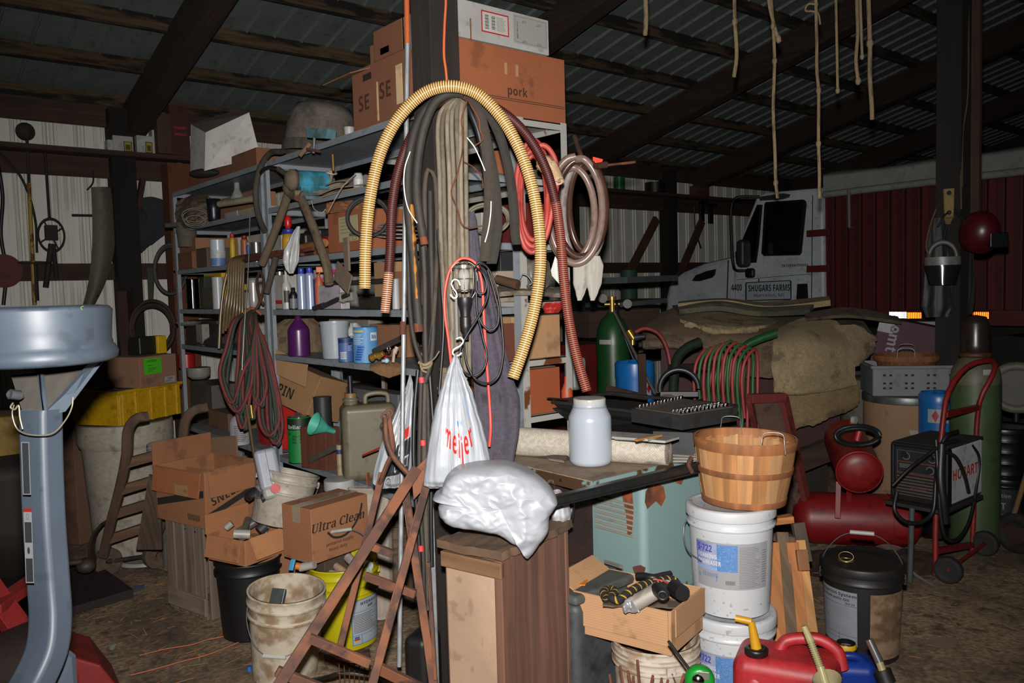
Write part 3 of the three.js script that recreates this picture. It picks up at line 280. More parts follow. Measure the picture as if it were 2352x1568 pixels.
// steel pipe, cords on the post
{ const c = thing('steel_conduit', 'long galvanised pipe with an orange sleeve on top and a rusty coupling', 'pipe'); const gm = M(0xa7abae, 'galv', .45, .4); part(c, 'pipe', rod(V(917, 1530, 2.98), V(936, 90, 3.02), .0088, 12), gm); part(c, 'sleeve', rod(V(936, 100, 3.02), V(933, -60, 3.02), .0105, 12), M(0xb85a2a, 'mott', .6)); part(c, 'coupling', rod(V(925, 768, 3.0), V(926, 738, 3.0), .0115, 12), rustD);
  one('extension_lead', 'orange cord stapled down the face of the post', 'cord', tube(pts([[1020, -60, 2.93], [1024, 0, 2.93], [1021, 60, 2.93], [1020, 130, 2.93], [1024, 160, 2.93], [1027, 195, 2.93]]), .005, 60, 7), M(0xb8592c, null, .6));
  one('power_outlet', 'old brown outlet box fixed low on the post', 'outlet', [box(.03, .085, .03).rotateY(.6).translate(...V(1021, 870, 2.92).toArray()), cyl(.009, .009, .012, 0, 0, 0, 12).rotateX(Math.PI / 2).rotateY(toCam(V(1021, 862, 2.9))).translate(...V(1022, 862, 2.89).toArray()), rod(V(1005, 893, 2.92), V(1022, 890, 2.92), .009)], M(0x6b5a45, 'grime', .7)); }
// plastic bags
{ const bagM = (fn) => new THREE.MeshPhysicalMaterial({ map: canvasTex(1024, 512, (g, w, h) => { g.fillStyle = '#969aa0'; g.fillRect(0, 0, w, h); fn(g, w, h); }), roughness: .34, clearcoat: .3, clearcoatRoughness: .3, side: THREE.DoubleSide, bumpMap: tex(256, (u, v) => { const a = fb(u, v, 26, 3, 3), b = fb(u + .4, v, 9, 4, 7); return a * .65 + b * .35; }), bumpScale: .010 });
  one('grocery_bag', 'white plastic grocery bag with red lettering hanging from a hook', 'bag', sack([[814, 1043, 1049, .006], [828, 1037, 1056, .01], [850, 1028, 1062, .016], [880, 1016, 1075, .03], [905, 1008, 1086, .045], [940, 998, 1097, .06], [980, 990, 1110, .07], [1020, 984, 1119, .075], [1060, 978, 1126, .075], [1095, 974, 1128, .06], [1110, 974, 1126, .035], [1118, 988, 1112, .008]], 2.62, { wr: .012, n: 120, m: 80, ph: 2 }), bagM((g) => { g.fillStyle = '#b5211f'; g.font = 'bold 76px sans-serif'; g.textAlign = 'center'; const s = 'meijer'; let x = 134; const wv = [82, 52, 26, 26, 52, 42], dy = [0, 22, 40, 48, 26, 0], ro = [.2, .1, 0, 0, -.1, -.22]; for (let i = 0; i < 6; i++) { g.save(); g.translate(x + wv[i] / 2, 322 + dy[i] * .7); g.rotate(ro[i]); g.scale(1.04, 1.1); g.fillText(s[i], 0, 0); g.restore(); x += wv[i]; } g.fillStyle = '#3a6fc4'; g.beginPath(); g.arc(282, 262, 8, 0, 7); g.fill(); g.beginPath(); g.arc(312, 262, 8, 0, 7); g.fill(); g.strokeStyle = '#7fa3dc'; g.lineWidth = 3; for (const [a, b] of [[385, 190], [402, 222], [372, 205], [410, 240]]) { g.beginPath(); g.arc(a, b, 8, 0, 7); g.stroke(); } g.fillStyle = '#b8504e'; g.fillRect(180, 498, 46, 6); }), [0, 0, 0], 0, undefined, { keep: true });
  one('grocery_bag', 'white plastic bag with a black logo hanging behind the galvanised pipe', 'bag', sack([[860, 940, 944, .006], [880, 935, 949, .012], [930, 914, 951, .03], [980, 893, 952, .045], [1030, 872, 951, .055], [1080, 859, 946, .05], [1106, 856, 938, .03], [1120, 872, 926, .008]], 3.12, { wr: .012, n: 90, m: 60, ph: 5 }), bagM((g) => { g.save(); g.translate(300, 300); g.rotate(-.12); g.fillStyle = '#c8302e'; g.fillRect(20, -70, 120, 34); g.fillStyle = '#2a2c30'; g.fillRect(-130, -30, 300, 110); g.fillStyle = '#a2a6ac'; g.font = 'bold 54px sans-serif'; g.fillText('UT', 10, 12); g.fillText('C FACT', -20, 64); g.restore(); g.strokeStyle = '#3c4046'; g.lineWidth = 7; g.beginPath(); g.arc(230, 440, 34, 0, 7); g.stroke(); g.font = 'bold 30px sans-serif'; g.fillStyle = '#3c4046'; g.fillText('LF', 214, 450); }), [0, 0, 0], 0, undefined, { keep: true });
}
// ---------- shared makers for cartons, cans and bottles ----------
function hexa(F, B) { const v = [...F, ...B], q = [[3, 2, 1, 0], [4, 5, 6, 7], [0, 1, 5, 4], [1, 2, 6, 5], [2, 3, 7, 6], [3, 0, 4, 7]], p = []; for (const f of q) for (const i of [0, 1, 2, 0, 2, 3]) p.push(v[f[i]].x, v[f[i]].y, v[f[i]].z); const g = new THREE.BufferGeometry(); g.setAttribute('position', new THREE.Float32BufferAttribute(p, 3)); g.computeVertexNormals(); return g; }
const quadBox = (F, dv) => hexa(F, F.map(p => p.clone().add(dv)));                    // front TL TR BR BL pushed back by dv
const kraft = M(0x94684a, 'card', .9), kraftD = M(0x7e5038, 'card', .9), kraftL = M(0xae865f, 'card', .9), tapeM = M(0xb08a62, 'mott', .35), ink = M(0x1e1712, null, .8), inkB = M(0x40251a, null, .85);
// carton facing -X on a shelf; returns group with body, flap seam, tape
function shelfCarton(label, px0, px1, ytop, lev, inset, depth, m, o = {}) { const a = onS(px0, lev, inset), b = onS(px1, lev, inset), h = o.h ?? (onX(px0, ytop, XS + inset).y - a.y); const L = Math.abs(b.z - a.z); const t = thing(o.name ?? 'cardboard_box', label, o.cat ?? 'box', [XS + inset + depth / 2, a.y + .002, (a.z + b.z) / 2], 0, o.group);
  part(t, 'body', bbx(depth, h, L, 0, 0, 0, .003), m); if (!o.plain) part(t, 'lid_seam', box(.002, .002, L * .98, 0, h + .0005, 0, 0), ink); if (o.tape) part(t, 'tape', [box(.001, .06, .045, -depth / 2 - .0006, h - .03, 0, 0), box(depth, .001, .045, 0, h + .0008, 0, 0)], tapeM); t.userData.dims = [depth, h, L]; delete t.userData.dims; t.hh = h; t.LL = L; t.dd = depth; return t; }
const zText = (t, s, hgt, y, z, m, f, w) => { const g = text(s, hgt, f); if (w) { g.computeBoundingBox(); const k = w / (g.boundingBox.max.x - g.boundingBox.min.x); g.scale(k, 1, 1); } part(t, 'print', g.rotateY(-Math.PI / 2).translate(-t.dd / 2 - .0012, y, z), m, { keep: true }); };
// turned vessel: profile as fractions [r,h] of (R,H)
function vessel(name, label, cat, pos, R, H, body, extra = [], group, seg = 22) { if (Array.isArray(pos)) pos = v3(...pos); const t = thing(name, label, cat, pos, toCam(pos), group); const pr = body.p.map(q => [q[0] * R, q[1] * H]); part(t, body.n ?? 'body', lathe([[.0001, pr[0][1]], ...pr, [.0001, pr[pr.length - 1][1]]], seg), body.m); for (const e of extra) { const g = e.g ? e.g(R, H) : lathe([[.0001, e.p[0][1] * H], ...e.p.map(q => [q[0] * R, q[1] * H]), [.0001, e.p[e.p.length - 1][1] * H]], seg); part(t, e.n, g, e.m, { keep: e.keep }); } return t; }
const onShelfV = (px, ytop, wpx, lev, inset) => { const p = onS(px, lev, inset), d = dep(p); return [p, wpx / 2 * d / FPX, onX(px, ytop, XS + inset).y - p.y]; };
const CANP = [[1, 0], [1, .02], [.97, .035], [.97, .965], [1, .98], [1, 1], [.93, 1], [.93, .985]], SPRAYP = [[1, 0], [1, .02], [.98, .03], [.98, .80], [.85, .86], [.5, .88]], JUGP = [[.92, 0], [1, .04], [1, .68], [.9, .78], [.5, .9], [.4, .92], [.4, .96]], BOTP = [[.95, 0], [1, .03], [1, .55], [.85, .65], [.35, .74], [.28, .97], [.28, 1]];
const lab = (n, m, y0, y1, a = 1.3, k = 1.006) => ({ n, m, keep: true, g: (R, H) => wrap(R * k, R * k, H * y0, H * y1, -a, a) });
const pm = (c, r = .5) => M(c, 'mott', r);
// ---- top shelf ----
{ const t = shelfCarton('brown carton with cut handles and a long folded flap beside the post', 813, 938, 165, 0, .01, .3, kraftD, { plain: true }); const h = t.hh, L = t.LL; zText(t, 'SE', .07, h * .42, -L * .28, inkB); zText(t, 'SE', .07, h * .5, L * .12, inkB);
  part(t, 'handle_hole', [rot(box(.002, .03, .075, 0, 0, 0, .001)).translate(-.151, h - .05, -L * .2)], M(0x2a1a12)); part(t, 'handle_hole', [box(.002, .03, .075, -.151, h + .03, L * .14)], M(0x2a1a12)); part(t, 'raised_panel', box(.004, .13, L * .5, -.15, h + .065, L * .2, .001), kraftD); part(t, 'flap', box(.13, .004, .26, 0, 0, 0, .001).rotateZ(.35).translate(-.19, h - .03, -L * .42), kraft); part(t, 'paper_label', box(.0015, h * .6, .05, -.1512, h * .5, L * .37, 0), M(0xd6b98c, 'mott', .8)); part(t, 'paper_label', box(.0015, h * .62, .012, -.1512, h * .36, -L * .02, 0), M(0xd6b98c, 'mott', .8));
  const b = thing('cardboard_box', 'light open carton standing behind the dark brown handled carton', 'box', [XS + .34, 2.305, onS(905, 0, .34).z]); part(b, 'body', bbx(.05, .40, .36), kraftL); part(b, 'flap', box(.003, .12, .3, -.03, .46, 0, .001), kraft);
  // big carton facing the camera side of the end
  const a = onE(1012, 0, .01), e = onE(1300, 0, .01), w = e.x - a.x, c = thing('cardboard_box', 'large orange-brown carton high on the shelf end under a white box', 'box', [(a.x + e.x) / 2, 2.30, ZC - .11]); part(c, 'body', bbx(w, .29, .2, 0, 0, 0, .003), M(0x9c5a38, 'card', .9)); part(c, 'flap', box(w * .96, .003, .12, 0, .293, .03, .001).rotateX(-.06), kraftD); for (const x of [-.03, .06]) part(c, 'hand_slot', box(.014, .05, .002, w * x + .02, .2, .1005, 0), M(0xb48b62, 'mott', .8)); part(c, 'print', text('pork', .038, 'sans_bold').translate(w * .09, .105, .1012), inkB, { keep: true }); part(c, 'print_line', [box(w * .66, .003, .001, w * .16, .075, .1008, 0), box(w * .66, .003, .001, w * .16, .067, .1008, 0)], inkB); part(c, 'side_flap', box(.004, .1, .08, -w * .26, .33, .06, .001), kraftD);
  const wb = thing('white_box', 'white shipping box with a red-framed label on top of the brown carton', 'box', [2.285, 2.597, ZC - .18]); part(wb, 'body', bbx(.56, .155, .33, 0, 0, 0, .003), M(0xb4b2ae, 'mott', .8)); part(wb, 'address_label', mv(new THREE.PlaneGeometry(.15, .09), -.03, .085, .1663), paper(256, 160, (g, W, H) => { g.fillStyle = '#c92a3a'; g.fillRect(0, 0, W, H); g.fillStyle = '#d8d4cc'; g.fillRect(10, 10, W - 20, H - 20); g.fillStyle = '#333'; for (let i = 0; i < 26; i++) g.fillRect(34 + (i % 2) * 60, 30 + Math.floor(i / 2) * 8, 34, i % 3 ? 3 : 5); lines(g, 140, 30, 90, 12, 9); }), { keep: true }); part(wb, 'cut_panel', mv(new THREE.PlaneGeometry(.2, .125), .17, .085, .1663), paper(256, 160, (g, W, H) => { g.fillStyle = '#b2b0ac'; g.fillRect(0, 0, W, H); g.strokeStyle = '#555'; g.setLineDash([6, 4]); g.lineWidth = 2; g.strokeRect(14, 10, W - 22, H - 20); g.fillStyle = '#444'; g.font = '18px sans-serif'; for (const [x, y] of [[80, 34], [190, 34], [80, 142], [190, 142]]) { g.save(); g.translate(x, y); g.rotate(Math.PI); g.fillText('CUT', -18, 6); g.restore(); } g.save(); g.translate(26, 40); g.rotate(Math.PI / 2); g.font = 'bold 15px sans-serif'; g.fillText('CUT ON LINE', 0, 0); g.restore(); }), { keep: true });
  // dusty upturned bushel basket
  const bp = onS(735, 0, .24); const bk = thing('bushel_basket', 'dusty grey bushel basket upside down on the top shelf', 'basket', [bp.x, 2.31, bp.z], toCam(bp)); bk.rotation.z = -.12; bk.position.y = 2.325; const R = .2; part(bk, 'staves', lathe([[R, .02], [R * .98, .1], [R * .86, .22], [R * .74, .27], [.001, .275]], 28), M(0x6e655c, 'burl', .95)); part(bk, 'rim_band', lathe([[R * 1.03, 0], [R * 1.05, .02], [R * 1.04, .055], [R * .99, .06], [R * .97, .03], [R * 1.03, 0]], 28), M(0x5d554c, 'wood', .95)); part(bk, 'rim_band', lathe([[R * .97, .13], [R * .955, .165]], 28), M(0x6a6157, 'wood', .95));
  // white carton tilted on a brown carton, far end
  const bb = shelfCarton('brown carton under the tilted white carton at the far end', 436, 590, 398, 0, .03, .3, kraftD, { h: .11 });
  const zA = onS(470, 0, .1); const wc = thing('white_carton', 'open white carton lying tilted at the far end of the top shelf', 'box', [0, 0, 0]); const dW = 5.15, f4 = [V(472, 304, dW), V(572, 258, dW - .2), V(598, 360, dW - .2), V(470, 392, dW)]; const dv = V(470, 350, dW).sub(V(438, 345, dW + .28)).negate(); part(wc, 'front_panel', quadBox(f4, TO.clone().multiplyScalar(-.004)), M(0xe6e2dd, 'mott', .85)); part(wc, 'side_panel', quadBox([V(438, 286, dW + .3), f4[0], f4[3], V(437, 400, dW + .28)], v3(.004, 0, 0)), M(0xd6d3d0, 'mott', .85)); part(wc, 'top_panel', quadBox([V(440, 284, dW + .3), V(554, 250, dW + .1), V(573, 258, dW - .2), f4[0]], v3(0, -.004, 0)), M(0x6e625a, 'mott', .9)); part(wc, 'back_panel', quadBox([V(440, 284, dW + .3), V(554, 250, dW + .12), V(590, 352, dW + .12), V(440, 395, dW + .3)], TO.clone().multiplyScalar(-.004)), kraft);
  // clamp hung over the lip
  const cp = onS(722, 2.3, -.02); const cl = thing('bench_clamp', 'dusty blue clamp hooked over the top shelf lip', 'clamp', [0, 0, 0]); const dC = dep(cp) - .02; part(cl, 'jaw', quadBox(pts([[702, 292, dC], [752, 296, dC - .1], [748, 318, dC - .1], [706, 316, dC]]), v3(.05, 0, 0)), M(0x4a6b75, 'splat', .8)); part(cl, 'screw', rod(V(722, 316, dC - .03), V(720, 352, dC - .03), .008), wire); part(cl, 'handle', rod(V(704, 342, dC - .03), V(736, 348, dC - .05), .007), rustD); part(cl, 'foot', rod(V(688, 358, dC), V(712, 330, dC), .012), M(0x8c6d52, 'wood', .9));
  one('white_cup', 'small white cup by the foot of the brown carton', 'cup', lathe([[.0001, 0], [.022, 0], [.026, .06], [.024, .06], [.02, .004]], 16), pm(0xaeaaa6), onS(803, 0, .08)); one('wood_offcut', 'short yellow wood offcut lying by the white cup', 'wood', box(.03, .022, .1), M(0xa88a4e, 'wood', .8), onS(786, 0, .06).add(v3(0, .012, 0))); one('work_shoe', 'black shoe lying on the far carton under the white carton', 'shoe', [rot(new THREE.SphereGeometry(.05, 14, 10).scale(.8, .55, 2)).translate(0, .03, 0)], M(0x191615, 'mott', .8), V(470, 408, 5.2), .8);
}
// ---- second shelf ----
{ one('rag_heap', 'heap of dusty rags and cord at the far end of the second shelf', 'rag', cloth([[[408, 465, 5.9], [440, 448, 5.8], [480, 450, 5.6]], [[404, 500, 5.8], [440, 478, 5.5], [486, 478, 5.45]], [[412, 524, 5.75], [445, 520, 5.5], [484, 512, 5.4]]], { amp: .05, freq: 7, nu: 36, nv: 30 }), M(0x6a5c4e, 'grime', .95)); one('wire_tangle', 'tangle of thin wire on the dusty rags', 'wire', tube(loops(448, 500, 5.35, 24, 14, 4, .3), .004, 160, 5), M(0x6d665c, null, .6));
  vessel('plastic_cup', 'dark blue ribbed cup lying by the white tube', 'cup', onS(492, 1, .03), .045, .15, { p: [[.7, 0], [.85, .1], [.95, .3], [.88, .32], [1, .55], [.92, .57], [1, .98]], m: M(0x14171f, null, .35) });
  one('plastic_tube', 'cream plastic tube lying along the second shelf', 'pipe', rod(onS(505, 2.14, .02), onS(604, 2.12, .04), .021, 16), M(0xb3a68a, 'mott', .45)); shelfCarton('white carton beneath the cream plastic tube', 516, 545, 490, 1, .03, .1, pm(0x9f9fa0)); shelfCarton('tan carton beneath the cream plastic tube', 546, 600, 484, 1, .03, .1, pm(0xa8987e)); shelfCarton('grey cardboard slab behind the cream tube', 500, 585, 460, 1, .2, .15, kraft);
  vessel('funnel', 'small dusty white funnel upside down on the grey slab', 'funnel', onS(548, 1, .18).add(v3(0, .13, 0)), .055, .15, { p: [[1, 0], [.95, .06], [.35, .55], [.3, .95], [.26, 1]], m: pm(0x9b9a97) });
  // black intake hose
  one('intake_hose', 'black dusty hose arched over the shelf edge', 'hose', tube(pts([[648, 348, 4.42], [620, 352, 4.52], [598, 385, 4.6], [588, 430, 4.64], [589, 470, 4.64], [597, 505, 4.6], [608, 530, 4.55]]), .0165, 60, 10), M(0x45403a, 'grime', .8)); one('intake_hose', 'thin black hose loop beside the pump', 'hose', tube(pts([[585, 440, 4.7], [596, 400, 4.62], [615, 385, 4.55], [640, 388, 4.42]]), .011, 30, 8), rubB);
  // bolt cutter like tool with two long handles
  const tl = thing('bolt_cutter', 'dusty long-handled cutter with splayed handles hung from the shelf', 'tool'); const dm = M(0x685a48, 'grime', .9); part(tl, 'handle', tube(pts([[672, 415, 4.2], [652, 475, 4.3], [628, 540, 4.4], [602, 606, 4.5]]), .022, 24, 9), dm); part(tl, 'handle', tube(pts([[692, 455, 4.14], [715, 510, 4.04], [735, 565, 3.96], [752, 615, 3.9], [756, 652, 3.88]]), .022, 24, 9), dm); part(tl, 'jaw', [tube(pts([[676, 408, 4.2], [660, 430, 4.22], [670, 445, 4.22], [700, 450, 4.14]]), .026, 20, 9), tube(pts([[640, 388, 4.34], [655, 398, 4.28], [670, 402, 4.22]]), .014, 12, 8)], M(0x51473c, 'grime', .85)); part(tl, 'pivot', rod(V(683, 455, 4.18), V(683, 455, 4.1), .015, 12), rustM); part(tl, 'grip', rod(V(634, 590, 4.4), V(612, 672, 4.44), .017, 10), M(0x4b4038, 'grime', .9));
  // blue pump
  const pp = V(715, 415, 4.2), p = thing('electric_pump', 'dusty blue pump body with a cast hand wheel valve', 'pump', pp, toCam(pp) + .35); const bl = M(0x2f86a8, 'splat', .75); part(p, 'motor', [rot(cyl(.05, .05, .16, 0, -.08, 0, 20), 0, 0, Math.PI / 2), box(.1, .05, .08, -.02, -.05, 0, .01)], bl); part(p, 'end_bell', rot(lathe([[.0001, 0], [.054, 0], [.054, .03], [.03, .055], [.0001, .055]], 20), 0, 0, Math.PI / 2).translate(-.08, 0, 0), M(0x6b5f50, 'grime', .9)); part(p, 'pipe', rod(v3(-.1, -.07, .02), v3(.16, -.05, .03), .017), M(0x77695a, 'grime', .8)); part(p, 'valve_stem', rod(v3(.085, -.05, .03), v3(.09, .03, .05), .010), M(0x7d7158, 'grime', .7)); const wl = part(p, 'hand_wheel', [new THREE.TorusGeometry(.024, .006, 8, 18).rotateX(-1.2).translate(.09, .038, .055), rod(v3(.066, .038, .055), v3(.114, .038, .055), .004)], M(0xb7a896, 'splat', .7)); part(p, 'foot', box(.16, .02, .07, .02, -.09, 0), M(0x4a6b75, 'splat', .85));
  one('paper_roll', 'dusty rolled paper lying across the second shelf', 'paper', rod(onS(765, 2.10, .1), onS(842, 2.11, .16), .026, 16), M(0x93897b, 'burl', .9)); vessel('glass_jar', 'small clear jar with a white label on the second shelf', 'jar', onS(824, 1, .03), .024, .075, { p: [[.9, 0], [1, .05], [1, .75], [.8, .9], [.8, 1]], m: M(0x9fa3a2, null, .12) }, [lab('label', pm(0xc4c4c6), .2, .6)]); one('wire_tangle', 'loose bundle of pale wire in front of the paper roll', 'wire', [tube(pts([[735, 446, 4.06], [770, 432, 3.97], [800, 428, 3.9], [835, 424, 3.8]]), .004, 30, 5), tube(pts([[740, 452, 4.04], [780, 440, 3.93], [830, 430, 3.8]]), .005, 30, 5), tube(pts([[748, 425, 4.08], [775, 416, 4.0], [800, 418, 3.94], [780, 430, 3.96]]), .0035, 30, 5), tube(pts([[818, 398, 3.6], [790, 425, 3.62], [768, 460, 3.62], [755, 485, 3.6]]), .002, 30, 5), tube(pts([[715, 460, 3.66], [722, 480, 3.64], [740, 488, 3.62], [748, 480, 3.62]]), .002, 30, 5)], M(0x8a7c68, null, .6)); one('brass_bolt', 'brass bolt hanging from the shelf above the paper roll', 'bolt', rod(V(764, 355, 3.75), V(766, 392, 3.75), .006), M(0x8c6a3a, null, .4, .6));
  shelfCarton('small dark carton half hidden behind the yellow hose', 846, 905, 470, 1, .2, .1, pm(0x5a4a40)); one('bar_clamp', 'flat grey timber and pipe stub sticking out past the far upright', 'wood', [box(.12, .03, .16, 0, .015, 0), cyl(.06, .07, .14, .02, -.14, .05, 16)], M(0x5c574f, 'grime', .9), V(412, 522, 5.75), .3);
}
// ---- third shelf ----
{ shelfCarton('brown carton at the far end of the third shelf', 398, 452, 556, 2, .04, .3, kraft, { tape: true }); shelfCarton('orange-brown carton leaning on the far carton', 410, 442, 582, 2, .005, .03, kraftD); shelfCarton('dark grey-brown carton beside the spray can', 452, 476, 572, 2, .03, .2, pm(0x57473c));
  const sp = (nm, l, px, yt, w, lev, ins, bm, cm, ex = [], g) => { const [p, r, h] = onShelfV(px, yt, w, lev, ins); return vessel(nm, l, 'can', p, r, h, { p: SPRAYP, m: bm }, [{ n: 'cap', m: cm, p: [[.72, .86], [.74, .98], [.66, 1]] }, ...ex], g); };
  { const [p, r, h] = onShelfV(502, 550, 34, 2, .03); vessel('paint_can', 'pale blue and white spray paint can on the third shelf', 'can', p, r, h, { p: CANP, m: M(0xa9b4bd, null, .3) }, [lab('label', pm(0x5f7fae), .02, .3, 1.5), lab('label', pm(0xb9bcc0), .3, .6, 1.5)]); }
  sp('oil_bottle', 'slim yellow bottle with a red cap on the third shelf', 536, 536, 13, 2, .05, pm(0xc2a024), pm(0xb52020)); sp('spray_can', 'small red-capped spray can by the yellow bottle', 564, 540, 17, 2, .1, pm(0x9c5a34), pm(0x7a1c1c)); sp('spray_can', 'blue and silver spray can by the carton row', 572, 556, 10, 2, .08, pm(0x2c4f9e), pm(0x8c8c90));
  shelfCarton('white printed carton at the shelf upright', 577, 606, 541, 2, .1, .08, pm(0xb6afa8)); shelfCarton('small white carton behind the cutter handle', 626, 648, 543, 2, .1, .08, pm(0xaaa8a4)); { const [p, r, h] = onShelfV(590, 556, 26, 2, .06); vessel('tin_can', 'bare tin can under the white printed carton', 'can', p, r, h, { p: CANP, m: M(0x9a9a98, 'galv', .25, .8) }); }
  one('cable_bundle', 'dark tangled cable on the third shelf', 'cable', tube(curve(Array.from({ length: 48 }, (_, i) => onS(635, 2, .08).add(v3(Math.cos(i * .42) * .05, .012 + i * .0009, Math.sin(i * .42) * (.09 + .02 * Math.sin(i)))))), .009, 160, 7), rubB); one('hand_saw', 'rusty long saw and file laid on the third shelf', 'tool', [quadBox([onS(548, 1.80, .0), onS(690, 1.80, .0), onS(690, 1.755, .0), onS(548, 1.755, .0)], v3(.02, 0, 0)), rod(onS(545, 1.76, -.01), onS(720, 1.78, -.02), .009)], rustM);
  // glue bottle standing on cap
  { const [p, r, h] = onShelfV(665, 494, 30, 2, .1); vessel('glue_bottle', 'yellow bottle with a blue collar and red knob behind the plastic bag', 'bottle', p, r, h, { p: [[.5, 0], [1, .12], [1, .45], [.8, .58]], m: pm(0xc79a28, .4) }, [{ n: 'collar', m: pm(0x2b3fa0, .4), p: [[.82, .58], [.85, .68], [.6, .7]] }, { n: 'knob', m: pm(0xc81e1e, .35), p: [[.35, .7], [.55, .78], [.58, .88], [.45, .97], [.2, 1]] }]); }
  one('plastic_bag', 'crumpled clear plastic bag hanging over the third shelf edge', 'bag', sack([[520, 682, 690, .01], [548, 664, 688, .02], [575, 653, 688, .03], [600, 650, 686, .03], [618, 656, 678, .02], [628, 664, 674, .006]], 4.2, { wr: .02, n: 40, m: 30 }), M(0xb4b6b6, 'mott', .3));
  one('power_drill', 'black drill with an orange wooden grip lying on the third shelf', 'tool', [box(.08, .07, .12, 0, .1, 0, .02), box(.06, .04, .16, 0, .05, -.02, .012)], rubB, onS(705, 2, .1)); one('wooden_grip_tool', 'orange wooden tool grip lying in front of the black drill', 'tool', rod(onS(680, 1.80, .03), onS(746, 1.81, .03), .019, 14, .021), M(0xb5763e, 'wood', .6)); one('steel_box', 'rust brown steel box below the orange handle', 'box', bbx(.1, .045, .3), rustD, onS(712, 2, .1)); one('black_case', 'black moulded case behind the orange handle', 'case', bbx(.1, .16, .2, 0, 0, 0, .015), rubB, onS(735, 2, .2)); shelfCarton('red and white carton behind the cutter leg', 736, 756, 545, 2, .15, .06, pm(0x9c2222));
  const bx = shelfCarton('brown carton with a yellowed paper label and torn top', 756, 838, 492, 2, .0, .25, M(0x955535, 'card', .9), { plain: true }); part(bx, 'paper_label', box(.0015, bx.hh * .62, bx.LL * .52, -.126, bx.hh * .55, bx.LL * .08, 0), paper(128, 160, (g, W, H) => { g.fillStyle = '#bdb389'; g.fillRect(0, 0, W, H); lines(g, 12, 14, 90, 5, 22, '#77714f', 3); g.fillStyle = '#6a6448'; g.fillRect(70, 110, 44, 20); g.strokeRect(92, 134, 26, 18); }, .8), { keep: true }); part(bx, 'torn_flap', cloth([[[752, 466, 4.02], [790, 462, 3.92], [835, 458, 3.8]], [[748, 492, 4.0], [790, 486, 3.9], [836, 480, 3.78]]], { amp: .02, freq: 9, nu: 18, nv: 8, t: .004 }).translate(-bx.position.x, -bx.position.y, -bx.position.z), M(0x94603f, 'card', .9));
  one('rubber_coil', 'coiled black cable hung behind the yellow hose', 'cable', tube(loops(845, 498, 3.74, 46, 42, 2, .06), .008, 120, 9), M(0x2c2b29, 'mott', .7)); one('newspaper_stack', 'slipping stack of yellowed newspapers on the third shelf', 'newspaper', [0, 1, 2, 3, 4].map(i => box(.2, .007, .3, .02 + i * .012, .06 + i * .014, i * .018, .002).rotateX(.12 - i * .02)), M(0xa18d8a, 'burl', .9), onS(893, 2, .1)); shelfCarton('pinkish carton behind the newspapers', 862, 905, 510, 2, .2, .1, pm(0x6e5a52));
  one('paint_scraper', 'wide dusty scraper hanging through the third shelf lip', 'tool', [box(.012, .16, .05, 0, .02, 0), box(.008, .1, .16, 0, -.1, 0).rotateX(.5)], M(0x77695c, 'grime', .85), V(797, 594, 3.9), 0);
}
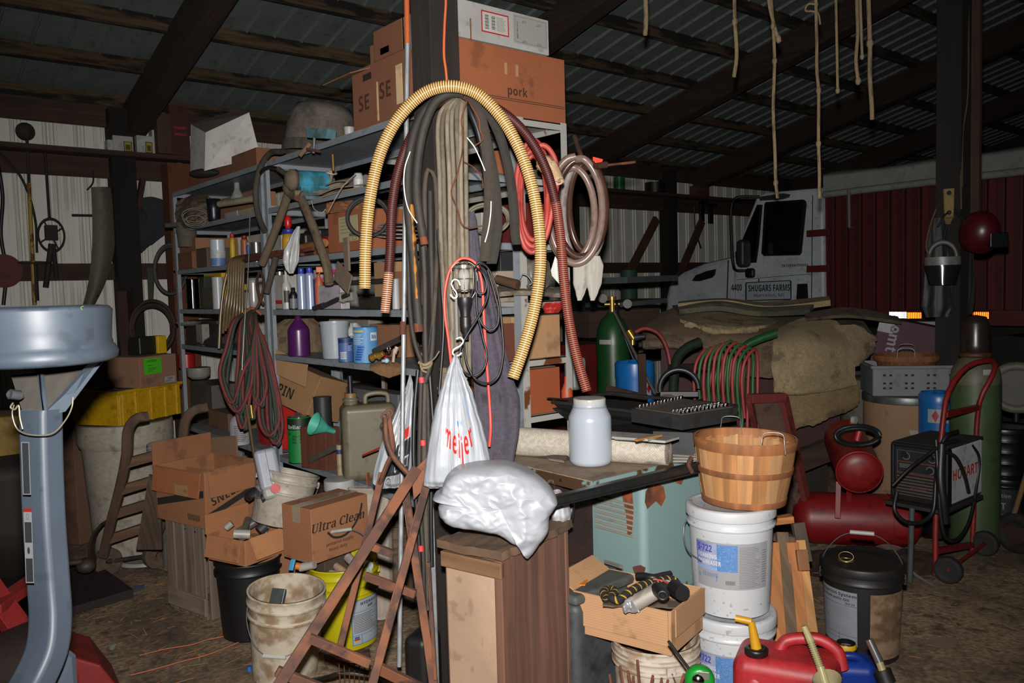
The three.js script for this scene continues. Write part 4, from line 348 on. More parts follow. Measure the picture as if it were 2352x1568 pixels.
// ---- fourth shelf ----
{ const C = (nm, l, px, yt, w, ins, m, ex, g, prof = CANP, cat = 'can') => { const [p, r, h] = onShelfV(px, yt, w, 3, ins); return vessel(nm, l, cat, p, r, h, { p: prof, m }, ex ?? [], g); };
  C('black_pot', 'glossy black metal can on the far fourth shelf', 444, 640, 30, .04, M(0x08080a, null, .12)); shelfCarton('dark green-brown box beside the black can', 460, 472, 636, 3, .05, .15, pm(0x1d261a)); shelfCarton('bright yellow box on the far fourth shelf', 472, 512, 630, 3, .12, .12, pm(0xd1aa12)); shelfCarton('low brown box in front of the yellow box', 466, 492, 662, 3, .04, .06, pm(0x4c3c2c)); C('steel_canister', 'pale grey canister in front of the yellow box', 503, 636, 26, .05, M(0xa4a6aa, null, .35)); shelfCarton('small white carton behind the clear hose', 556, 567, 672, 3, .1, .08, pm(0xa9a6a4)); C('spray_can', 'black spray can with a yellow label by the clear hose', 562, 622, 16, .12, M(0x17161a, null, .4), [lab('label', pm(0xb59a22), .5, .65)]);
  C('steel_thermos', 'long silver cylinder hanging beside the hose bundle', 584, 640, 22, .02, M(0xa2a09c, null, .28, .3), [], undefined, [[.5, 0], [.9, .12], [1, .3], [1, .85], [.9, .95], [.6, 1]]); C('white_can', 'narrow white can by the shelf upright', 605, 676, 18, .12, pm(0xb3b1ad));
  { const t = shelfCarton('square white tin with a red stripe and screw cap', 612, 655, 634, 3, .06, .13, pm(0xb5b0a8, .45), { plain: true, name: 'metal_tin', cat: 'tin' }); part(t, 'stripe', box(.001, .022, t.LL * .98, -.0656, t.hh * .2, 0, 0), pm(0xb0201c)); part(t, 'cap', cyl(.022, .022, .02, -.03, t.hh, 0, 16), M(0xa8a8a6, null, .3, .8)); shelfCarton('white box with green print behind the white bottle', 640, 690, 634, 3, .2, .08, pm(0xb0afa6)); }
  C('additive_bottle', 'white long-necked bottle with a dark oval label', 660, 620, 22, .03, pm(0xbab8b4, .35), [lab('label', pm(0x3a2a2c), .18, .48, .6)], undefined, BOTP, 'bottle'); C('additive_bottle', 'small black bottle with a silver label', 675, 660, 21, .02, M(0x101216, null, .4), [lab('label', pm(0x6e7276), .06, .5, .9)], undefined, [[.95, 0], [1, .04], [1, .62], [.6, .8], [.45, .82], [.45, 1]], 'bottle');
  for (const [x, yt, l] of [[695, 616, 'silver-blue spray can with a blue cap beside the black bottle'], [714, 614, 'silver-blue spray can with a blue cap and dark blue back']]) { const [p, r, h] = onShelfV(x, yt, 22, 3, .03); vessel('spray_can', l, 'can', p, r, h, { p: SPRAYP, m: M(0x8f9bb8, null, .25, .2) }, [{ n: 'cap', m: pm(0x2c3fae, .4), p: [[.62, .84], [.64, .98], [.58, 1]] }, ...(x > 700 ? [{ n: 'label', m: pm(0x123f86), keep: true, g: (R, H) => wrap(R * .99, R * .99, H * .03, H * .72, .75, 1.9) }] : [])]); }
  { const [p, r, h] = onShelfV(735, 612, 20, 3, .07); const t = vessel('spray_bottle', 'trigger bottle with an orange head behind the blue-capped cans', 'bottle', p, r, h, { p: [[.9, 0], [1, .05], [1, .6], [.4, .78], [.4, .84]], m: pm(0xb55d3a) }); part(t, 'trigger_head', [box(r * 1.9, h * .14, r * .8, r * .4, h * .93, 0, .004)], pm(0xd0641c)); part(t, 'trigger', tube([v3(r * .3, h * .86, 0), v3(0, h * .8, .005), v3(-r * .2, h * .62, .01)], .004, 12, 6), pm(0xc9a41c)); }
  { const b = shelfCarton('slim white carton printed with blue flowers', 733, 784, 657, 3, .05, .05, pm(0xb4acb2)); b.rotation.x = 0; } C('cookie_tin', 'white tub with a pink lid behind the pipe cutter', 781, 616, 44, .26, pm(0xaaa5a8), [{ n: 'lid', m: pm(0xc03a78, .4), p: [[1.03, .84], [1.03, .98], [.9, 1]] }]); C('cookie_tin', 'small pink and white tub half hidden by the cutter leg', 738, 620, 30, .26, pm(0xa89aa4), [lab('label', pm(0xb04a72), .3, .8)]);
  one('pvc_fitting', 'grey plastic pipe fitting lying on the fourth shelf', 'fitting', [rod(onS(782, 1.53, .02), onS(815, 1.535, .06), .024, 16), rod(onS(786, 1.53, .02), onS(790, 1.53, .025), .027, 16)], M(0x9a948c, 'mott', .5)); one('grease_gun', 'black grease gun hose with a steel coupler along the shelf lip', 'tool', [rod(onS(742, 1.49, -.01), onS(800, 1.545, .02), .012), rod(onS(722, 1.478, -.012), onS(744, 1.495, -.01), .014)], M(0x4a4a48, 'galv', .4, .5)); one('steel_bar', 'long dark steel bar laid above the fourth shelf', 'bar', rod(onS(735, 1.60, .12), onS(900, 1.605, .12), .013), M(0x35312e, 'mott', .6)); shelfCarton('low dark tin tray below the yellow hose end', 824, 880, 684, 3, .05, .12, M(0x4a433c, 'galv', .4, .5)); C('small_jar', 'white jar beside the galvanised pipe', 910, 640, 18, .1, pm(0xb0b0b0)); shelfCarton('tan folded carton leaning behind the red hose', 862, 900, 604, 3, .14, .1, M(0xa07a58, 'card', .9)); shelfCarton('brown carton by the steel pipe on the fourth shelf', 900, 926, 625, 3, .12, .2, kraft);
}
// ---- fifth shelf ----
{ const C = (nm, l, px, yt, w, ins, m, ex, prof = CANP, cat = 'can') => { const [p, r, h] = onShelfV(px, yt, w, 4, ins); return vessel(nm, l, cat, p, r, h, { p: prof, m }, ex ?? []); };
  one('burlap_sack', 'brown burlap sack slumped on the fifth shelf', 'sack', sack([[732, 655, 720, .05], [748, 626, 738, .08], [775, 614, 742, .1], [800, 612, 740, .08], [812, 618, 738, .07], [817, 640, 720, .02]], 4.8, { wr: .03, n: 50, m: 34, ph: 7 }), M(0x77644c, 'burl', .95));
  C('coolant_bottle', 'dark purple long-necked bottle on the fifth shelf', 688, 724, 50, .04, M(0x45194f, null, .32), [], [[.95, 0], [1, .02], [1, .62], [.9, .7], [.42, .86], [.28, .9], [.28, 1]], 'bottle'); C('plastic_tub', 'translucent grey plastic tub beside the blue cans', 771, 738, 68, .08, M(0x8f979f, null, .35), [], [[.82, 0], [.84, .02], [.88, .2], [.87, .21], [.97, .93], [1.02, .95], [1.02, 1], [.98, 1], [.86, .3]], 'tub');
  C('coffee_can', 'small blue printed can with a paper barcode', 795, 776, 34, .01, pm(0x3e6098, .35), [lab('label', paper(128, 128, (g, W, H) => { g.fillStyle = '#4a6aa6'; g.fillRect(0, 0, W, H); g.fillStyle = '#1f3468'; g.fillRect(0, 0, W, 22); g.fillStyle = '#cfd6e2'; g.fillRect(22, 74, 46, 40); g.fillStyle = '#222'; for (let i = 0; i < 11; i++) g.fillRect(25 + i * 4, 78, i % 3 ? 1 : 2, 32); g.fillRect(84, 26, 30, 8); lines(g, 80, 40, 36, 4, 8, '#dfe6f2'); }), .03, .97, 1.2)]);
  C('coffee_can', 'tall light blue printed can next to the galvanised pipe', 841, 750, 57, .05, pm(0x4d8ac4, .35), [lab('label', paper(256, 192, (g, W, H) => { g.fillStyle = '#5b9ad0'; g.fillRect(0, 0, W, H); g.fillStyle = '#d4c850'; g.fillRect(0, 10, 110, 10); lines(g, 10, 34, 110, 6, 10, '#cfe0f0', 4); g.fillStyle = '#2450b0'; for (let i = 0; i < 6; i++) g.fillRect(60 - i * 6, 100 + i * 14, 60, 9); g.fillStyle = '#d8e4ee'; g.fillRect(170, 24, 70, 46); g.fillStyle = '#23407a'; g.font = 'bold 34px sans-serif'; g.fillText('Mo', 178, 60); }), .02, .96, 1.3)]);
  one('foil_bag', 'crumpled clear wrapper stuffed behind the blue cans', 'bag', sack([[742, 805, 822, .02], [755, 800, 832, .03], [770, 800, 826, .03], [776, 806, 818, .01]], 3.95, { wr: .03, n: 24, m: 14 }), M(0x9a9a98, null, .2)); for (const [x, y, l] of [[852, 822, 'round brass fitting beside the blue can'], [868, 818, 'dull brass fitting beside the round one']]) one('brass_fitting', l, 'fitting', rot(lathe([[.012, 0], [.018, 0], [.018, .012], [.013, .015], [.013, .035], [.008, .035]], 12), 1.2, .4), M(0xb08a3c, null, .3, .7), V(x, y, 3.72)); one('red_knob', 'small red knob lying among the fittings', 'knob', lathe([[.001, 0], [.013, .002], [.014, .016], [.001, .02]], 10).rotateX(.8), pm(0xb52222), onS(882, 4, .06).add(v3(0, .03, 0))); one('chrome_ring', 'chrome ring fitting beside the red knob', 'ring', new THREE.TorusGeometry(.011, .004, 8, 16), M(0xc0c0bc, null, .2, .9), V(893, 800, 3.64), .4); one('glass_bulb', 'small bulb with a blue tip on the leather flap', 'bulb', [new THREE.SphereGeometry(.012, 12, 10), rod(v3(-.022, 0, 0), v3(-.008, 0, 0), .007)], M(0x8fb0b8, null, .2), V(888, 828, 3.6)); one('spark_plug', 'pink and white ceramic plugs beside the pipe', 'plug', [rod(V(903, 832, 3.6), V(906, 802, 3.62), .007), rod(V(906, 812, 3.62), V(912, 796, 3.62), .01)], pm(0xc0a39a)); one('steel_flat', 'dark flat bar lying over the fittings', 'bar', beam(V(857, 808, 3.74), V(924, 776, 3.6), .012, .026), M(0x3b3632, 'mott', .6)); one('leather_flap', 'tan leather flap hanging over the fifth shelf lip', 'leather', cloth([[[852, 838, 3.84], [890, 828, 3.74], [926, 842, 3.62]], [[850, 846, 3.78], [890, 842, 3.68], [926, 850, 3.58]], [[856, 850, 3.76], [893, 866, 3.66], [926, 856, 3.56]]], { amp: .01, nu: 20, nv: 14 }), M(0x98714e, 'mott', .85));  // the small red turned piece among the fittings is a knob
  shelfCarton('dusty newspapers and white carton behind the tub', 760, 850, 730, 4, .3, .1, pm(0x8b8378)); shelfCarton('brown box at the back of the fifth shelf', 850, 925, 745, 4, .28, .1, kraft); shelfCarton('dark brown box at the far end of the fifth shelf', 436, 500, 735, 4, .15, .2, pm(0x3c3128)); one('dark_rag', 'dark greasy rag heap on the far fifth shelf', 'rag', cloth([[onS(432, 4, .34), onS(470, 4, .34), onS(512, 4, .34)].map(p => p.setY(1.26)), [onS(430, 4, .16), onS(468, 4, .18), onS(512, 4, .16)].map(p => p.setY(1.36)), [onS(430, 4, .02), onS(468, 4, .02), onS(512, 4, .02)].map(p => p.setY(1.222))], { amp: .04, nu: 30, nv: 20 }), M(0x2d2622, 'grime', .95)); shelfCarton('pale small carton on the dark rag heap', 452, 466, 752, 4, .02, .05, pm(0x8c8880), { h: .15 }); one('tin_dish', 'white enamel dish on the far fifth shelf', 'dish', lathe([[.0001, 0], [.07, .002], [.1, .03], [.097, .03], [.068, .006]], 20), pm(0x8e8b86, .3), onS(436, 4, .08).add(v3(0, .13, 0))); shelfCarton('orange small carton on the upright', 602, 622, 738, 4, .05, .1, pm(0xb5781c), { h: .1 });
}
// ---- sixth shelf ----
{ const C = (nm, l, px, yt, w, ins, m, ex, prof = CANP, cat = 'can') => { const [p, r, h] = onShelfV(px, yt, w, 5, ins); return vessel(nm, l, cat, p, r, h, { p: prof, m }, ex ?? []); };
  const t = thing('cardboard_box', 'torn tan carton lying tilted on the lowest shelf', 'box', onS(712, 5, .2).add(v3(0, .36, 0)), .25); t.rotation.x = .25; t.rotation.z = -.3; part(t, 'body', box(.26, .24, .4, 0, 0, 0, .004), M(0x9c7650, 'card', .9)); part(t, 'print', text('SPIN', .06).rotateY(-Math.PI / 2).translate(-.132, -.04, -.05), ink, { keep: true }); part(t, 'flap', box(.004, .14, .3, -.17, .16, .02, .001).rotateZ(.3), kraftL);
  one('fuel_box', 'bright red metal box at the back of the lowest shelf', 'box', bbx(.2, .29, .34, 0, 0, 0, .01), pm(0xb3201c, .4), onS(655, 5, .18)); C('green_can', 'green can of thinner with a chrome neck', 690, 957, 52, .02, M(0x0f7a33, null, .25), [{ n: 'neck', m: M(0xb8b8b4, null, .2, .9), p: [[.9, .99], [.6, 1.01], [.25, 1.03], [.25, 1.08]] }, lab('label', paper(128, 192, (g, W, H) => { g.fillStyle = '#128a3c'; g.fillRect(0, 0, W, H); g.fillStyle = '#0b2d18'; g.fillRect(0, 0, W, 50); g.fillStyle = '#e6ece6'; g.font = 'bold 22px serif'; g.fillText('Reliance', 8, 44); g.save(); g.translate(96, 170); g.rotate(-Math.PI / 2); g.font = 'bold 24px serif'; g.fillText('Reducer', 0, 0); g.restore(); g.fillStyle = '#0d5c2a'; for (let i = 0; i < 12; i++) g.fillRect(10 + (i * 29) % 60, 62 + (i * 13) % 40, 16, 8); }), .02, .98, 1.3)]);
  one('wood_block', 'brown wooden block spattered with white paint', 'wood', bbx(.1, .22, .2, 0, 0, 0, .003), M(0x6e3a24, 'wood', .85), onS(738, 5, .03), .25); C('black_canister', 'black plastic canister behind the teal funnel', 746, 912, 42, .14, M(0x24262a, null, .5), [{ n: 'collar', m: M(0x33353a, null, .5), p: [[.8, .9], [.82, 1], [.7, 1]] }]); { const p = onS(772, 5, .06).add(v3(0, .2, 0)); one('oil_funnel', 'teal ribbed funnel lying on its side', 'funnel', rot(lathe([[.012, 0], [.02, .05], [.062, .12], [.062, .125], [.018, .05]], 20), 0, 0, 1.1), M(0x4fb39c, 'mott', .5), p, toCam(p) + .4); }
  one('steel_angle', 'dull steel bar resting against the wooden block', 'bar', beam(onS(712, .67, -.02), onS(792, .80, .02), .03, .03), M(0x56504a, 'grime', .6)); C('spray_can', 'small worn blue and tan can by the jerry can', 782, 1022, 15, .0, pm(0x9a8a6a), [lab('label', pm(0x2a2c6a), .72, .86)]);
  // jerry can
  const jp = onS(850, 5, .09), d = dep(jp), k = d / FPX; const j = thing('jerry_can', 'large olive-tan plastic jerry can with a dented side', 'jerry can', [jp.x, .632, jp.z], toCam(jp) + .12); const jm = M(0x6b6450, 'mott', .42); const W = 122 * k, H = 172 * k; part(j, 'body', new RoundedBoxGeometry(W, H, .17, 5, .035).translate(0, H / 2, 0), jm); part(j, 'dent_rib', [tube([v3(W * .44, H * .78, .08), v3(W * .2, H * .72, .1), v3(W * .42, H * .6, .088)], .012, 16, 8)], jm); part(j, 'handle', tube([v3(-.01, H - .01, 0), v3(-.005, H + .035, 0), v3(.02, H + .045, 0), v3(.075, H + .045, 0), v3(.1, H + .035, 0), v3(.105, H - .01, 0)], .012, 30, 9), M(0x77705a, 'mott', .45)); part(j, 'neck', lathe([[.034, 0], [.034, .02], [.04, .022], [.04, .032], [.03, .034], [.03, .045]], 18).translate(-W * .3, H - .005, 0), jm); part(j, 'cap', cyl(.03, .03, .02, -W * .3, H + .035, 0, 16), M(0x7a5a34, null, .5)); part(j, 'spout', cyl(.013, .012, .09, -W * .3, H + .05, 0, 12), rubB);
  { const [p, r, h] = onShelfV(552, 940, 44, 5, -.02); const q = vessel('white_jug', 'white plastic jug with a printed label under the hose hank', 'jug', p, r, h * .9, { p: [[.92, 0], [1, .04], [1, .7], [.75, .85], [.35, .92], [.35, 1]], m: pm(0xb0b2b4, .4) }, [lab('label', paper(96, 128, (g, W, H) => { g.fillStyle = '#b4b6b8'; g.fillRect(0, 0, W, H); lines(g, 20, 14, 66, 9, 12, '#777', 6); }), .08, .7, 1)]); }
  one('red_stick', 'thin red stick leaning against the jerry can', 'stick', rod(V(833, 1046, 3.74), V(880, 1025, 3.64), .0045), pm(0xb02a20)); one('orange_tag', 'orange tag beside the jerry can', 'tag', bbx(.03, .06, .003), pm(0xa65a30), onS(846, 5, .005), .6); shelfCarton('grey bucket rim and cloth behind the jerry can', 800, 920, 890, 5, .3, .1, pm(0x6c6c70)); shelfCarton('stacked brown carton at the far end of the lowest shelf', 440, 530, 985, 5, .15, .25, kraft); shelfCarton('tan carton on the brown carton at the far end', 480, 525, 940, 5, .1, .2, M(0x7a5a42, 'card', .9));
  { const [p, r, h] = onShelfV(462, 880, 48, 5, .2); vessel('dish_stack', 'round white dish standing on the far lowest shelf', 'dish', [p.x, p.y + .30, p.z], r * 1.1, .09, { p: [[.6, 0], [.95, .3], [1, .95], [.9, 1]], m: pm(0x8d8a82) }); } shelfCarton('grey carton holding up the white dish', 440, 490, 905, 5, .12, .22, pm(0x615a52), { h: .29 }); one('red_can', 'red and white tin at the far upright', 'tin', [cyl(.06, .06, .1, 0, 0, 0, 18)], M(0x9c1c20, null, .3), onS(436, 5, .1).add(v3(0, .40, 0))); 
}
// twin welding hose hank and clear tubing hank
{ const h = thing('twin_hose_hank', 'hank of twin red and green welding hose hung from the shelf upright', 'hose'); const rM = M(0x6e2a28, 'grime', .7), gM = M(0x2b3630, 'grime', .7); const L = [[540, 505, 860, 925, 560], [535, 515, 900, 945, 575], [555, 545, 950, 985, 570], [560, 560, 930, 960, 590], [575, 600, 980, 1000, 640], [580, 620, 1000, 1020, 648], [568, 580, 900, 930, 612]];
  L.forEach(([xt, xl, yl, yb, xr], i) => { for (const [o, m] of [[0, rM], [8, gM]]) part(h, m === rM ? 'red_hose' : 'green_hose', tube(pts([[580, 712, 4.68], [xt + o * .6, 735 + i * 3, 4.56 + i * .015], [lerp(xt, xl, .6) + o, 800, 4.52 + i * .012], [xl + o, yl, 4.5], [(xl + xr) / 2 + o, yb + o * .6, 4.48], [xr - o * .8, yl - 10, 4.49], [lerp(xr, 590, .5) - o * .5, 820, 4.52], [588, 740, 4.58], [584, 715, 4.66]]), .0105, 80, 8), m); }); part(h, 'tie', tube(pts([[560, 718, 4.6], [580, 708, 4.58], [600, 722, 4.58]]), .008, 14), M(0x8a4a26, null, .8)); part(h, 'brass_end', rod(V(566, 930, 4.4), V(600, 1150, 4.2), .008), M(0x6b5c40, null, .4, .4)); part(h, 'torch_tube', rod(V(576, 930, 4.4), V(580, 960, 4.4), .009), M(0x9a7a3c, null, .35, .6));
  const c = thing('clear_hose_hank', 'hank of yellowed clear tubing hung beside the silver cylinder', 'hose'); const cm = M(0x6e5f46, 'grime', .25); for (let i = 0; i < 7; i++) part(c, 'strand', tube(pts([[548, 590, 4.98], [528 + i * 5, 600, 4.9], [524 + i * 5.6, 660, 4.88], [516 + i * 6.4, 715 + i * 3, 4.88], [512 + i * 6, 765 - i * 6, 4.92]]), .0085, 30, 7), cm); part(c, 'loop', tube(pts([[530, 600, 4.92], [516, 650, 4.92], [507, 720, 4.92], [503, 800, 4.92]]), .0095, 30, 7), cm); one('wire_rod', 'long thin wire hanging in front of the hose hanks', 'wire', tube(pts([[574, 500, 4.66], [570, 620, 4.5], [562, 740, 4.42], [556, 850, 4.4]]), .0032, 30, 6), M(0x9a958a, null, .4, .5)); one('pliers', 'pair of rusty pliers hooked on the shelf beside the clear tubing', 'pliers', [tube(pts([[595, 625, 4.6], [590, 650, 4.58], [600, 690, 4.57], [606, 700, 4.57]]), .008, 20, 6), tube(pts([[600, 625, 4.6], [606, 650, 4.58], [594, 700, 4.57], [580, 718, 4.57]]), .008, 20, 6)], rustD); }
// ---------- buckets, crate, green machine and what stands on it ----------
function bucket(name, label, pos, o) { const { rb = .132, rt = .148, h = .368, m } = o; const t = thing(name, label, 'bucket', pos, o.turn ?? toCam(Array.isArray(pos) ? v3(...pos) : pos), o.group); const R = y => lerp(rb, rt, y / h);
  const pr = [[.0001, .006], [rb - .006, .004], [rb, .01]]; for (const y of o.rings ?? [.80, .90]) pr.push([R(y * h) , y * h - .010], [R(y * h) + .009, y * h - .006], [R(y * h) + .009, y * h + .004], [R(y * h) + .001, y * h + .008]); pr.push([rt, h - .012], [rt + .006, h - .008], [rt + .006, h], [rt - .004, h], [rt - .006, h - .03], [rb - .004, .012], [.0001, .011]);
  part(t, 'body', lathe(pr, 36), m); if (o.lid) part(t, 'lid', lathe([[.0001, h + .004], [rt - .018, h + .004], [rt - .014, h + .014], [rt + .004, h + .014], [rt + .010, h + .006], [rt + .010, h - .022], [rt + .004, h - .026]], 36), o.lidM ?? m);
  if (o.bail) { const b = o.bail, a = b.a, y0 = h * .84, e = part(t, 'bail', tube([v3(-R(y0) - .014, y0, 0), v3(-rt * .92, y0 + Math.sin(a) * .1, Math.cos(a) * .1), v3(-rt * .5, y0 + Math.sin(a) * .19, Math.cos(a) * .19), v3(0, y0 + Math.sin(a) * .215, Math.cos(a) * .215), v3(rt * .5, y0 + Math.sin(a) * .19, Math.cos(a) * .19), v3(rt * .92, y0 + Math.sin(a) * .1, Math.cos(a) * .1), v3(R(y0) + .014, y0, 0)], .0026, 48, 6), wire); if (b.turn) e.rotation.y = b.turn; if (b.grip !== false) part(e, 'grip', rod(v3(-.045, y0 + Math.sin(a) * .212, Math.cos(a) * .212), v3(.045, y0 + Math.sin(a) * .212, Math.cos(a) * .212), .009), b.gm ?? pm(0xb8b6b0)); for (const s of [-1, 1]) { const q = part(t, 'lug', box(.012, .03, .03, s * (R(y0) + .008), y0, 0, .003), m); if (b.turn) q.rotation.y = b.turn; } }
  if (o.label) { const [mat, y0, y1, a0, a1] = o.label; part(t, 'label', wrap(R(y0 * h) + .0012, R(y1 * h) + .0012, y0 * h, y1 * h, a0, a1, 20), mat, { keep: true }); } return t; }
const nearWhite = 0xb2b4b7;
{ // white degreaser pails and the basket
  const degr = () => paper(512, 230, (g, W, H) => { g.fillStyle = '#a2a3a6'; g.fillRect(0, 0, W, H); const gr = g.createLinearGradient(0, 0, 230, 130); gr.addColorStop(0, '#5a62b8'); gr.addColorStop(.5, '#a8aecb'); gr.addColorStop(1, '#5c86c4'); g.fillStyle = gr; g.fillRect(0, 8, 290, 134); g.fillStyle = '#5c8ac6'; g.fillRect(160, 8, 130, 134); for (let i = 0; i < 260; i++) { g.fillStyle = LT[i] > .5 ? '#8fb2dc' : '#3f6aac'; g.fillRect(162 + LT[i * 3] * 124, 10 + LT[i * 7 + 1] * 128, 3, 3); } g.fillStyle = '#8fb0dc'; g.fillRect(0, 128, 160, 14); g.fillStyle = '#4446a2'; g.font = 'bold 46px sans-serif'; g.fillText('S-722', 14, 52); g.fillStyle = '#dadce2'; g.font = 'bold 31px sans-serif'; g.fillText('FOAMING', 14, 84); g.fillText('DEGREASER', 14, 116); g.fillStyle = '#5e76b4'; g.font = 'bold 28px serif'; g.fillText('k', 16, 186); g.fillText('SEASON', 50, 176); g.fillText('J', 150, 190); g.fillStyle = '#444'; for (let i = 0; i < 20; i++) g.fillRect(214 + i * 3, 186, i % 3 ? 1 : 2, 20); lines(g, 300, 18, 150, 26, 8, '#6c6c6e', 2); lines(g, 460, 40, 46, 14, 12, '#6c6c6e', 3); });
  const wm = M(nearWhite, 'speck', .38), P = V(1678, 1165, 2.93); const px = P.x, pz = P.z; bucket('degreaser_pail', 'white lidded degreaser pail at the bottom of the stack', [px - .008, 0, pz + .004], { m: wm, h: .37, rings: [.86], lid: true, label: [degr(), .26, .72, -1.0, .95] }); const t = bucket('degreaser_pail', 'white lidded degreaser pail standing on its twin under the basket', [px, .385, pz], { m: wm, h: .37, rings: [.86], lid: true, label: [degr(), .3, .74, -.95, 1.0] }); part(t, 'bail', tube([v3(-.15, .31, -.03), v3(-.163, .29, -.01), v3(-.165, .25, .01), v3(-.15, .215, .05), v3(-.1, .2, .12)], .0026, 24, 6), wire);
  // basket: staves, bands, wire handles
  const bp = v3(px + .05, .771, pz + .02), b = thing('half_bushel_basket', 'pale wooden half bushel basket on the white pails', 'basket', bp, toCam(bp)); b.rotation.z = -.03; const n = 20, Rb = .142, Rt = .176, H = .225; const st = [M(0xc08a56, 'wood', .7), M(0xb57c48, 'wood', .7), M(0xcb9a68, 'wood', .7)];
  const sg = a => thick(3, 6, (u, v) => { const an = a + (u - .5) * 6.2832 / n * 1.08, r = lerp(Rb, Rt, v) + .004 * Math.sin(v * 3.14) + (u > .5 ? .0012 : 0); return v3(Math.sin(an) * r, v * H, Math.cos(an) * r); }, .0025); for (let i = 0; i < n; i++) part(b, 'stave', sg(i / n * 6.2832), st[(i * 7) % 3]);
  part(b, 'bottom', cyl(Rb - .004, Rb - .004, .006, 0, .004, 0, 28), st[1]); const bd = (y0, y1, k, nm = 'band') => part(b, nm, lathe([[lerp(Rb, Rt, y0 / H) + k, y0], [lerp(Rb, Rt, y0 / H) + k + .004, y0], [lerp(Rb, Rt, y1 / H) + k + .004, y1], [lerp(Rb, Rt, y1 / H) + k, y1]], 40), M(0x9c6238, 'wood', .7)); bd(.0, .022, .001); bd(.108, .128, .005); bd(H - .03, H + .006, .002, 'rim_band'); part(b, 'inner_rim', lathe([[Rt - .008, H - .028], [Rt - .0045, H - .028], [Rt - .004, H + .006], [Rt - .008, H + .006]], 40), M(0xa96d40, 'wood', .7));
  for (const s of [[-.05, -1], [.09, 1]]) part(b, 'wire_handle', tube([v3(s[0] - .04, H - .02, s[1] * (Rt - .01)), v3(s[0] - .036, H + .02, s[1] * (Rt - .012)), v3(s[0] - .03, H + .045, s[1] * (Rt - .02)), v3(s[0] + .03, H + .045, s[1] * (Rt - .02)), v3(s[0] + .036, H + .02, s[1] * (Rt - .012)), v3(s[0] + .04, H - .02, s[1] * (Rt - .01))], .0022, 40, 6), wire);
}
{ // wooden crate with the white bag
  const t = thing('wooden_crate', 'tall worn wooden crate with a pale panel standing on end', 'crate', [1.648, 0, -2.048], .25); const w = .38, d = .24, h = .755, b1 = M(0x7a5444, 'wood', .85), b2 = M(0xa98c74, 'mott', .85), b3 = M(0x6f4c3c, 'wood', .85), tp = M(0x604936, 'wood', .95);
  part(t, 'side_board', bbx(.018, h - .025, d - .02, -w / 2 + .02, 0, 0), b2, { label: 'pale stained plywood panel' }); part(t, 'corner_post', bbx(.055, h - .02, .03, -w / 2 + .0275, 0, d / 2 - .015), M(0x77503f, 'wood', .85)); part(t, 'front_board', bbx(w - .06, h - .02, .018, .028, 0, d / 2 - .014), b3); part(t, 'edge_strip', bbx(.02, h - .02, .026, w / 2 - .01, 0, d / 2 - .014), b1); part(t, 'back_board', bbx(w - .03, h - .02, .018, 0, 0, -d / 2 + .012), b1); part(t, 'side_board', bbx(.018, h - .025, d - .03, w / 2 - .012, 0, 0), b1); part(t, 'side_batten', bbx(.02, .05, d, -w / 2 + .006, h - .075, 0), M(0x7d5a3c, 'wood', .85));
  part(t, 'top_board', thick(24, 12, (u, v) => { const x = lerp(-w / 2 - .012, w / 2 + .006, u), z = lerp(d / 2 + .012, -d / 2 - .005, v) + (v < .01 ? wob(u * 5, .004) : 0); return v3(x, h + .012 + wob(u * 2 + v, .003), z); }, .026), tp);
  // full white bag lying on it
  const C = V(1150, 1150, 2.52), O = [[1262, 1180], [1258, 1215], [1238, 1245], [1213, 1277], [1192, 1250], [1150, 1222], [1100, 1212], [1040, 1202], [1012, 1180], [1008, 1160], [1016, 1148], [996, 1140], [1012, 1126], [1024, 1098], [1052, 1074], [1100, 1066], [1165, 1064], [1222, 1086], [1262, 1118], [1280, 1150]].map(p => V(p[0], p[1], 2.5)); const oc = new THREE.CatmullRomCurve3(O, true, 'catmullrom', .35);
  one('trash_bag', 'stuffed white plastic bag slumped over the wooden crate', 'bag', sheet(260, 110, (u, v) => { const o = oc.getPoint(u).sub(C), s = v * 2, rho = Math.pow(Math.sin(s * Math.PI / 2), .62), T = s < 1 ? .10 : .16; const rg = x => 1 - Math.abs(2 * x - 1), X = o.dot(RT) * rho * 2.2 + .5, Y = o.y * rho * 2.2 + .5, fold = .009 * Math.sin(s * 1.57) ** 3 * (rg(fb(u, v * .5, 22, 2, 3)) - .6) + .03 * (rg(fb(X * .6 + Y * .5, Y - X * .35, 4, 2)) - .6) + .011 * (rg(fb(X + Y, Y * 1.2 - X * .6, 9, 2)) - .6); return C.clone().addScaledVector(o, rho).addScaledVector(TO, Math.sign(1 - s) * Math.pow(Math.abs(Math.cos(s * Math.PI / 2)), .8) * T + fold * (s < 1 ? 1 : -1)); }), new THREE.MeshPhysicalMaterial({ color: 0x8b8e94, roughness: .42, clearcoat: .1, clearcoatRoughness: .4, side: THREE.DoubleSide }), [0, 0, 0], 0, undefined, { keep: true });
  one('trash_bag', 'second white bag showing behind the black channel bar', 'bag', sack([[1128, 1270, 1290, .03], [1150, 1262, 1305, .06], [1175, 1262, 1312, .06], [1195, 1268, 1310, .04]], 2.78, { wr: .02, n: 30, m: 20 }), M(0xa0a0a4, null, .4));
}
const TY = .88;
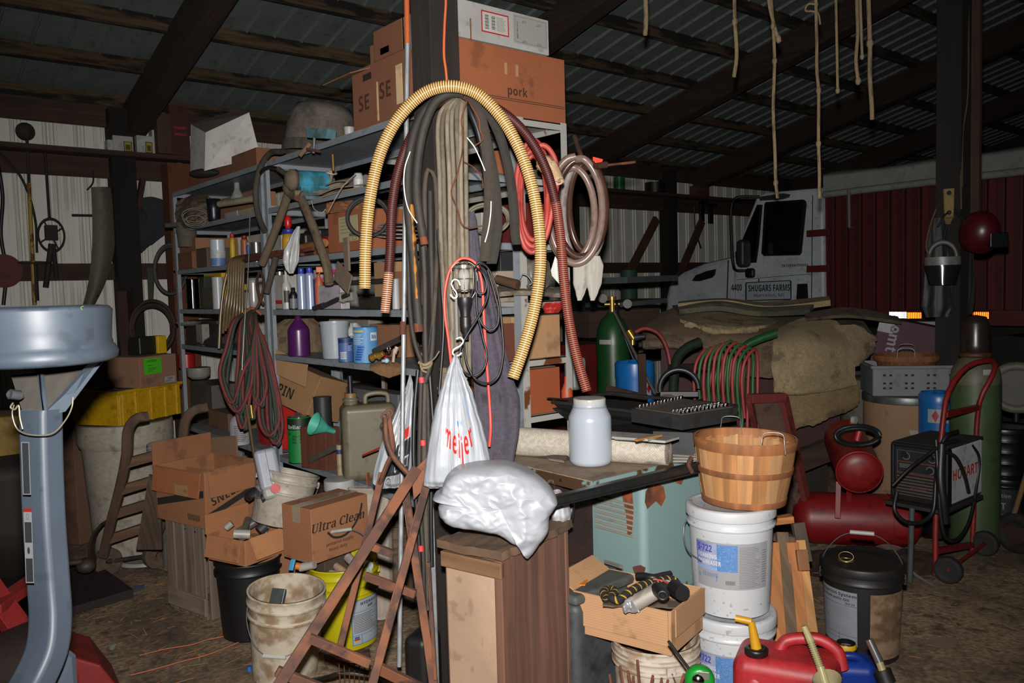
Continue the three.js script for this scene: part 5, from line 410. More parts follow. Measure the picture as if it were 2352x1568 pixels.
{ // green machine
  const teal = M(0x6c8484, 'chip', .6, .05), t = thing('engine_welder', 'old teal machine cabinet with rust patches and a steel top plate', 'machine', [0, 0, 0]); const x0 = 2.235, x1 = 2.78, z0 = -1.975, z1 = -2.52;
  part(t, 'cabinet', box(x1 - x0, .5, z0 - z1, (x0 + x1) / 2, .61, (z0 + z1) / 2, .03), teal, { k: .55 }); part(t, 'base', box(x1 - x0 + .01, .355, z0 - z1 + .01, (x0 + x1) / 2, .1775, (z0 + z1) / 2, .02), M(0x6a8080, 'chip', .65, .05), { k: .6 }); part(t, 'seam', box(x1 - x0 + .012, .006, z0 - z1 + .012, (x0 + x1) / 2, .358, (z0 + z1) / 2, .002), M(0x222622)); part(t, 'rear_frame', box(.2, .84, .3, 2.12, .42, -2.37), M(0x3a2a22, 'rust', .8)); const plate = part(t, 'top_plate', box(.64, .004, .54, 2.3, TY - .002, -2.245, 0), M(0x8d7c6a, 'grime', .8)); part(plate, 'plate_lip', [box(.003, .045, .54, 1.982, TY - .022, -2.245, 0), box(.64, .045, .003, 2.3, TY - .022, -1.976, 0)], teal); for (const z of [-2.35, -2.14]) part(t, 'bolt_hole', cyl(.006, .006, .004, 0, 0, 0, 10).rotateZ(Math.PI / 2).translate(1.981, TY - .022, z), M(0x090909));
  for (let i = 0; i < 7; i++) part(t, 'louvre', box(.008, .008, .2, x0 - .003, .62 + i * .02, -2.12, .003).rotateX(0), M(0x8d8272, 'mott', .7)); part(t, 'name_plate', box(.003, .055, .1, x0 - .002, .47, -2.13, 0), paper(128, 80, (g, W, H) => { g.fillStyle = '#8a8a80'; g.fillRect(0, 0, W, H); g.fillStyle = '#1c1c1a'; g.fillRect(4, 20, W - 8, H - 26); lines(g, 14, 30, 80, 4, 11, '#777', 3); lines(g, 8, 4, 110, 3, 5, '#444', 2); }), { keep: true }); part(t, 'drain_tube', tube([v3(x0, .40, -2.03), v3(x0 - .03, .395, -2.03), v3(x0 - .045, .36, -2.03), v3(x0 - .045, .2, -2.035)], .007, 24, 8), M(0x8f7f6e, 'mott', .6)); for (const [P, f] of [[[[1480, 1128], [1492, 1110], [1506, 1106], [1522, 1118], [1526, 1142], [1516, 1162], [1504, 1150], [1494, 1158], [1484, 1168], [1478, 1152]], 0], [[[1540, 1090], [1560, 1082], [1572, 1090], [1562, 1112], [1550, 1108]], 0], [[[1428, 1132], [1440, 1122], [1452, 1120], [1456, 1170], [1452, 1225], [1442, 1232], [1438, 1180]], 1], [[[1450, 1300], [1468, 1296], [1480, 1302], [1474, 1330], [1458, 1326]], 0]]) part(t, 'rust_patch', (q => { const s = new THREE.ShapeGeometry(new THREE.Shape(q.map(p => f ? new THREE.Vector2(p.z, p.y) : new THREE.Vector2(p.x, p.y)))); return f ? s.rotateY(-Math.PI / 2).translate(x0 - .0012, 0, 0) : s.translate(0, 0, z0 + .0062); })(P.map(p => f ? onX(p[0], p[1], x0) : onZ(p[0], p[1], z0))), M(0xb08a6c, 'rust', .9)); part(t, 'pulley', new THREE.TorusGeometry(.05, .012, 8, 20).rotateY(.5).translate(...V(1303, 1170, 2.85).toArray()), rubB);
  one('channel_bar', 'long black steel channel bar laid across the machine edge', 'bar', [beam(V(1265, 1142, 2.52), V(1604, 1062, 2.93), .03, .006), beam(V(1265, 1152, 2.52), V(1604, 1072, 2.93), .006, .03), beam(V(1265, 1162, 2.525), V(1604, 1082, 2.935), .03, .006), beam(V(1262, 1155, 2.54), V(1604, 1074, 2.95), .004, .036)], M(0x2a2c2d, 'grime', .3, .4)); one('strap_clamp', 'rusty bent strap gripping the end of the channel bar', 'clamp', tube(pts([[1588, 1050, 2.86], [1582, 1066, 2.84], [1590, 1086, 2.84]]), .008, 14, 8), rustD);
  one('paint_scrap', 'scrap of cream paper on the steel top plate', 'paper', cloth([[V(1255, 1058, 1).setY(0), V(1260, 1058, 1).setY(0)].map((p, i) => onY(1250 + i * 45, 1046 + i * 12, TY + .004)), [0, 1].map(i => onY(1262 + i * 34, 1056 + i * 6, TY + .004))], { nu: 10, nv: 4, amp: .003, t: .001 }), pm(0xb5ad98));
  // plastic jar
  const jp = onY(1357, 1066, TY), k = dep(jp) / FPX, R = 49 * k, H = 152 * k; const j = thing('plastic_jar', 'translucent white gallon jar with a screw lid', 'jar', [jp.x, TY, jp.z], toCam(jp)); part(j, 'body', lathe([[.0001, .003], [R * .7, 0], [R * .93, H * .03], [R, H * .09], [R, H * .68], [R * .98, H * .74], [R * .80, H * .86], [R * .76, H * .88], [R * .76, H * .93]], 40), new THREE.MeshPhysicalMaterial({ color: 0xa8b0ba, roughness: .3, transmission: .2, thickness: 0, side: THREE.DoubleSide })); part(j, 'contents', lathe([[.0001, .008], [R * .9, .01], [R * .95, H * .5], [.0001, H * .5]], 32), pm(0x9ea5ae)); part(j, 'neck_ring', lathe([[R * .77, H * .87], [R * .81, H * .885], [R * .77, H * .9]], 40), pm(0x98999b)); part(j, 'lid', lathe([[R * .72, H * .925], [R * .755, H * .92], [R * .755, H * 1.0], [R * .72, H * 1.012], [.0001, H * 1.012]], 48), pm(0xb9b8b6, .4));
  // burlap roll
  const a = onY(1185, 1045, TY).setY(TY + .058), b = onY(1535, 1068, TY).setY(TY + .052); const rl = thing('carpet_roll', 'roll of off-white woven matting across the machine top', 'roll'); part(rl, 'roll', rod(a, b, .057, 28, .053), M(0xc2b9aa, 'burl', .95)); const dd = b.clone().sub(a).normalize(); const q = new THREE.Quaternion().setFromUnitVectors(v3(0, 1, 0), dd); const spi = []; for (let i = 0; i < 60; i++) { const an = i * .62, r = .004 + i * .00078; spi.push(v3(Math.cos(an) * r, .001, Math.sin(an) * r)); } part(rl, 'spiral_edge', tube(spi, .0028, 240, 5).applyQuaternion(q).translate(b.x, b.y, b.z), M(0x8c8072, 'burl', 1)); 
  const vs = thing('vinyl_slats', 'two white plastic slats with scorched ends on the matting roll', 'slats'); for (const [s, e, y] of [[1405, 1500, 0], [1412, 1540, 10]]) part(vs, 'slat', quadBox([V(s, 990 + y * .2, 3.1), V(e + 20, 998 + y * .5, 2.95), V(e - 12, 1008 + y * .4, 2.85), V(s, 1002 + y * .2, 2.98)], v3(0, -.008, 0)), pm(0xa9a8a4)); part(vs, 'scorched_edge', beam(V(1460, 1011, 2.84), V(1520, 1000, 2.92), .01, .01), M(0x8a5a24, 'chip', .8));
  // black cases
  const bk = M(0x26282a, 'grime', .55), tr = thing('plastic_cargo_tray', 'long black moulded plastic lid lying behind the matting roll', 'tray'); const yT = 1.03, yB = TY + .01; const top = [[1268, 922], [1563, 958], [1692, 932], [1400, 902]].map(p => onY(p[0], p[1], yT)), bot = [[1330, 985], [1520, 1002], [1600, 985], [1420, 960]].map(p => onY(p[0], p[1], yB)); const side = (i, jx) => quadBox([top[i], top[jx], bot[jx], bot[i]], v3(0, .003, 0)); part(tr, 'front_wall', quadBox([top[0], top[1], bot[1], bot[0]], v3(.006, 0, -.006)), bk); part(tr, 'side_wall', quadBox([top[1], top[2], bot[2], bot[1]], v3(-.006, 0, -.006)), bk); part(tr, 'floor_panel', hexa(top.map(p => p.clone().setY(yT - .03)), bot), bk); part(tr, 'rim', [beam(top[0], top[1], .02, .014), beam(top[1], top[2], .02, .014), beam(top[2], top[3], .02, .014), beam(top[3], top[0], .02, .014)], bk); part(tr, 'hinge_bar', beam(V(1258, 914, 3.6), V(1330, 920, 3.5), .02, .006), rubB);
  const sc = thing('socket_case', 'open black socket case resting on the plastic lid', 'case'); const s4 = [[1450, 938], [1566, 955], [1694, 935], [1560, 913]].map(p => onY(p[0], p[1], 1.065)); part(sc, 'case', hexa(s4, s4.map(p => p.clone().setY(1.012))), bk); part(sc, 'case_insert', hexa(s4.map(p => p.clone().lerp(s4[0].clone().lerp(s4[2], .5), .08).setY(1.068)), s4.map(p => p.clone().lerp(s4[0].clone().lerp(s4[2], .5), .08).setY(1.06))), M(0x4a4036, 'grime', .9));
  const chrome = M(0xc9c9c6, null, .14, 1); let n0 = null; const P4 = (u, v) => s4[0].clone().lerp(s4[1], u).lerp(s4[3].clone().lerp(s4[2], u), v).setY(1.069); for (let i = 0; i < 3; i++) for (let c = 0; c < 13; c++) { const u = i === 0 ? .12 : i === 1 ? .78 : .9, v = .06 + c * .07; const s = n0 ? n0.clone() : one('socket', 'chrome drive socket in the open black case', 'socket', lathe([[.0001, .004], [.005, .004], [.006, .012], [.008, .0125], [.009, .011], [.009, 0]], 10), chrome, P4(u, v), 0, 'sockets in the case'); if (n0) { s.name = numbered('socket'); s.position.copy(P4(u, v)); const z = .7 + .5 * ((c * 7) % 5) / 5; s.scale.set(z, 1, z); scene.add(s); } n0 = n0 ?? s; }
  const c2 = thing('tool_case', 'flat black tool case with a latch under the socket case', 'case'); const q4 = [[1500, 990], [1600, 994], [1712, 984], [1610, 972]].map(p => onY(p[0], p[1], .975)); part(c2, 'shell', hexa(q4, q4.map(p => p.clone().setY(TY + .005))), bk); part(c2, 'latch', rod(V(1668, 985, 3.2), V(1690, 980, 3.22), .008), rubB); one('ribbed_sheet', 'folded ribbed grey plastic sheet beside the matting roll', 'sheet', [0, 1, 2, 3, 4, 5].map(i => beam(onY(1545, 1024 + i * 7, TY + .01), onY(1605, 1034 + i * 5, TY + .01), .012, .01)), pm(0x77706a)); one('dark_offcut', 'dark greasy board lying under the matting roll', 'board', beam(onY(1190, 1035, TY + .012), onY(1310, 1050, TY + .012), .06, .02), M(0x3d352d, 'grime', .8));
}
{ // grey tote and the rope box on its bucket
  const t = thing('plastic_tote', 'dark grey plastic tote with an orange-edged manual on its lid', 'tote', [2.0, 0, -2.07], .05); part(t, 'body', bbx(.30, .48, .23, 0, 0, 0, .03), M(0x3d4247, 'grime', .6)); part(t, 'lid', bbx(.32, .035, .25, 0, .48, 0, .015), M(0x4a4c4c, 'grime', .7)); const m = thing('manual', 'orange-bordered booklet lying on the grey tote', 'booklet', [1.97, .517, -2.05], .6); part(m, 'cover', bbx(.11, .004, .07), pm(0xd0731c)); part(m, 'print_panel', bbx(.06, .001, .05, .01, .0045, 0, 0), pm(0x4a5258));
  const bp = v3(2.075, 0, -1.79), bm = M(0xa89f95, 'splat', .85); bucket('mud_pail', 'white pail caked with dried mud under the rope box', bp, { m: bm, h: .365, rt: .142, rb: .128, bail: { a: -1.2, turn: 1.9, grip: false } });
  const b = thing('cardboard_box', 'open tan carton holding striped rope on the muddy pail', 'box', [2.056, .372, -1.85], .25); const w = .25, dd = .36, h = .145, cm = M(0xb08660, 'card', .9), tk = .005; part(b, 'wall', bbx(w, h, tk, 0, 0, dd / 2), cm); part(b, 'wall', bbx(w, h, tk, 0, 0, -dd / 2), cm); part(b, 'wall', bbx(tk, h, dd, -w / 2, 0, 0), cm); part(b, 'wall', bbx(tk, h, dd, w / 2, 0, 0), cm); part(b, 'bottom', bbx(w, tk, dd, 0, 0, 0), cm); part(b, 'flap', box(tk, .115, dd - .01, -w / 2 - .007, h - .056, 0, .001).rotateZ(.0), cm); part(b, 'flap', box(w - .02, .09, tk, .01, h - .045, dd / 2 + .008, .001), M(0xa87e58, 'card', .9)); part(b, 'flap', box(w, tk, .08, 0, 0, 0, .001).rotateX(.5).translate(0, h + .018, -dd / 2 - .036), cm); part(b, 'flap', box(.08, tk, dd * .8, w / 2 + .03, h - .02, 0, .001).rotateZ(-.2), cm);
  const yl = [.78, .62, .16], bk = [.07, .065, .06]; const ropeM = new THREE.MeshStandardMaterial({ map: tex(64, (u, v) => { const k = (u * 1 + v) % 1; return k < .2 && ((v * 16 + u * 3) % 1) > .3 ? yl : bk; }), roughness: .9 }); ropeM.map.repeat.set(26, 1); one('striped_rope', 'black rope with yellow flecks coiled in the tan carton', 'rope', tube(pts([[1392, 1375, 2.62], [1386, 1360, 2.66], [1398, 1352, 2.7], [1412, 1356, 2.68], [1404, 1372, 2.63], [1420, 1378, 2.62], [1440, 1362, 2.64], [1470, 1345, 2.68], [1505, 1335, 2.72], [1545, 1330, 2.75], [1556, 1340, 2.74], [1530, 1346, 2.7], [1490, 1358, 2.66], [1450, 1376, 2.62]]), .0125, 220, 10), ropeM, [0, 0, 0], 0, undefined, { keep: true });
  one('filter_roll', 'grey filter cartridge with a black rubber end in the carton', 'filter', rod(V(1448, 1392, 2.62), V(1515, 1352, 2.62), .026, 18), M(0x9c948a, 'wood', .6)); one('rubber_boot_end', 'black rubber ring end on the filter cartridge', 'rubber end', [rod(V(1509, 1352, 2.615), V(1524, 1366, 2.56), .022, 18, .02), new THREE.TorusGeometry(.013, .005, 8, 16).rotateY(toCam(V(1520, 1366, 2.55))).translate(...V(1522, 1367, 2.552).toArray())], rubB); one('wiring_plug', 'round black plug with coloured wires at the carton corner', 'plug', [rod(V(1548, 1348, 2.66), V(1568, 1362, 2.6), .025, 18)], rubB); for (const [c, i] of [[0xb02a3a, 0], [0x2c8a46, 1], [0xb9b2aa, 2], [0xa83c50, 3]]) one('wire', ['red wire into the round black plug', 'green wire into the round black plug', 'white wire into the round black plug', 'pink wire across the striped rope'][i], 'wire', tube(pts([[1500 + i * 9, 1330 + i * 2, 2.7], [1525 + i * 5, 1334, 2.69], [1545 + i * 3, 1345, 2.67]]), .003, 14, 6), pm(c)); one('foil_pouch', 'crumpled foil pouch beside the filter cartridge', 'pouch', sack([[1378, 1435, 1450, .01], [1390, 1428, 1462, .016], [1404, 1432, 1470, .01]], 2.6, { n: 20, m: 12, wr: .03 }), M(0x9a9c9e, null, .25, .5)); one('dark_parts', 'jumble of dark hardware at the bottom of the carton', 'hardware', cloth([[[1385, 1388, 2.62], [1470, 1392, 2.68], [1560, 1395, 2.72]], [[1395, 1365, 2.75], [1480, 1368, 2.8], [1590, 1380, 2.8]]], { amp: .02, nu: 24, nv: 14 }), M(0x57493c, 'grime', .9)); one('cable_boot', 'black split loom lying across the top of the carton', 'cable', tube(pts([[1463, 1322, 2.78], [1480, 1322, 2.76], [1500, 1326, 2.74], [1520, 1322, 2.76], [1540, 1318, 2.78]]), .012, 24, 9), rubB);
  // rusty square rods in front
  for (const [a, c, e, f] of [[1424, 1528, 1446, 1590], [1442, 1540, 1470, 1600], [1464, 1515, 1478, 1600], [1500, 1550, 1470, 1610], [1520, 1556, 1500, 1620], [1572, 1546, 1520, 1620], [1400, 1548, 1420, 1620], [1535, 1560, 1490, 1625], [1455, 1552, 1440, 1620]]) one('rusty_rod', 'short rusty square rod in the bunch before the muddy pail', 'rod', beam(V(a, c, 2.42), V(e, f + 90, 2.44), .008, .008), rustM, [0, 0, 0], 0, 'rusty rods in a bunch'); const rp = V(1470, 1640, 2.44); one('rod_can', 'old tin holding the bunch of rusty rods', 'tin', lathe([[.0001, 0], [.07, 0], [.07, rp.y - .06], [.066, rp.y - .06], [.066, .01]], 20), rustD, [rp.x, 0, rp.z]);
  const gp = V(1607, 1560, 2.3), g = thing('tape_reel', 'round green tool body with a chrome centre and a black probe', 'tool', gp, toCam(gp)); part(g, 'case', rot(lathe([[.0001, -.022], [.03, -.022], [.04, -.012], [.042, 0], [.04, .012], [.03, .022], [.0001, .022]], 26), Math.PI / 2), pm(0x0f7a22, .35)); part(g, 'hub', rot(lathe([[.0001, .0], [.014, 0], [.02, -.006], [.014, .006], [.0001, .008]], 20), Math.PI / 2).translate(-.004, .008, .024), chrome0()); part(g, 'name_plate', box(.03, .024, .004, .012, .022, .022), M(0x77756e, 'mott', .4, .5)); part(g, 'probe', rod(v3(-.03, .03, 0), v3(-.085, .105, .0), .0045), rubB); part(g, 'stand', rod(v3(0, -.03, 0), v3(0, -gp.y, 0), .012), rubB);
}
function chrome0() { return M(0xc9c9c6, null, .14, 1); }
{ // fuel cans
  const gp = onY(1815, 1720, 0).setY(0); const P = V(1808, 1500, 2.67), W = .325, Dp = .21, H = .345; const t = thing('gas_can', 'dusty red plastic gas can with a yellow bent spout', 'gas can', [P.x, 0, P.z], toCam(P) - .12); const red = M(0xa3232a, 'grime', .5); part(t, 'body', new RoundedBoxGeometry(W, H, Dp, 6, .045).translate(0, H / 2, 0), red); part(t, 'front_bulge', [new THREE.SphereGeometry(.05, 18, 14).scale(.9, 1.9, .5).translate(.06, .2, Dp / 2 - .01), new THREE.SphereGeometry(.05, 18, 14).scale(.9, 1.9, .5).translate(-.09, .2, Dp / 2 - .012)], red); part(t, 'handle', [tube([v3(-.03, H - .015, -.02), v3(-.01, H + .02, -.03), v3(.05, H + .035, -.045), v3(.1, H + .035, -.05), v3(.15, H + .005, -.05), v3(.165, H - .05, -.045)], .02, 40, 10)], red); part(t, 'collar', lathe([[.024, 0], [.037, .002], [.039, .02], [.032, .026], [.024, .026]], 20).translate(-.09, H - .004, .05), M(0x14110f, null, .4)); part(t, 'spout', [rod(v3(-.09, H + .018, .05), v3(-.105, H + .105, .05), .0175, 14, .0105), rod(v3(-.105, H + .104, .05), v3(-.155, H + .11, .055), .011, 12)], pm(0xc9920e, .45)); 
  const c = thing('filler_spout', 'clear ribbed plastic pour spout leaning on the red can', 'spout'); part(c, 'tip', rod(V(1846, 1437, 2.46), V(1862, 1472, 2.45), .0085, 12, .012), pm(0x9a9268, .3)); part(c, 'bellows', hose(curve(pts([[1861, 1470, 2.45], [1872, 1500, 2.44], [1884, 1532, 2.43]])), .0105, .006, .0022), pm(0x8f875e, .35), { keep: true }); part(c, 'funnel', rod(V(1884, 1530, 2.43), V(1905, 1600, 2.4), .012, 16, .012), pm(0x9a9268, .3)); part(c, 'bowl', lathe([[.012, 0], [.03, .015], [.042, .05], [.04, .05], [.026, .016]], 20).rotateZ(.4).translate(...V(1908, 1590, 2.4).toArray()), pm(0x8c8262, .25)); const c2 = V(1915, 1600, 2.38); part(c, 'can', cyl(.05, .05, c2.y - .02, c2.x, 0, c2.z, 16), pm(0x9c2a2a));
  const bp = V(1968, 1530, 2.72), b = thing('blue_jug', 'blue plastic jug with a black neck beside the red can', 'jug', [bp.x, 0, bp.z - .03], toCam(bp) + .2); part(b, 'body', new RoundedBoxGeometry(.17, .29, .13, 5, .035).translate(0, .145, 0), M(0x12307f, 'mott', .35)); part(b, 'handle', tube([v3(-.07, .27, .01), v3(-.04, .3, .03), v3(.02, .305, .03), v3(.06, .27, .02)], .014, 24, 9), M(0x0f2a72, 'mott', .35)); part(b, 'neck', lathe([[.03, 0], [.028, .03], [.032, .032], [.03, .055], [.024, .055]], 18).translate(-.005, .28, -.01), M(0x0d0d10, null, .4)); part(b, 'cap_ring', lathe([[.031, .03], [.034, .034], [.033, .046], [.03, .048]], 18).translate(-.005, .285, -.01), pm(0xb58a14));
  const s = thing('metal_spout', 'bright tin spout with a black screw collar', 'spout'); part(s, 'tip', rod(V(1996, 1468, 2.52), V(2020, 1520, 2.5), .011, 14, .013), M(0xb0b0ae, null, .22, .9)); part(s, 'tube', rod(V(2019, 1518, 2.5), V(2028, 1542, 2.49), .012), pm(0x9a8a5e, .35)); part(s, 'collar', rod(V(2026, 1538, 2.49), V(2038, 1568, 2.48), .026, 18), M(0x101010, null, .5)); const sp = V(2060, 1640, 2.46); part(s, 'can', bbx(.2, sp.y + .02, .16, sp.x, 0, sp.z, .03), M(0x8c1c20, 'grime', .5));
}
{ // black oil pail
  const p = onY(1980, 1497, 0); const lb = paper(256, 384, (g, W, H) => { g.fillStyle = '#8f939c'; g.fillRect(0, 0, W, H); g.fillStyle = '#222'; g.font = 'bold 30px sans-serif'; g.fillText('Irrigation Systems', 4, 38); g.font = 'bold 26px sans-serif'; g.fillText('Bio-Hydraulic Oil', 4, 70); g.font = 'bold 18px sans-serif'; g.fillText('ISO 22', 190, 92); g.fillRect(0, 100, W, 2); lines(g, 10, 120, 60, 6, 9, '#777', 2); lines(g, 110, 116, 120, 9, 9, '#777', 2); g.fillStyle = '#a5713c'; g.fillRect(50, 200, 26, 10); lines(g, 10, 262, 90, 6, 8, '#777', 2); lines(g, 110, 250, 130, 11, 6, '#888', 2); g.fillStyle = '#333'; g.fillRect(0, 316, W, 2); g.fillRect(150, 300, 2, 80); g.fillRect(60, 344, W, 2); });
  const t = bucket('oil_pail', 'black oil pail with a white label and dried mud on its side', p, { m: M(0x1c1a19, 'mott', .5), rt: .155, rb: .14, h: .385, rings: [.86], lid: true, label: [lb, .2, .78, -1.35, -.12], bail: { a: 1.25, turn: .0, gm: pm(0x9a9896) } }); part(t, 'mud_patch', wrap(.1435, .1555, .03, .30, .2, 1.3, 16), M(0x77634f, 'splat', 1), { label: 'dried tan mud on the pail side' }); part(t, 'spout_ring', [new THREE.TorusGeometry(.028, .0025, 6, 24).scale(1, .7, 1).rotateX(-.5).translate(-.06, .415, .05), new THREE.TorusGeometry(.024, .0025, 6, 24).scale(1.2, .8, 1).rotateX(-1.45).translate(-.06, .402, .055)], M(0x8c7a52, null, .3, .8));
}
{ // scrap timber leaning behind the pails
  const wd = [M(0xb8763e, 'wood', .75), M(0x6e5a46, 'wood', .9), M(0xc08a52, 'wood', .75)]; const pl = (a, b, w, h, m, l) => one('timber_offcut', l, 'timber', beam(a, b, w, h, TO), m); pl(V(1772, 1245, 3.35), onY(1795, 1545, .02), .055, .03, wd[0], 'orange timber offcut nearest the white pails'); pl(V(1795, 1222, 3.4), onY(1822, 1540, .02), .05, .03, wd[1], 'grey dusty timber offcut between the orange ones'); pl(V(1818, 1245, 3.38), onY(1848, 1530, .02), .05, .03, wd[0], 'orange timber offcut under the short block'); pl(V(1836, 1240, 3.42), onY(1874, 1520, .02), .04, .035, wd[2], 'pale timber offcut at the edge of the stack'); pl(V(1832, 1200, 3.45), V(1850, 1290, 3.42), .05, .04, M(0x5e5248, 'wood', .9), 'short dusty block on top of the timber stack'); pl(V(1840, 1262, 3.35), V(1846, 1310, 3.33), .045, .03, M(0xa06a44, 'wood', .8), 'short sawn block end in front of the stack'); pl(V(1770, 1196, 3.5), V(1820, 1190, 3.5), .03, .05, wd[0], 'short orange block lying crosswise at the top'); pl(V(1775, 1232, 3.45), V(1825, 1240, 3.45), .03, .03, wd[1], 'dusty block lying crosswise below the orange one');
}
// rusty stand
{ const t = thing('rusty_stand', 'tall rusty steel folding stand with rungs and splayed legs', 'stand'); const rm = M(0x9c918b, 'rust', .85, .05); const L = (a, b, w, h, n = 'leg') => part(t, n, beam(V(...a), V(...b), w * 2.6 / FPX, h * 2.6 / FPX, TO), rm);
  L([958, 1075, 2.72], [604, 1630, 2.3], 25, 12); L([1000, 1040, 2.72], [842, 1620, 2.35], 19, 10); L([930, 1120, 2.8], [1003, 1620, 2.6], 20, 12); L([878, 1085, 2.85], [780, 1490, 2.72], 17, 8); L([832, 1246, 2.58], [903, 1272, 2.6], 18, 14, 'rung'); L([838, 1322, 2.72], [955, 1364, 2.68], 20, 14, 'rung'); L([710, 1464, 2.4], [850, 1524, 2.42], 20, 12, 'rung'); L([635, 1540, 2.36], [760, 1590, 2.4], 22, 12, 'rung'); L([866, 1532, 2.42], [985, 1590, 2.55], 24, 14, 'rung'); L([985, 1290, 2.62], [1000, 1560, 2.6], 8, 14, 'brace');
  part(t, 'top_plate', quadBox(pts([[945, 1085, 2.72], [1008, 1022, 2.74], [1006, 1085, 2.72], [950, 1148, 2.7]]), TO.clone().multiplyScalar(-.012)), rm); part(t, 'fork', tube(pts([[884, 958, 2.74], [886, 1000, 2.74], [898, 1040, 2.73], [925, 1075, 2.72], [948, 1098, 2.71]]), .0095, 24, 8), rm); part(t, 'fork', tube(pts([[893, 950, 2.77], [897, 985, 2.77], [903, 1030, 2.76], [888, 1070, 2.8], [872, 1110, 2.84]]), .0085, 24, 8), rm); part(t, 'fork_eye', [new THREE.TorusGeometry(.011, .004, 8, 16).rotateY(toCam(V(886, 955, 2.75))).translate(...V(884, 956, 2.74).toArray()), new THREE.TorusGeometry(.011, .004, 8, 16).rotateY(toCam(V(893, 949, 2.75))).translate(...V(893, 948, 2.77).toArray())], rm);
}
// ---------- left foreground machine ----------
function sweep(c, sec, n) { const fr = c.computeFrenetFrames(n, false), m = sec.length; let up = UP; const P = []; for (let i = 0; i <= n; i++) { const p = c.getPointAt(i / n), T = c.getTangentAt(i / n); P.push([p, T]); } return P; }
function barPath(points, w, h, side, r = .008, n = 40) { // rounded rectangular bar along points; side = direction of w
  const c = curve(points), sec = []; for (const [sx, sy, a0] of [[1, 1, 0], [-1, 1, 1], [-1, -1, 2], [1, -1, 3]]) for (let k = 0; k <= 3; k++) { const a = (a0 + k / 3) * Math.PI / 2; sec.push([sx * (w / 2 - r) + Math.cos(a) * r, sy * (h / 2 - r) + Math.sin(a) * r]); } sec.push(sec[0]); return sheet(sec.length - 1, n, (u, v) => { const p = c.getPointAt(v), T = c.getTangentAt(v), S = side.clone().addScaledVector(T, -side.dot(T)).normalize(), N = new THREE.Vector3().crossVectors(T, S), s = sec[Math.round(u * (sec.length - 1))]; return p.addScaledVector(S, s[0]).addScaledVector(N, s[1]); }); }
{ const t = thing('machine_tiller', 'blue-grey steel tiller with a broad looped handle on a bent post', 'handle'); const bm = M(0x434d59, 'mott', .5), gm = M(0x4a4845, 'grime', .6);
  const pc = curve([[-220, 1.66], [-60, 1.6], [60, 1.6], [150, 1.64], [215, 1.71], [248, 1.79], [252, 1.86], [228, 1.93], [150, 2.0], [0, 2.05], [-200, 2.07]].map(([x, d]) => { const p = V(x, 765, d); return p.setY(0); })); const prof = [[-.02, 1.545], [.0, 1.543], [.008, 1.535], [.004, 1.49], [.003, 1.463], [.010, 1.455], [.016, 1.443], [.014, 1.43], [.004, 1.424], [-.02, 1.424], [-.024, 1.44], [-.024, 1.53], [-.02, 1.545]];
  part(t, 'loop_handle', sheet(90, prof.length - 1, (u, v) => { const p = pc.getPointAt(u), T = pc.getTangentAt(u), N = v3(T.z, 0, -T.x).normalize().negate(), q = prof[Math.round(v * (prof.length - 1))]; return p.addScaledVector(N, q[0]).setY(q[1] - .004); }), bm);
  part(t, 'gusset', quadBox(pts([[200, 838, 1.80], [248, 815, 1.86], [150, 945, 1.78], [92, 958, 1.74]]), v3(.004, 0, -.01)), bm); part(t, 'gusset', quadBox(pts([[25, 862, 1.84], [215, 842, 1.84], [138, 928, 1.79], [58, 966, 1.77]]), TO.clone().multiplyScalar(-.008)), gm); part(t, 'gusset_rib', barPath(pts([[92, 845, 1.82], [98, 900, 1.77], [104, 945, 1.75]]), .012, .012, RT), bm);
  part(t, 'post', barPath(pts([[94, 940, 1.77], [96, 1050, 1.77], [102, 1200, 1.77], [112, 1340, 1.77], [116, 1420, 1.76], [108, 1490, 1.74], [78, 1560, 1.71], [30, 1640, 1.66]]), .074, .058, RT.clone().addScaledVector(TO, .35).normalize(), .012, 60), bm);
  part(t, 'bolt', [rod(V(22, 905, 1.72), V(46, 908, 1.74), .011, 6), rod(V(20, 905, 1.72), V(50, 910, 1.76), .006)], M(0x6a6c70, 'galv', .4, .6)); part(t, 'clip_pin', tube(pts([[32, 930, 1.71], [28, 950, 1.7], [40, 985, 1.7], [70, 998, 1.69], [120, 995, 1.69], [150, 965, 1.69], [165, 935, 1.69], [168, 912, 1.69]]), .0016, 60, 6), M(0xa8a08c, null, .3, .7)); part(t, 'clip_pin', tube(pts([[30, 925, 1.7], [24, 935, 1.7], [34, 940, 1.7], [42, 930, 1.7], [46, 960, 1.7], [52, 985, 1.7]]), .002, 30, 6), M(0xa8a08c, null, .3, .7));
  const dl = (y0, y1, fn) => { const f = grid([[[62 + (y0 - 1000) * .035, y0, 1.722], [81 + (y0 - 1000) * .035, y0, 1.708]], [[62 + (y1 - 1000) * .035, y1, 1.722], [81 + (y1 - 1000) * .035, y1, 1.708]]]); part(t, 'decal', sheet(2, 8, (u, v) => f(u, 1 - v).addScaledVector(TO, .022)), paper(64, 256, fn, .5), { keep: true }); }; dl(1010, 1130, (g, W, H) => { g.fillStyle = '#8c9098'; g.fillRect(0, 0, W, H); g.fillStyle = '#3c3e44'; g.fillRect(8, 8, W - 16, H - 16); }); dl(1160, 1330, (g, W, H) => { g.fillStyle = '#9a9ea2'; g.fillRect(0, 0, W, H); g.fillStyle = '#a03428'; g.fillRect(0, 0, W, 20); g.fillStyle = '#3a3c40'; g.fillRect(6, 60, W - 12, 60); g.fillRect(6, 164, W - 12, 86); g.beginPath(); g.arc(30, 40, 10, 0, 7); g.stroke(); g.beginPath(); g.arc(30, 142, 10, 0, 7); g.fill(); });
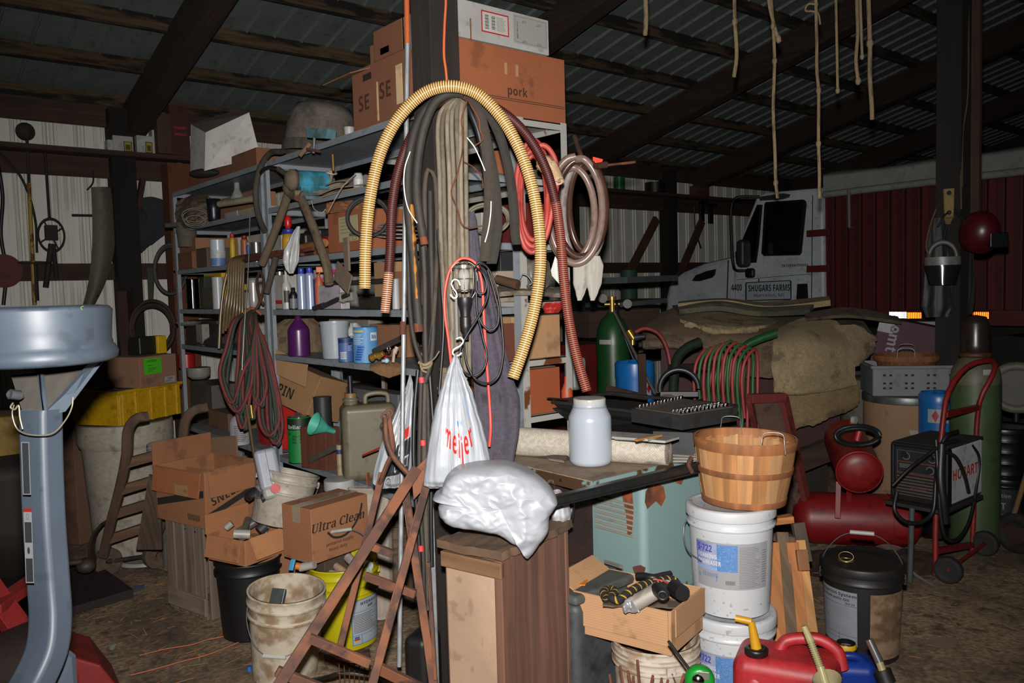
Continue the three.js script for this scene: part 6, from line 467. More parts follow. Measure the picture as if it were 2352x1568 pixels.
  part(t, 'axle_plate', quadBox(pts([[140, 1490, 1.86], [165, 1510, 1.86], [172, 1640, 1.84], [120, 1640, 1.84]]), v3(.01, 0, -.01)), bm); part(t, 'grass_bit', tube(pts([[189, 712, 1.66], [186, 706, 1.66], [192, 703, 1.66]]), .001, 8, 4), M(0x4f7a2c, null, .8));
  const fr = thing('red_mower_deck', 'dusty red steel deck with bars on the floor behind the tiller', 'machine'); const rd = M(0x7e1c1c, 'grime', .6); const a = onY(215, 1600, 0); part(fr, 'guard', ext([[-.2, 0], [.13, 0], [.13, .07], [.06, .2], [-.02, .25], [-.2, .25]], .3, .01).rotateY(toCam(a) + .1).translate(a.x - .05, .0, a.z - .1), rd); part(fr, 'frame_bar', beam(V(-20, 1400, 2.5), V(140, 1290, 2.9), .06, .03), rd); part(fr, 'frame_bar', beam(V(-20, 1500, 2.4), V(70, 1440, 2.6), .05, .03), rubB); part(fr, 'frame_bar', beam(V(-40, 1330, 2.6), V(60, 1470, 2.5), .07, .04), rd); part(fr, 'drum', rot(cyl(.11, .11, .2, 0, -.1, 0, 22), 0, 0, Math.PI / 2).rotateY(.5).translate(...V(15, 1540, 2.4).toArray()), M(0x2a1c1a, 'mott', .6)); part(fr, 'leg', [beam(V(-30, 1470, 2.5), V(-30, 1640, 2.5).setY(0), .05, .05), beam(V(130, 1300, 2.9), V(130, 1300, 2.9).setY(0), .04, .04)], rd);
  one('steel_plate', 'dark greasy steel plate lying on the earth floor', 'plate', hexa([[-30, 1335], [215, 1288], [306, 1352], [-30, 1452]].map(p => onY(p[0], p[1], .045)), [[-30, 1335], [215, 1288], [306, 1352], [-30, 1452]].map(p => onY(p[0], p[1], .045).setY(.002))), M(0x241a1c, 'grime', .7));
  one('iron_pipe', 'short pipe with a round knob lying on the dark plate', 'pipe', [rod(V(130, 1296, 4.2), V(200, 1288, 4.3), .014), new THREE.SphereGeometry(.05, 14, 10).scale(1, .8, 1).translate(...V(198, 1298, 4.3).toArray())], M(0x3a322c, 'grime', .6));
}
// ---------- left floor ----------
{ const p = onY(305, 1262, 0); const t = thing('plastic_barrel', 'large dirty white tapered plastic barrel behind the hand truck', 'barrel', p, toCam(p)); part(t, 'body', lathe([[.0001, .01], [.2, 0], [.21, .02], [.25, .66], [.262, .67], [.272, .70], [.272, .80], [.265, .815], [.255, .80], [.23, .6], [.2, .03], [.0001, .03]], 36), M(0x9c978e, 'grime', .6)); part(t, 'lid', cyl(.262, .262, .012, 0, .806, 0, 30), M(0x2e2f31, 'mott', .7));
  const cp = v3(p.x + .02, .82, p.z + .02); const c = thing('yellow_crate', 'yellow plastic crate standing on the white barrel', 'crate', cp, .55); const ym = M(0xb58f0c, 'grime', .5), w = .5, d = .34, h = .2; part(c, 'wall', bbx(w, h, .012, 0, 0, d / 2), ym); part(c, 'wall', bbx(w, h, .012, 0, 0, -d / 2), ym); part(c, 'wall', bbx(.012, h, d, w / 2, 0, 0), ym); part(c, 'wall', bbx(.012, h, d, -w / 2, 0, 0), ym); part(c, 'bottom', bbx(w, .012, d), ym); for (const x of [-.22, -.12, .0, .12, .22]) part(c, 'rib', bbx(.03, h, .014, x, 0, d / 2 + .008), ym); part(c, 'rim', [bbx(w + .03, .02, .02, 0, h - .015, d / 2 + .006), bbx(.02, .02, d + .03, w / 2 + .006, h - .015, 0)], ym); one('white_tub', 'round white tub inside the yellow crate', 'tub', cyl(.07, .075, .17, 0, 0, 0, 20), pm(0x9d9b96), cp.clone().add(v3(-.06, .014, .02)));
  const b = thing('cardboard_box', 'brown carton with a bright green certified label', 'box', v3(p.x + .1, 1.022, p.z + .06), .5); part(b, 'body', bbx(.29, .185, .26, 0, 0, 0, .003), M(0x84604a, 'card', .9)); part(b, 'green_label', mv(new THREE.PlaneGeometry(.135, .095), -.045, .125, .1312), paper(192, 128, (g, W, H) => { g.fillStyle = '#4fc01e'; g.fillRect(0, 0, W, H); g.fillStyle = '#1e4a12'; g.font = 'bold 22px sans-serif'; g.fillText('CERTIFIED', 32, 30); lines(g, 40, 56, 60, 1, 10, '#2a6a16', 5); lines(g, 40, 78, 110, 2, 12, '#2a6a16', 4); lines(g, 40, 104, 70, 1, 10, '#2a6a16', 4); }), { keep: true }); part(b, 'bar_label', mv(new THREE.PlaneGeometry(.085, .035), .085, .03, .1312), paper(128, 56, (g, W, H) => { g.fillStyle = '#a6a6a4'; g.fillRect(0, 0, W, H); g.fillStyle = '#333'; for (let i = 0; i < 20; i++) g.fillRect(40 + i * 3, 8, i % 3 ? 1 : 2, 18); lines(g, 10, 34, 100, 2, 9, '#555', 4); }), { keep: true });
  const o = thing('cardboard_box', 'open carton with raised flaps behind the green-labelled one', 'box', v3(p.x - .14, .0, p.z - .56), .5); part(o, 'body', bbx(.36, 1.16, .3, 0, 0, 0, .004), M(0x6f5040, 'card', .9)); part(o, 'flap', box(.005, .16, .28, -.2, 1.22, 0, .001).rotateZ(0), M(0x7a5846, 'card', .9)); part(o, 'flap', box(.34, .15, .005, 0, 1.22, .15, .001), M(0x7a5846, 'card', .9)); one('yellow_battery_box', 'small black and yellow charger on the far carton', 'charger', [bbx(.14, .11, .1, 0, 0, 0, .01)], pm(0x1c1a14), v3(p.x + .12, 1.209, p.z + .02), .5); one('yellow_box', 'small bright yellow box beside the black charger', 'box', bbx(.07, .11, .08, 0, 0, 0, .004), pm(0xc8a008), v3(p.x + .215, 1.209, p.z + .0), .5);
}
{ // hand truck
  const t = thing('hand_truck', 'old brown wooden hand truck with iron wheels by the barrel', 'hand truck'); const m = M(0x5a4334, 'wood', .85), iron = M(0x4a3a30, 'rust', .85); const S = RT; part(t, 'rail', barPath(pts([[338, 956, 4.15], [312, 962, 4.15], [296, 985, 4.17], [292, 1040, 4.2], [276, 1120, 4.3], [255, 1200, 4.4], [238, 1275, 4.5]]), .05, .045, S, .012), m); part(t, 'rail', barPath(pts([[474, 935, 4.28], [446, 942, 4.28], [428, 962, 4.29], [420, 1010, 4.33], [402, 1090, 4.4], [378, 1180, 4.5], [352, 1258, 4.6]]), .05, .045, S, .012), m); for (const [a, b] of [[[288, 1064, 4.22], [412, 1030, 4.35]], [[276, 1126, 4.3], [395, 1090, 4.42]], [[262, 1180, 4.38], [380, 1145, 4.48]], [[250, 1238, 4.45], [365, 1200, 4.55]]]) part(t, 'rung', beam(V(...a), V(...b), .035, .05), M(0x6a4a36, 'wood', .85)); const wh = (px, py, d) => { const p = V(px, py, d), r = .078; const g = part(t, 'wheel', rot(lathe([[.02, -.025], [.05, -.022], [.055, -.028], [r - .004, -.028], [r, -.02], [r, .02], [r - .004, .028], [.055, .028], [.05, .022], [.02, .025]], 28), 0, 0, Math.PI / 2).rotateY(toCam(p) - 1.15).translate(p.x, r, p.z), M(0x54473a, 'grime', .9)); return g; }; wh(246, 1282, 4.62); wh(360, 1268, 4.72); part(t, 'axle', rod(V(246, 1282, 4.62).setY(.078), V(360, 1268, 4.72).setY(.078), .012), iron); part(t, 'toe_plate', quadBox([onY(205, 1290, .02), onY(238, 1310, .02), onY(238, 1312, .0), onY(205, 1292, .0)], v3(.3, 0, -.15)), iron); part(t, 'bracket', barPath(pts([[238, 1200, 4.4], [218, 1225, 4.42], [210, 1262, 4.45], [215, 1290, 4.5]]), .05, .012, TO, .004), iron);
  one('board', 'weathered plywood board leaning beside the hand truck', 'board', hexa(pts([[342, 1090, 4.15], [366, 1100, 4.12], [372, 1262, 4.25], [312, 1262, 4.4]]), pts([[345, 1088, 4.2], [369, 1098, 4.17], [375, 1258, 4.3], [316, 1258, 4.45]])), M(0x6d5948, 'wood', .9)); { const p = onY(335, 1285, 0); one('pail_cover', 'flat white pail lid lying on the floor', 'lid', lathe([[.0001, .012], [.13, .012], [.135, .022], [.15, .02], [.152, .002]], 30), pm(0x9b9a94), p); }
  { const p = onY(130, 1200, 0); one('brown_tarp', 'dark coat and tan sheet hanging in the shade behind the tiller', 'cloth', cloth([[[135, 985, 5.6], [165, 980, 5.5], [200, 990, 5.5]], [[140, 1060, 5.5], [175, 1065, 5.4], [215, 1070, 5.5]], [[150, 1150, 5.5], [185, 1150, 5.4], [215, 1140, 5.5]]], { amp: .03 }), M(0x5a4a40, 'grime', .95)); }
}
{ // slatted crate and the big open carton on it
  const t = thing('slatted_crate', 'grey slatted wooden crate standing on end under the open carton', 'crate', [1.406, 0, -4.108], .23); const w = .30, d = .35, h = .45, gm = [M(0x8a7868, 'wood', .9), M(0x7d6c5e, 'wood', .9)]; for (let i = 0; i < 4; i++) part(t, 'slat', bbx(.01, h, .064, -w / 2, 0, d / 2 - .045 - i * .087, .002), gm[i % 2]); for (let i = 0; i < 3; i++) part(t, 'slat', bbx(.085, h, .01, -w / 2 + .05 + i * .1, 0, d / 2, .002), gm[(i + 1) % 2]); for (const y of [0, h - .03]) part(t, 'end_frame', [bbx(.016, .03, d - .02, -w / 2 + .014, y, 0), bbx(w - .02, .03, .016, 0, y, d / 2 - .014), bbx(w - .02, .03, .016, 0, y, -d / 2 + .014), bbx(.016, .03, d - .02, w / 2 - .014, y, 0)], gm[1]); part(t, 'bottom_board', bbx(.014, .09, d - .02, -w / 2 - .01, .02, 0), gm[0]); part(t, 'back_slat', bbx(w, h, .01, 0, 0, -d / 2), gm[1]); part(t, 'top_board', bbx(w, .012, d, 0, h - .012, 0), gm[0]);
  const b = thing('cardboard_box', 'large open carton with diagonal black stripes and dividers', 'box', [1.41, .452, -4.12], .28); const W = .34, D = .40, H = .27, k = 5e-3, cm = M(0x90603f, 'card', .9); for (const [g, n] of [[bbx(W, H, k, 0, 0, D / 2), 'wall'], [bbx(W, H, k, 0, 0, -D / 2), 'wall'], [bbx(k, H, D, -W / 2, 0, 0), 'wall'], [bbx(k, H, D, W / 2, 0, 0), 'wall'], [bbx(W, k, D), 'bottom'], [bbx(W - .01, .15, k, 0, .08, 0), 'divider'], [bbx(k, .15, D - .01, 0, .08, 0), 'divider']]) part(b, n, g, cm); part(b, 'flap', box(k, .12, D - .02, 0, 0, 0, .001).rotateZ(-.14).translate(-W / 2 - .022, H - .06, 0), M(0x9a5c36, 'card', .9)); part(b, 'flap', box(W - .02, .12, k, 0, 0, 0, .001).rotateX(-.14).translate(0, H - .06, D / 2 + .018), cm); part(b, 'flap', box(W, .12, k, 0, H + .05, -D / 2 - .02, .001), M(0x8a5a3c, 'card', .9)); part(b, 'tape', box(.001, .05, .1, -W / 2 - .034, H - .09, .06, 0), tapeM); const dg = (x0, y0, x1, y1, th) => ext([[x0, y0], [x1, y1], [x1, y1 + th], [x0, y0 + th]], .0006); part(b, 'stripe', dg(-.19, .07, .19, .15, .035).rotateY(-Math.PI / 2).translate(-W / 2 - .0036, 0, 0), ink); part(b, 'stripe', dg(-.17, .04, .17, .15, .03).translate(0, 0, D / 2 + .0034), ink); part(b, 'print', text('SNELL', .042).rotateY(-Math.PI / 2).translate(-W / 2 - .0046, .165, -.1), ink, { keep: true }); part(b, 'print', text('SNELL', .042).rotateZ(.25).translate(-.06, .145, D / 2 + .0046), ink, { keep: true }); const bc = []; for (let i = 0; i < 14; i++) bc.push(box(.0006, .03, .003, -W / 2 - .004, .045, .06 + i * .007, 0)); part(b, 'bar_code', bc, ink); b.children[b.children.length - 1].userData.kind = 'stuff';
  const rp = thing('lid_stack', 'stack of white pail lids leaning behind the striped carton', 'lids', V(385, 1030, 4.7)); for (let i = 0; i < 4; i++) part(rp, 'lid', rot(new THREE.TorusGeometry(.1, .012, 8, 26), Math.PI / 2 - .25).translate(0, -.02 + i * .018, 0), pm(0x9a9a98)); part(rp, 'stand', cyl(.06, .06, rp.position.y - .04, 0, -rp.position.y, 0, 16), pm(0x6a6660)); 
  one('cardboard_sheet', 'flat brown cardboard sheet standing behind the striped carton', 'cardboard', quadBox(pts([[424, 1010, 4.75], [540, 1000, 4.6], [548, 1100, 4.6], [440, 1110, 4.75]]), v3(.01, 0, 0)), M(0x7a5a44, 'card', .9));
}
{ // black pail with parts box, tilted pail, Ultra Clean carton
  const bp = onY(578, 1452, 0); bucket('black_pail', 'black pail under the small parts carton', bp, { m: M(0x141416, 'mott', .45), h: .36, rt: .145, rb: .125, rings: [.86] }); const b = thing('cardboard_box', 'small open carton of pipe fittings on the black pail', 'box', [bp.x + .005, .365, bp.z], .35); const cm = M(0xa06a44, 'card', .9), W = .25, D = .24, H = .115, k = .004; for (const [g, n] of [[bbx(W, H, k, 0, 0, D / 2), 'wall'], [bbx(W, H, k, 0, 0, -D / 2), 'wall'], [bbx(k, H, D, -W / 2, 0, 0), 'wall'], [bbx(k, H, D, W / 2, 0, 0), 'wall'], [bbx(W, k, D), 'bottom']]) part(b, n, g, cm); part(b, 'flap', box(W, .09, k, 0, H + .04, -D / 2 - .012, .001), cm); part(b, 'flap', box(k, .1, D - .02, 0, 0, 0, .001).rotateZ(-.2).translate(-W / 2 - .02, H - .045, 0), cm); part(b, 'flap', box(W - .02, .1, k, 0, 0, 0, .001).rotateX(-.45).translate(.01, H - .04, D / 2 + .028), M(0xb07a50, 'card', .9)); const fm = [M(0x8a867e, 'galv', .3, .6), M(0x9c9890, 'mott', .45), M(0x3a3632, 'mott', .5)]; const Fi = [[[-.06, .10, .03], [.04, .15, -.04], .017, 0], [[-.02, .10, -.05], [.09, .15, .0], .019, 0], [[-.08, .12, .0], [-.03, .11, .05], .021, 1], [[.02, .11, .05], [.05, .13, .06], .024, 2], [[.05, .10, .05], [.1, .12, .03], .014, 1], [[-.08, .14, -.05], [-.06, .16, -.03], .016, 1]]; Fi.forEach(([a, c, r, mi], i) => { const q = one('pipe_fitting', ['long grey pipe nipple across the parts carton', 'steel sleeve lying in the parts carton', 'pale round fitting at the carton side', 'dark rubber fitting in the parts carton', 'small elbow at the carton corner', 'white cap on top of the fittings'][i], 'fitting', rod(v3(...a), v3(...c), r, 14), fm[mi]); q.position.copy(b.position); q.rotation.y = .35; });
  const wp = V(625, 1168, 3.78); const sup = thing('cardboard_box', 'plain carton on the floor holding up the tilted pail', 'box', [wp.x + .07, 0, wp.z - .1], .3); part(sup, 'body', bbx(.22, .42, .22), kraft); const w = bucket('white_pail', 'dirty white pail tilted and full of junk parts', [wp.x + .02, .49, wp.z], { m: M(0xa09c94, 'grime', .5), h: .25, rt: .135, rb: .12, rings: [.62, .84], bail: { a: -1.1, grip: false } }); w.rotation.z = -.28; w.rotation.x = -.1; const jp = V(622, 1108, 3.72), jg = thing('grey_jug', 'grey motor oil jug upside down with a round red cap', 'jug', jp, toCam(jp) + .1); jg.rotation.x = -.35; jg.rotation.z = .12; part(jg, 'body', new RoundedBoxGeometry(.1, .19, .07, 4, .022).translate(0, .06, 0), pm(0x9196a0, .4)); part(jg, 'shoulder', new RoundedBoxGeometry(.092, .06, .066, 4, .02).translate(0, -.045, 0), pm(0x9a9890, .45)); part(jg, 'cap', cyl(.022, .022, .012, 0, 0, 0, 20).rotateX(Math.PI / 2).translate(.01, -.035, .034), pm(0xb82a30, .45)); part(jg, 'seam', box(.002, .18, .002, 0, .06, .036, 0), M(0x5a5e66)); const jk = [[568, 1142, 588, 1128, .022], [590, 1135, 612, 1140, .018], [610, 1122, 640, 1140, .014], [660, 1112, 662, 1136, .012], [600, 1145, 640, 1132, .02]]; jk.forEach(([a, c, e, f, r], i) => one('engine_part', ['black rubber mount at the pail rim', 'chrome clamp among the parts', 'dark hose stub under the grey jug', 'upright black bolt in the pail', 'dark bracket across the pail'][i], 'part', rod(V(a, c, 3.7), V(e, f, 3.74), r, 12), i === 1 ? M(0x8a8a86, null, .25, .8) : M(0x1d1e20, 'mott', .5)));
  const up = onY(700, 1288, .40), u = thing('cardboard_box', 'brown carton printed in black with a curved brush mark', 'box', [up.x + .135, .40, up.z - .055], .22); part(u, 'body', bbx(.32, .24, .2, 0, 0, 0, .004), M(0x966442, 'card', .9)); part(u, 'tape', [box(.33, .001, .05, 0, .2405, 0, 0), box(.001, .07, .05, -.1605, .205, 0, 0)], M(0x9a8a74, 'mott', .2)); const uT = text('Ultra Clean', .038, 'serif_bold'); uT.applyMatrix4(new THREE.Matrix4().makeShear(0, 0, .25, 0, 0, 0)); part(u, 'print', uT.translate(-.01, .155, .1012), ink, { keep: true }); part(u, 'brush_mark', tube([v3(-.075, .12, .1), v3(-.04, .09, .1), v3(.02, .085, .1), v3(.08, .12, .1), v3(.115, .17, .1), v3(.125, .205, .1)], .006, 40, 6).scale(1, 1, .02).translate(0, 0, .0985), ink); part(u, 'print', text('janitorial supply', .014).translate(-.01, .065, .1012), inkB, { keep: true }); part(u, 'print', text('heavy duty', .014).translate(-.02, .04, .1012), inkB, { keep: true }); const sb = thing('cardboard_box', 'dark carton on the floor behind the yellow pail', 'box', [up.x + .17, 0, up.z - .12], .22); part(sb, 'body', bbx(.16, .395, .14), M(0x4a3a2e, 'card', .9));
}
{ // grey and yellow pails
  const g = onY(655, 1548, 0), t = bucket('cement_pail', 'white pail crusted with cement and tan stains', g, { m: M(0xa89f90, 'splat', .85), h: .37, rt: .15, rb: .128, rings: [.74, .88], bail: { a: -.9, turn: -.35, grip: true } }); t.rotation.x = .07; t.rotation.z = -.06; const mo = thing('metal_louvre', 'folded bright metal strips inside the cement pail', 'metal', [g.x - .04, .2, g.z + .02], .6); for (let i = 0; i < 4; i++) part(mo, 'strip', box(.014, .2, .06, -.04 + i * .022, .06, -i * .012, .002).rotateZ(-.5), M(0x7d8484, 'galv', .3, .7));
  const y = onY(800, 1472, 0), lb = paper(192, 256, (c, W, H) => { c.fillStyle = '#a9b0b8'; c.fillRect(0, 0, W, H); c.strokeStyle = '#4a7ab8'; c.lineWidth = 4; c.strokeRect(2, 2, W - 4, H - 4); c.fillStyle = '#222'; c.font = 'bold 24px sans-serif'; c.fillText('HYDRAULIC', 50, 34); c.fillText('AW', 92, 58); c.fillStyle = '#4a7ab8'; c.fillRect(0, 68, W, 3); lines(c, 10, 84, 150, 12, 9, '#555', 3); c.fillStyle = '#4a7ab8'; c.fillRect(0, 200, W, 3); c.fillRect(50, 200, 3, 56); c.fillStyle = '#2b5fae'; c.fillRect(12, 208, 26, 10); c.fillStyle = '#b83028'; c.fillRect(10, 219, 30, 10); c.fillStyle = '#d0b02a'; c.fillRect(12, 230, 26, 8); }); const yb = bucket('yellow_pail', 'bright yellow hydraulic oil pail full of plastic scraps', y, { m: M(0xb5ab0e, 'mott', .42), h: .37, rt: .15, rb: .13, rings: [.68, .78, .89], label: [lb, .08, .62, .15, 1.35], bail: { a: 1.35, turn: .1, gm: pm(0x9c9a94) } }); yb.rotation.z = .03;
  const sc = [[772, 1300, 795, 1315, .016], [800, 1280, 815, 1295, .02], [835, 1295, 848, 1300, .02], [812, 1312, 850, 1310, .012], [760, 1315, 785, 1320, .014]]; sc.forEach(([a, b, c, d, r], i) => one('plastic_scrap', ['pink-white plastic tube in the yellow pail', 'ribbed white fitting at the pail edge', 'white tape roll in the yellow pail', 'folded white label in the yellow pail', 'pale hose stub in the yellow pail'][i], 'scrap', rod(V(a, b, 3.6), V(c, d, 3.55), r, 12), pm([0xb59a88, 0xaaa49c, 0xadb0b2, 0xb0b4b8, 0xaa9c8c][i]))); one('pail_filler', 'layer of plastic scraps inside the yellow pail', 'scraps', cyl(.11, .13, .22, 0, .02, 0, 22), pm(0x8f8a60), y);
  const ct = thing('caulk_tube', 'white caulk tube with an orange cap and blue nozzle', 'tube'); part(ct, 'tube', rod(V(690, 1303, 3.5), V(722, 1296, 3.48), .018, 14), pm(0xa9a49c)); part(ct, 'cap', rod(V(680, 1299, 3.49), V(690, 1301, 3.49), .015, 14), pm(0xc9702a)); part(ct, 'nozzle', beam(V(668, 1310, 3.5), V(674, 1284, 3.52), .02, .012), pm(0x3f9ac4));
  const pb = onY(850, 1425, 0); one('paper_feed_bag', 'tall white paper sack with a red stripe behind the rusty stand', 'sack', sack([[1118, 800, 898, .03, 3.9], [1130, 801, 899, .06, 3.9], [1220, 806, 902, .07, 3.9], [1320, 818, 904, .07, 3.9], [1390, 826, 905, .07, 3.9], [1412, 832, 902, .06, 3.9]], 3.9, { q: .55, wr: .012, n: 48, m: 30 }), M(0xa89a8e, 'mott', .85)); const wl = onS(778, .3, .2); one('white_lid', 'white plastic lid on the boxes under the shelf', 'lid', lathe([[.0001, .05], [.07, .05], [.075, .045], [.075, 0]], 24), pm(0xa9aaaa), V(780, 1122, 4.0)); const dp = onY(915, 1390, 0); bucket('small_brown_pail', 'dirty brown ribbed pail behind the rusty stand', [dp.x, 0, dp.z], { m: M(0x5c4a3c, 'grime', .8), rt: .1, rb: .085, h: .42, rings: [.7, .78, .88] });  // the flat white piece under the shelf is a plastic lid
  const bx = [[960, 1300, 3.0], [905, 1500, 3.1]]; one('black_block', 'black rounded block standing between the stand and the crate', 'jug', new RoundedBoxGeometry(.13, .33, .1, 3, .03).translate(0, .165, 0), M(0x121212, 'mott', .5), v3(V(972, 1500, 2.95).x, 0, V(972, 1500, 2.95).z), .5); one('steel_channel', 'tall grey steel channel standing beside the post', 'channel', beam(V(986, 1120, 2.95), V(1004, 1700, 2.9).setY(.0), .03, .02), M(0x77787a, 'galv', .5, .4));  // plain black rounded block low between stand and crate
  const wb = thing('wire_basket', 'rusty wire basket half full of scraps by the stand', 'basket', [0, 0, 0]); for (let i = 0; i < 9; i++) part(wb, 'wire', rod(V(778 + i * 12, 1518 + i * 1.5, 2.95), V(784 + i * 10, 1610, 2.93), .0022, 5), rustD); for (const y of [1520, 1545, 1575]) part(wb, 'wire', rod(V(775, y, 2.95), V(880, y + 12, 2.95), .0026, 5), rustD); part(wb, 'wire', rod(V(752, 1510, 3.1), V(850, 1545, 2.95), .005, 6), rustD); one('black_cable', 'black cable curving over the floor by the wire basket', 'cable', tube(pts([[715, 1562, 3.1], [750, 1555, 3.0], [790, 1545, 2.98], [840, 1550, 2.98], [900, 1562, 2.98], [960, 1580, 2.98]]), .008, 40, 8), rubB); one('rust_bar', 'rusty flat bar lying under the yellow pail', 'bar', beam(onY(745, 1515, .02), onY(850, 1500, .02), .04, .03), rustD);
}
{ // floor litter
  const tw = (P, l) => one('baler_twine', l, 'twine', tube(P.map(p => onY(p[0], p[1], .006)), .0025, 60, 5), M(0xa8603e, null, .8)); tw([[300, 1550], [360, 1535], [420, 1518], [480, 1502], [540, 1478], [575, 1462]], 'orange twine running toward the cement pail'); tw([[320, 1505], [380, 1490], [440, 1480], [480, 1468], [520, 1460], [560, 1452]], 'orange twine running toward the black pail'); one('bottle_cap', 'small blue cap on the earth floor', 'cap', cyl(.012, .01, .02, 0, 0, 0, 12), pm(0x2c5fa8), onY(573, 1540, 0)); one('foil_scrap', 'crumpled foil scrap on the earth floor', 'scrap', cloth([[onY(250, 1484, .004), onY(268, 1478, .01)], [onY(252, 1492, .004), onY(262, 1490, .004)]], { nu: 6, nv: 6, amp: .006, t: .001 }), M(0x8f9490, null, .3)); one('wrapper_scrap', 'blue wrapper lying on the earth floor', 'scrap', cloth([[onY(305, 1346, .004), onY(330, 1342, .006)], [onY(306, 1354, .004), onY(332, 1352, .004)]], { nu: 6, nv: 6, amp: .006, t: .001 }), pm(0x4a5f80));  // the small blue piece on the floor is a bottle cap
  const N = 1400, ig = new THREE.BoxGeometry(.05, .002, .0035), im = new THREE.InstancedMesh(ig, M(0x9a7a50, null, .9), N), mt = new THREE.Matrix4(), q = new THREE.Quaternion(), e = new THREE.Euler(); for (let i = 0; i < N; i++) { let x, z; if (i < 700) { x = rr(.2, 1.7); z = rr(-5.2, -2.6); } else { x = rr(2.7, 6.5); z = rr(-4, -.6); } e.set(rr(-.15, .15), rr(0, 6.28), rr(-.1, .1)); mt.compose(v3(x, .003, z), q.setFromEuler(e), v3(rr(.3, 1.6), 1, rr(.5, 1.4))); im.setMatrixAt(i, mt); im.setColorAt(i, new THREE.Color().setRGB(.5 + .5 * rnd(), .45 + .45 * rnd(), .4 + .4 * rnd())); } im.name = 'straw_litter'; im.userData = { label: 'straw and wood chips scattered over the earth floor', category: 'straw', kind: 'stuff' }; im.castShadow = im.receiveShadow = true; scene.add(im); }
// ---------- contents of the white shelf end ----------
{ const E = (label, px0, px1, ytop, lev, inset, depth, m, o = {}) => { const a = onE(px0, lev, inset), b = onE(px1, lev, inset), h = onZ(px1, ytop, ZC - inset).y - a.y, w = b.x - a.x; const t = thing(o.name ?? 'cardboard_box', label, o.cat ?? 'box', [(a.x + b.x) / 2, a.y + .001, ZC - inset - depth / 2], 0); part(t, 'body', bbx(w, h, depth, 0, 0, 0, .003), m); t.hh = h; t.ww = w; t.dd = depth; return t; };
  const b1 = E('orange-brown carton on the lower shelf end behind the machine', 1205, 1288, 842, 5, .03, .3, M(0x9a4f28, 'card', .9)); part(b1, 'lid_flap', box(b1.ww, .003, .2, 0, b1.hh + .002, .02, .001), M(0x7a6a5c, 'card', .9)); E('dusty brown carton beside the orange-brown one', 1150, 1203, 850, 5, .04, .3, kraftD); const b2 = E('tan carton on the middle shelf end behind the yellow hose', 1178, 1288, 722, 4, .02, .3, kraftL); part(b2, 'edge_crease', box(.003, b2.hh, .002, -b2.ww * .3, b2.hh / 2, b2.dd / 2 + .001, 0), M(0xc9a67a)); E('dark red book lying against the tan carton', 1158, 1184, 742, 4, .005, .012, M(0x6e3a2a, 'mott', .8), { name: 'old_book', cat: 'book' });
  one('red_work_glove', 'bright red rubber glove on top of the tan carton', 'glove', sack([[694, 1248, 1292, .02], [706, 1246, 1294, .04], [718, 1250, 1284, .03]], 3.72, { n: 24, m: 12, wr: .02 }), pm(0xb5302a)); one('wood_bits', 'row of red-handled tools on the middle shelf end', 'tools', [0, 1, 2, 3].map(i => rod(V(1168 + i * 18, 718, 3.75), V(1170 + i * 18, 700, 3.8), .006)), M(0x8a2c26, null, .5)); one('grey_sheet', 'grey sheet of board leaning on the tan carton', 'board', quadBox(pts([[1205, 715, 3.7], [1232, 690, 3.72], [1236, 728, 3.7], [1200, 730, 3.68]]), v3(.005, 0, -.01)), pm(0x6a6a64));
  one('canvas_mat', 'folded pale canvas on the upper shelf end', 'canvas', cloth([[[1145, 662, 3.72], [1200, 664, 3.76], [1290, 668, 3.85]], [[1140, 682, 3.5], [1200, 678, 3.56], [1296, 684, 3.7]]], { amp: .02, nu: 30, nv: 10, t: .02 }), M(0x8c7e6e, 'burl', .95)); one('push_brush', 'brown bristle brush lying on the pale canvas', 'brush', rod(V(1140, 640, 3.55), V(1190, 654, 3.5), .018, 14, .022), M(0x5e3f26, 'wood', .9)); const wc = E('small printed carton with a white side', 1142, 1186, 622, 3, .12, .06, pm(0xa89884)); E('black rounded toolbox on the upper shelf end', 1152, 1196, 572, 3, .2, .15, pm(0x34363a, .5), { name: 'tool_box', cat: 'toolbox' }); one('clear_bag', 'dusty clear bag of parts on the upper shelf end', 'bag', sack([[585, 1215, 1245, .02], [605, 1198, 1262, .06], [635, 1190, 1268, .07], [655, 1195, 1262, .05], [668, 1205, 1250, .02]], 3.72, { n: 30, m: 20, wr: .03 }), M(0x6e6a62, 'grime', .4)); one('spring_clip', 'bright wire clip beside the clear bag', 'clip', tube(pts([[1195, 640, 3.5], [1200, 630, 3.5], [1212, 634, 3.5], [1222, 650, 3.5], [1216, 654, 3.5]]), .003, 24, 5), wire);
  one('wire_coil', 'coil of grey and yellow wire hung behind the garment', 'wire', tube(loops(1120, 502, 3.42, 48, 32, 4, .08), .006, 200, 6), M(0x6e6a58, null, .6)); E('white plastic tub behind the wire coil', 1108, 1150, 490, 2, .06, .1, pm(0xa5a5a2)); E('dark red carton behind the hanging belts', 1150, 1200, 492, 2, .1, .15, pm(0x5a1c1c)); one('clay_pot', 'orange clay pot behind the hanging belts', 'pot', cyl(.05, .06, .12, 0, 0, 0, 18), M(0x8a4a26, 'mott', .8), onE(1150, 1, .12)); E('stacked dusty boards on the second shelf end', 1080, 1170, 400, 1, .05, .25, M(0x6a5a4a, 'wood', .9)); E('grey carton at the upright of the second shelf end', 1215, 1290, 395, 1, .1, .2, pm(0x5a564e)); E('red carton under the red hose coil', 1200, 1280, 470, 2, .15, .2, pm(0x6e2420)); }
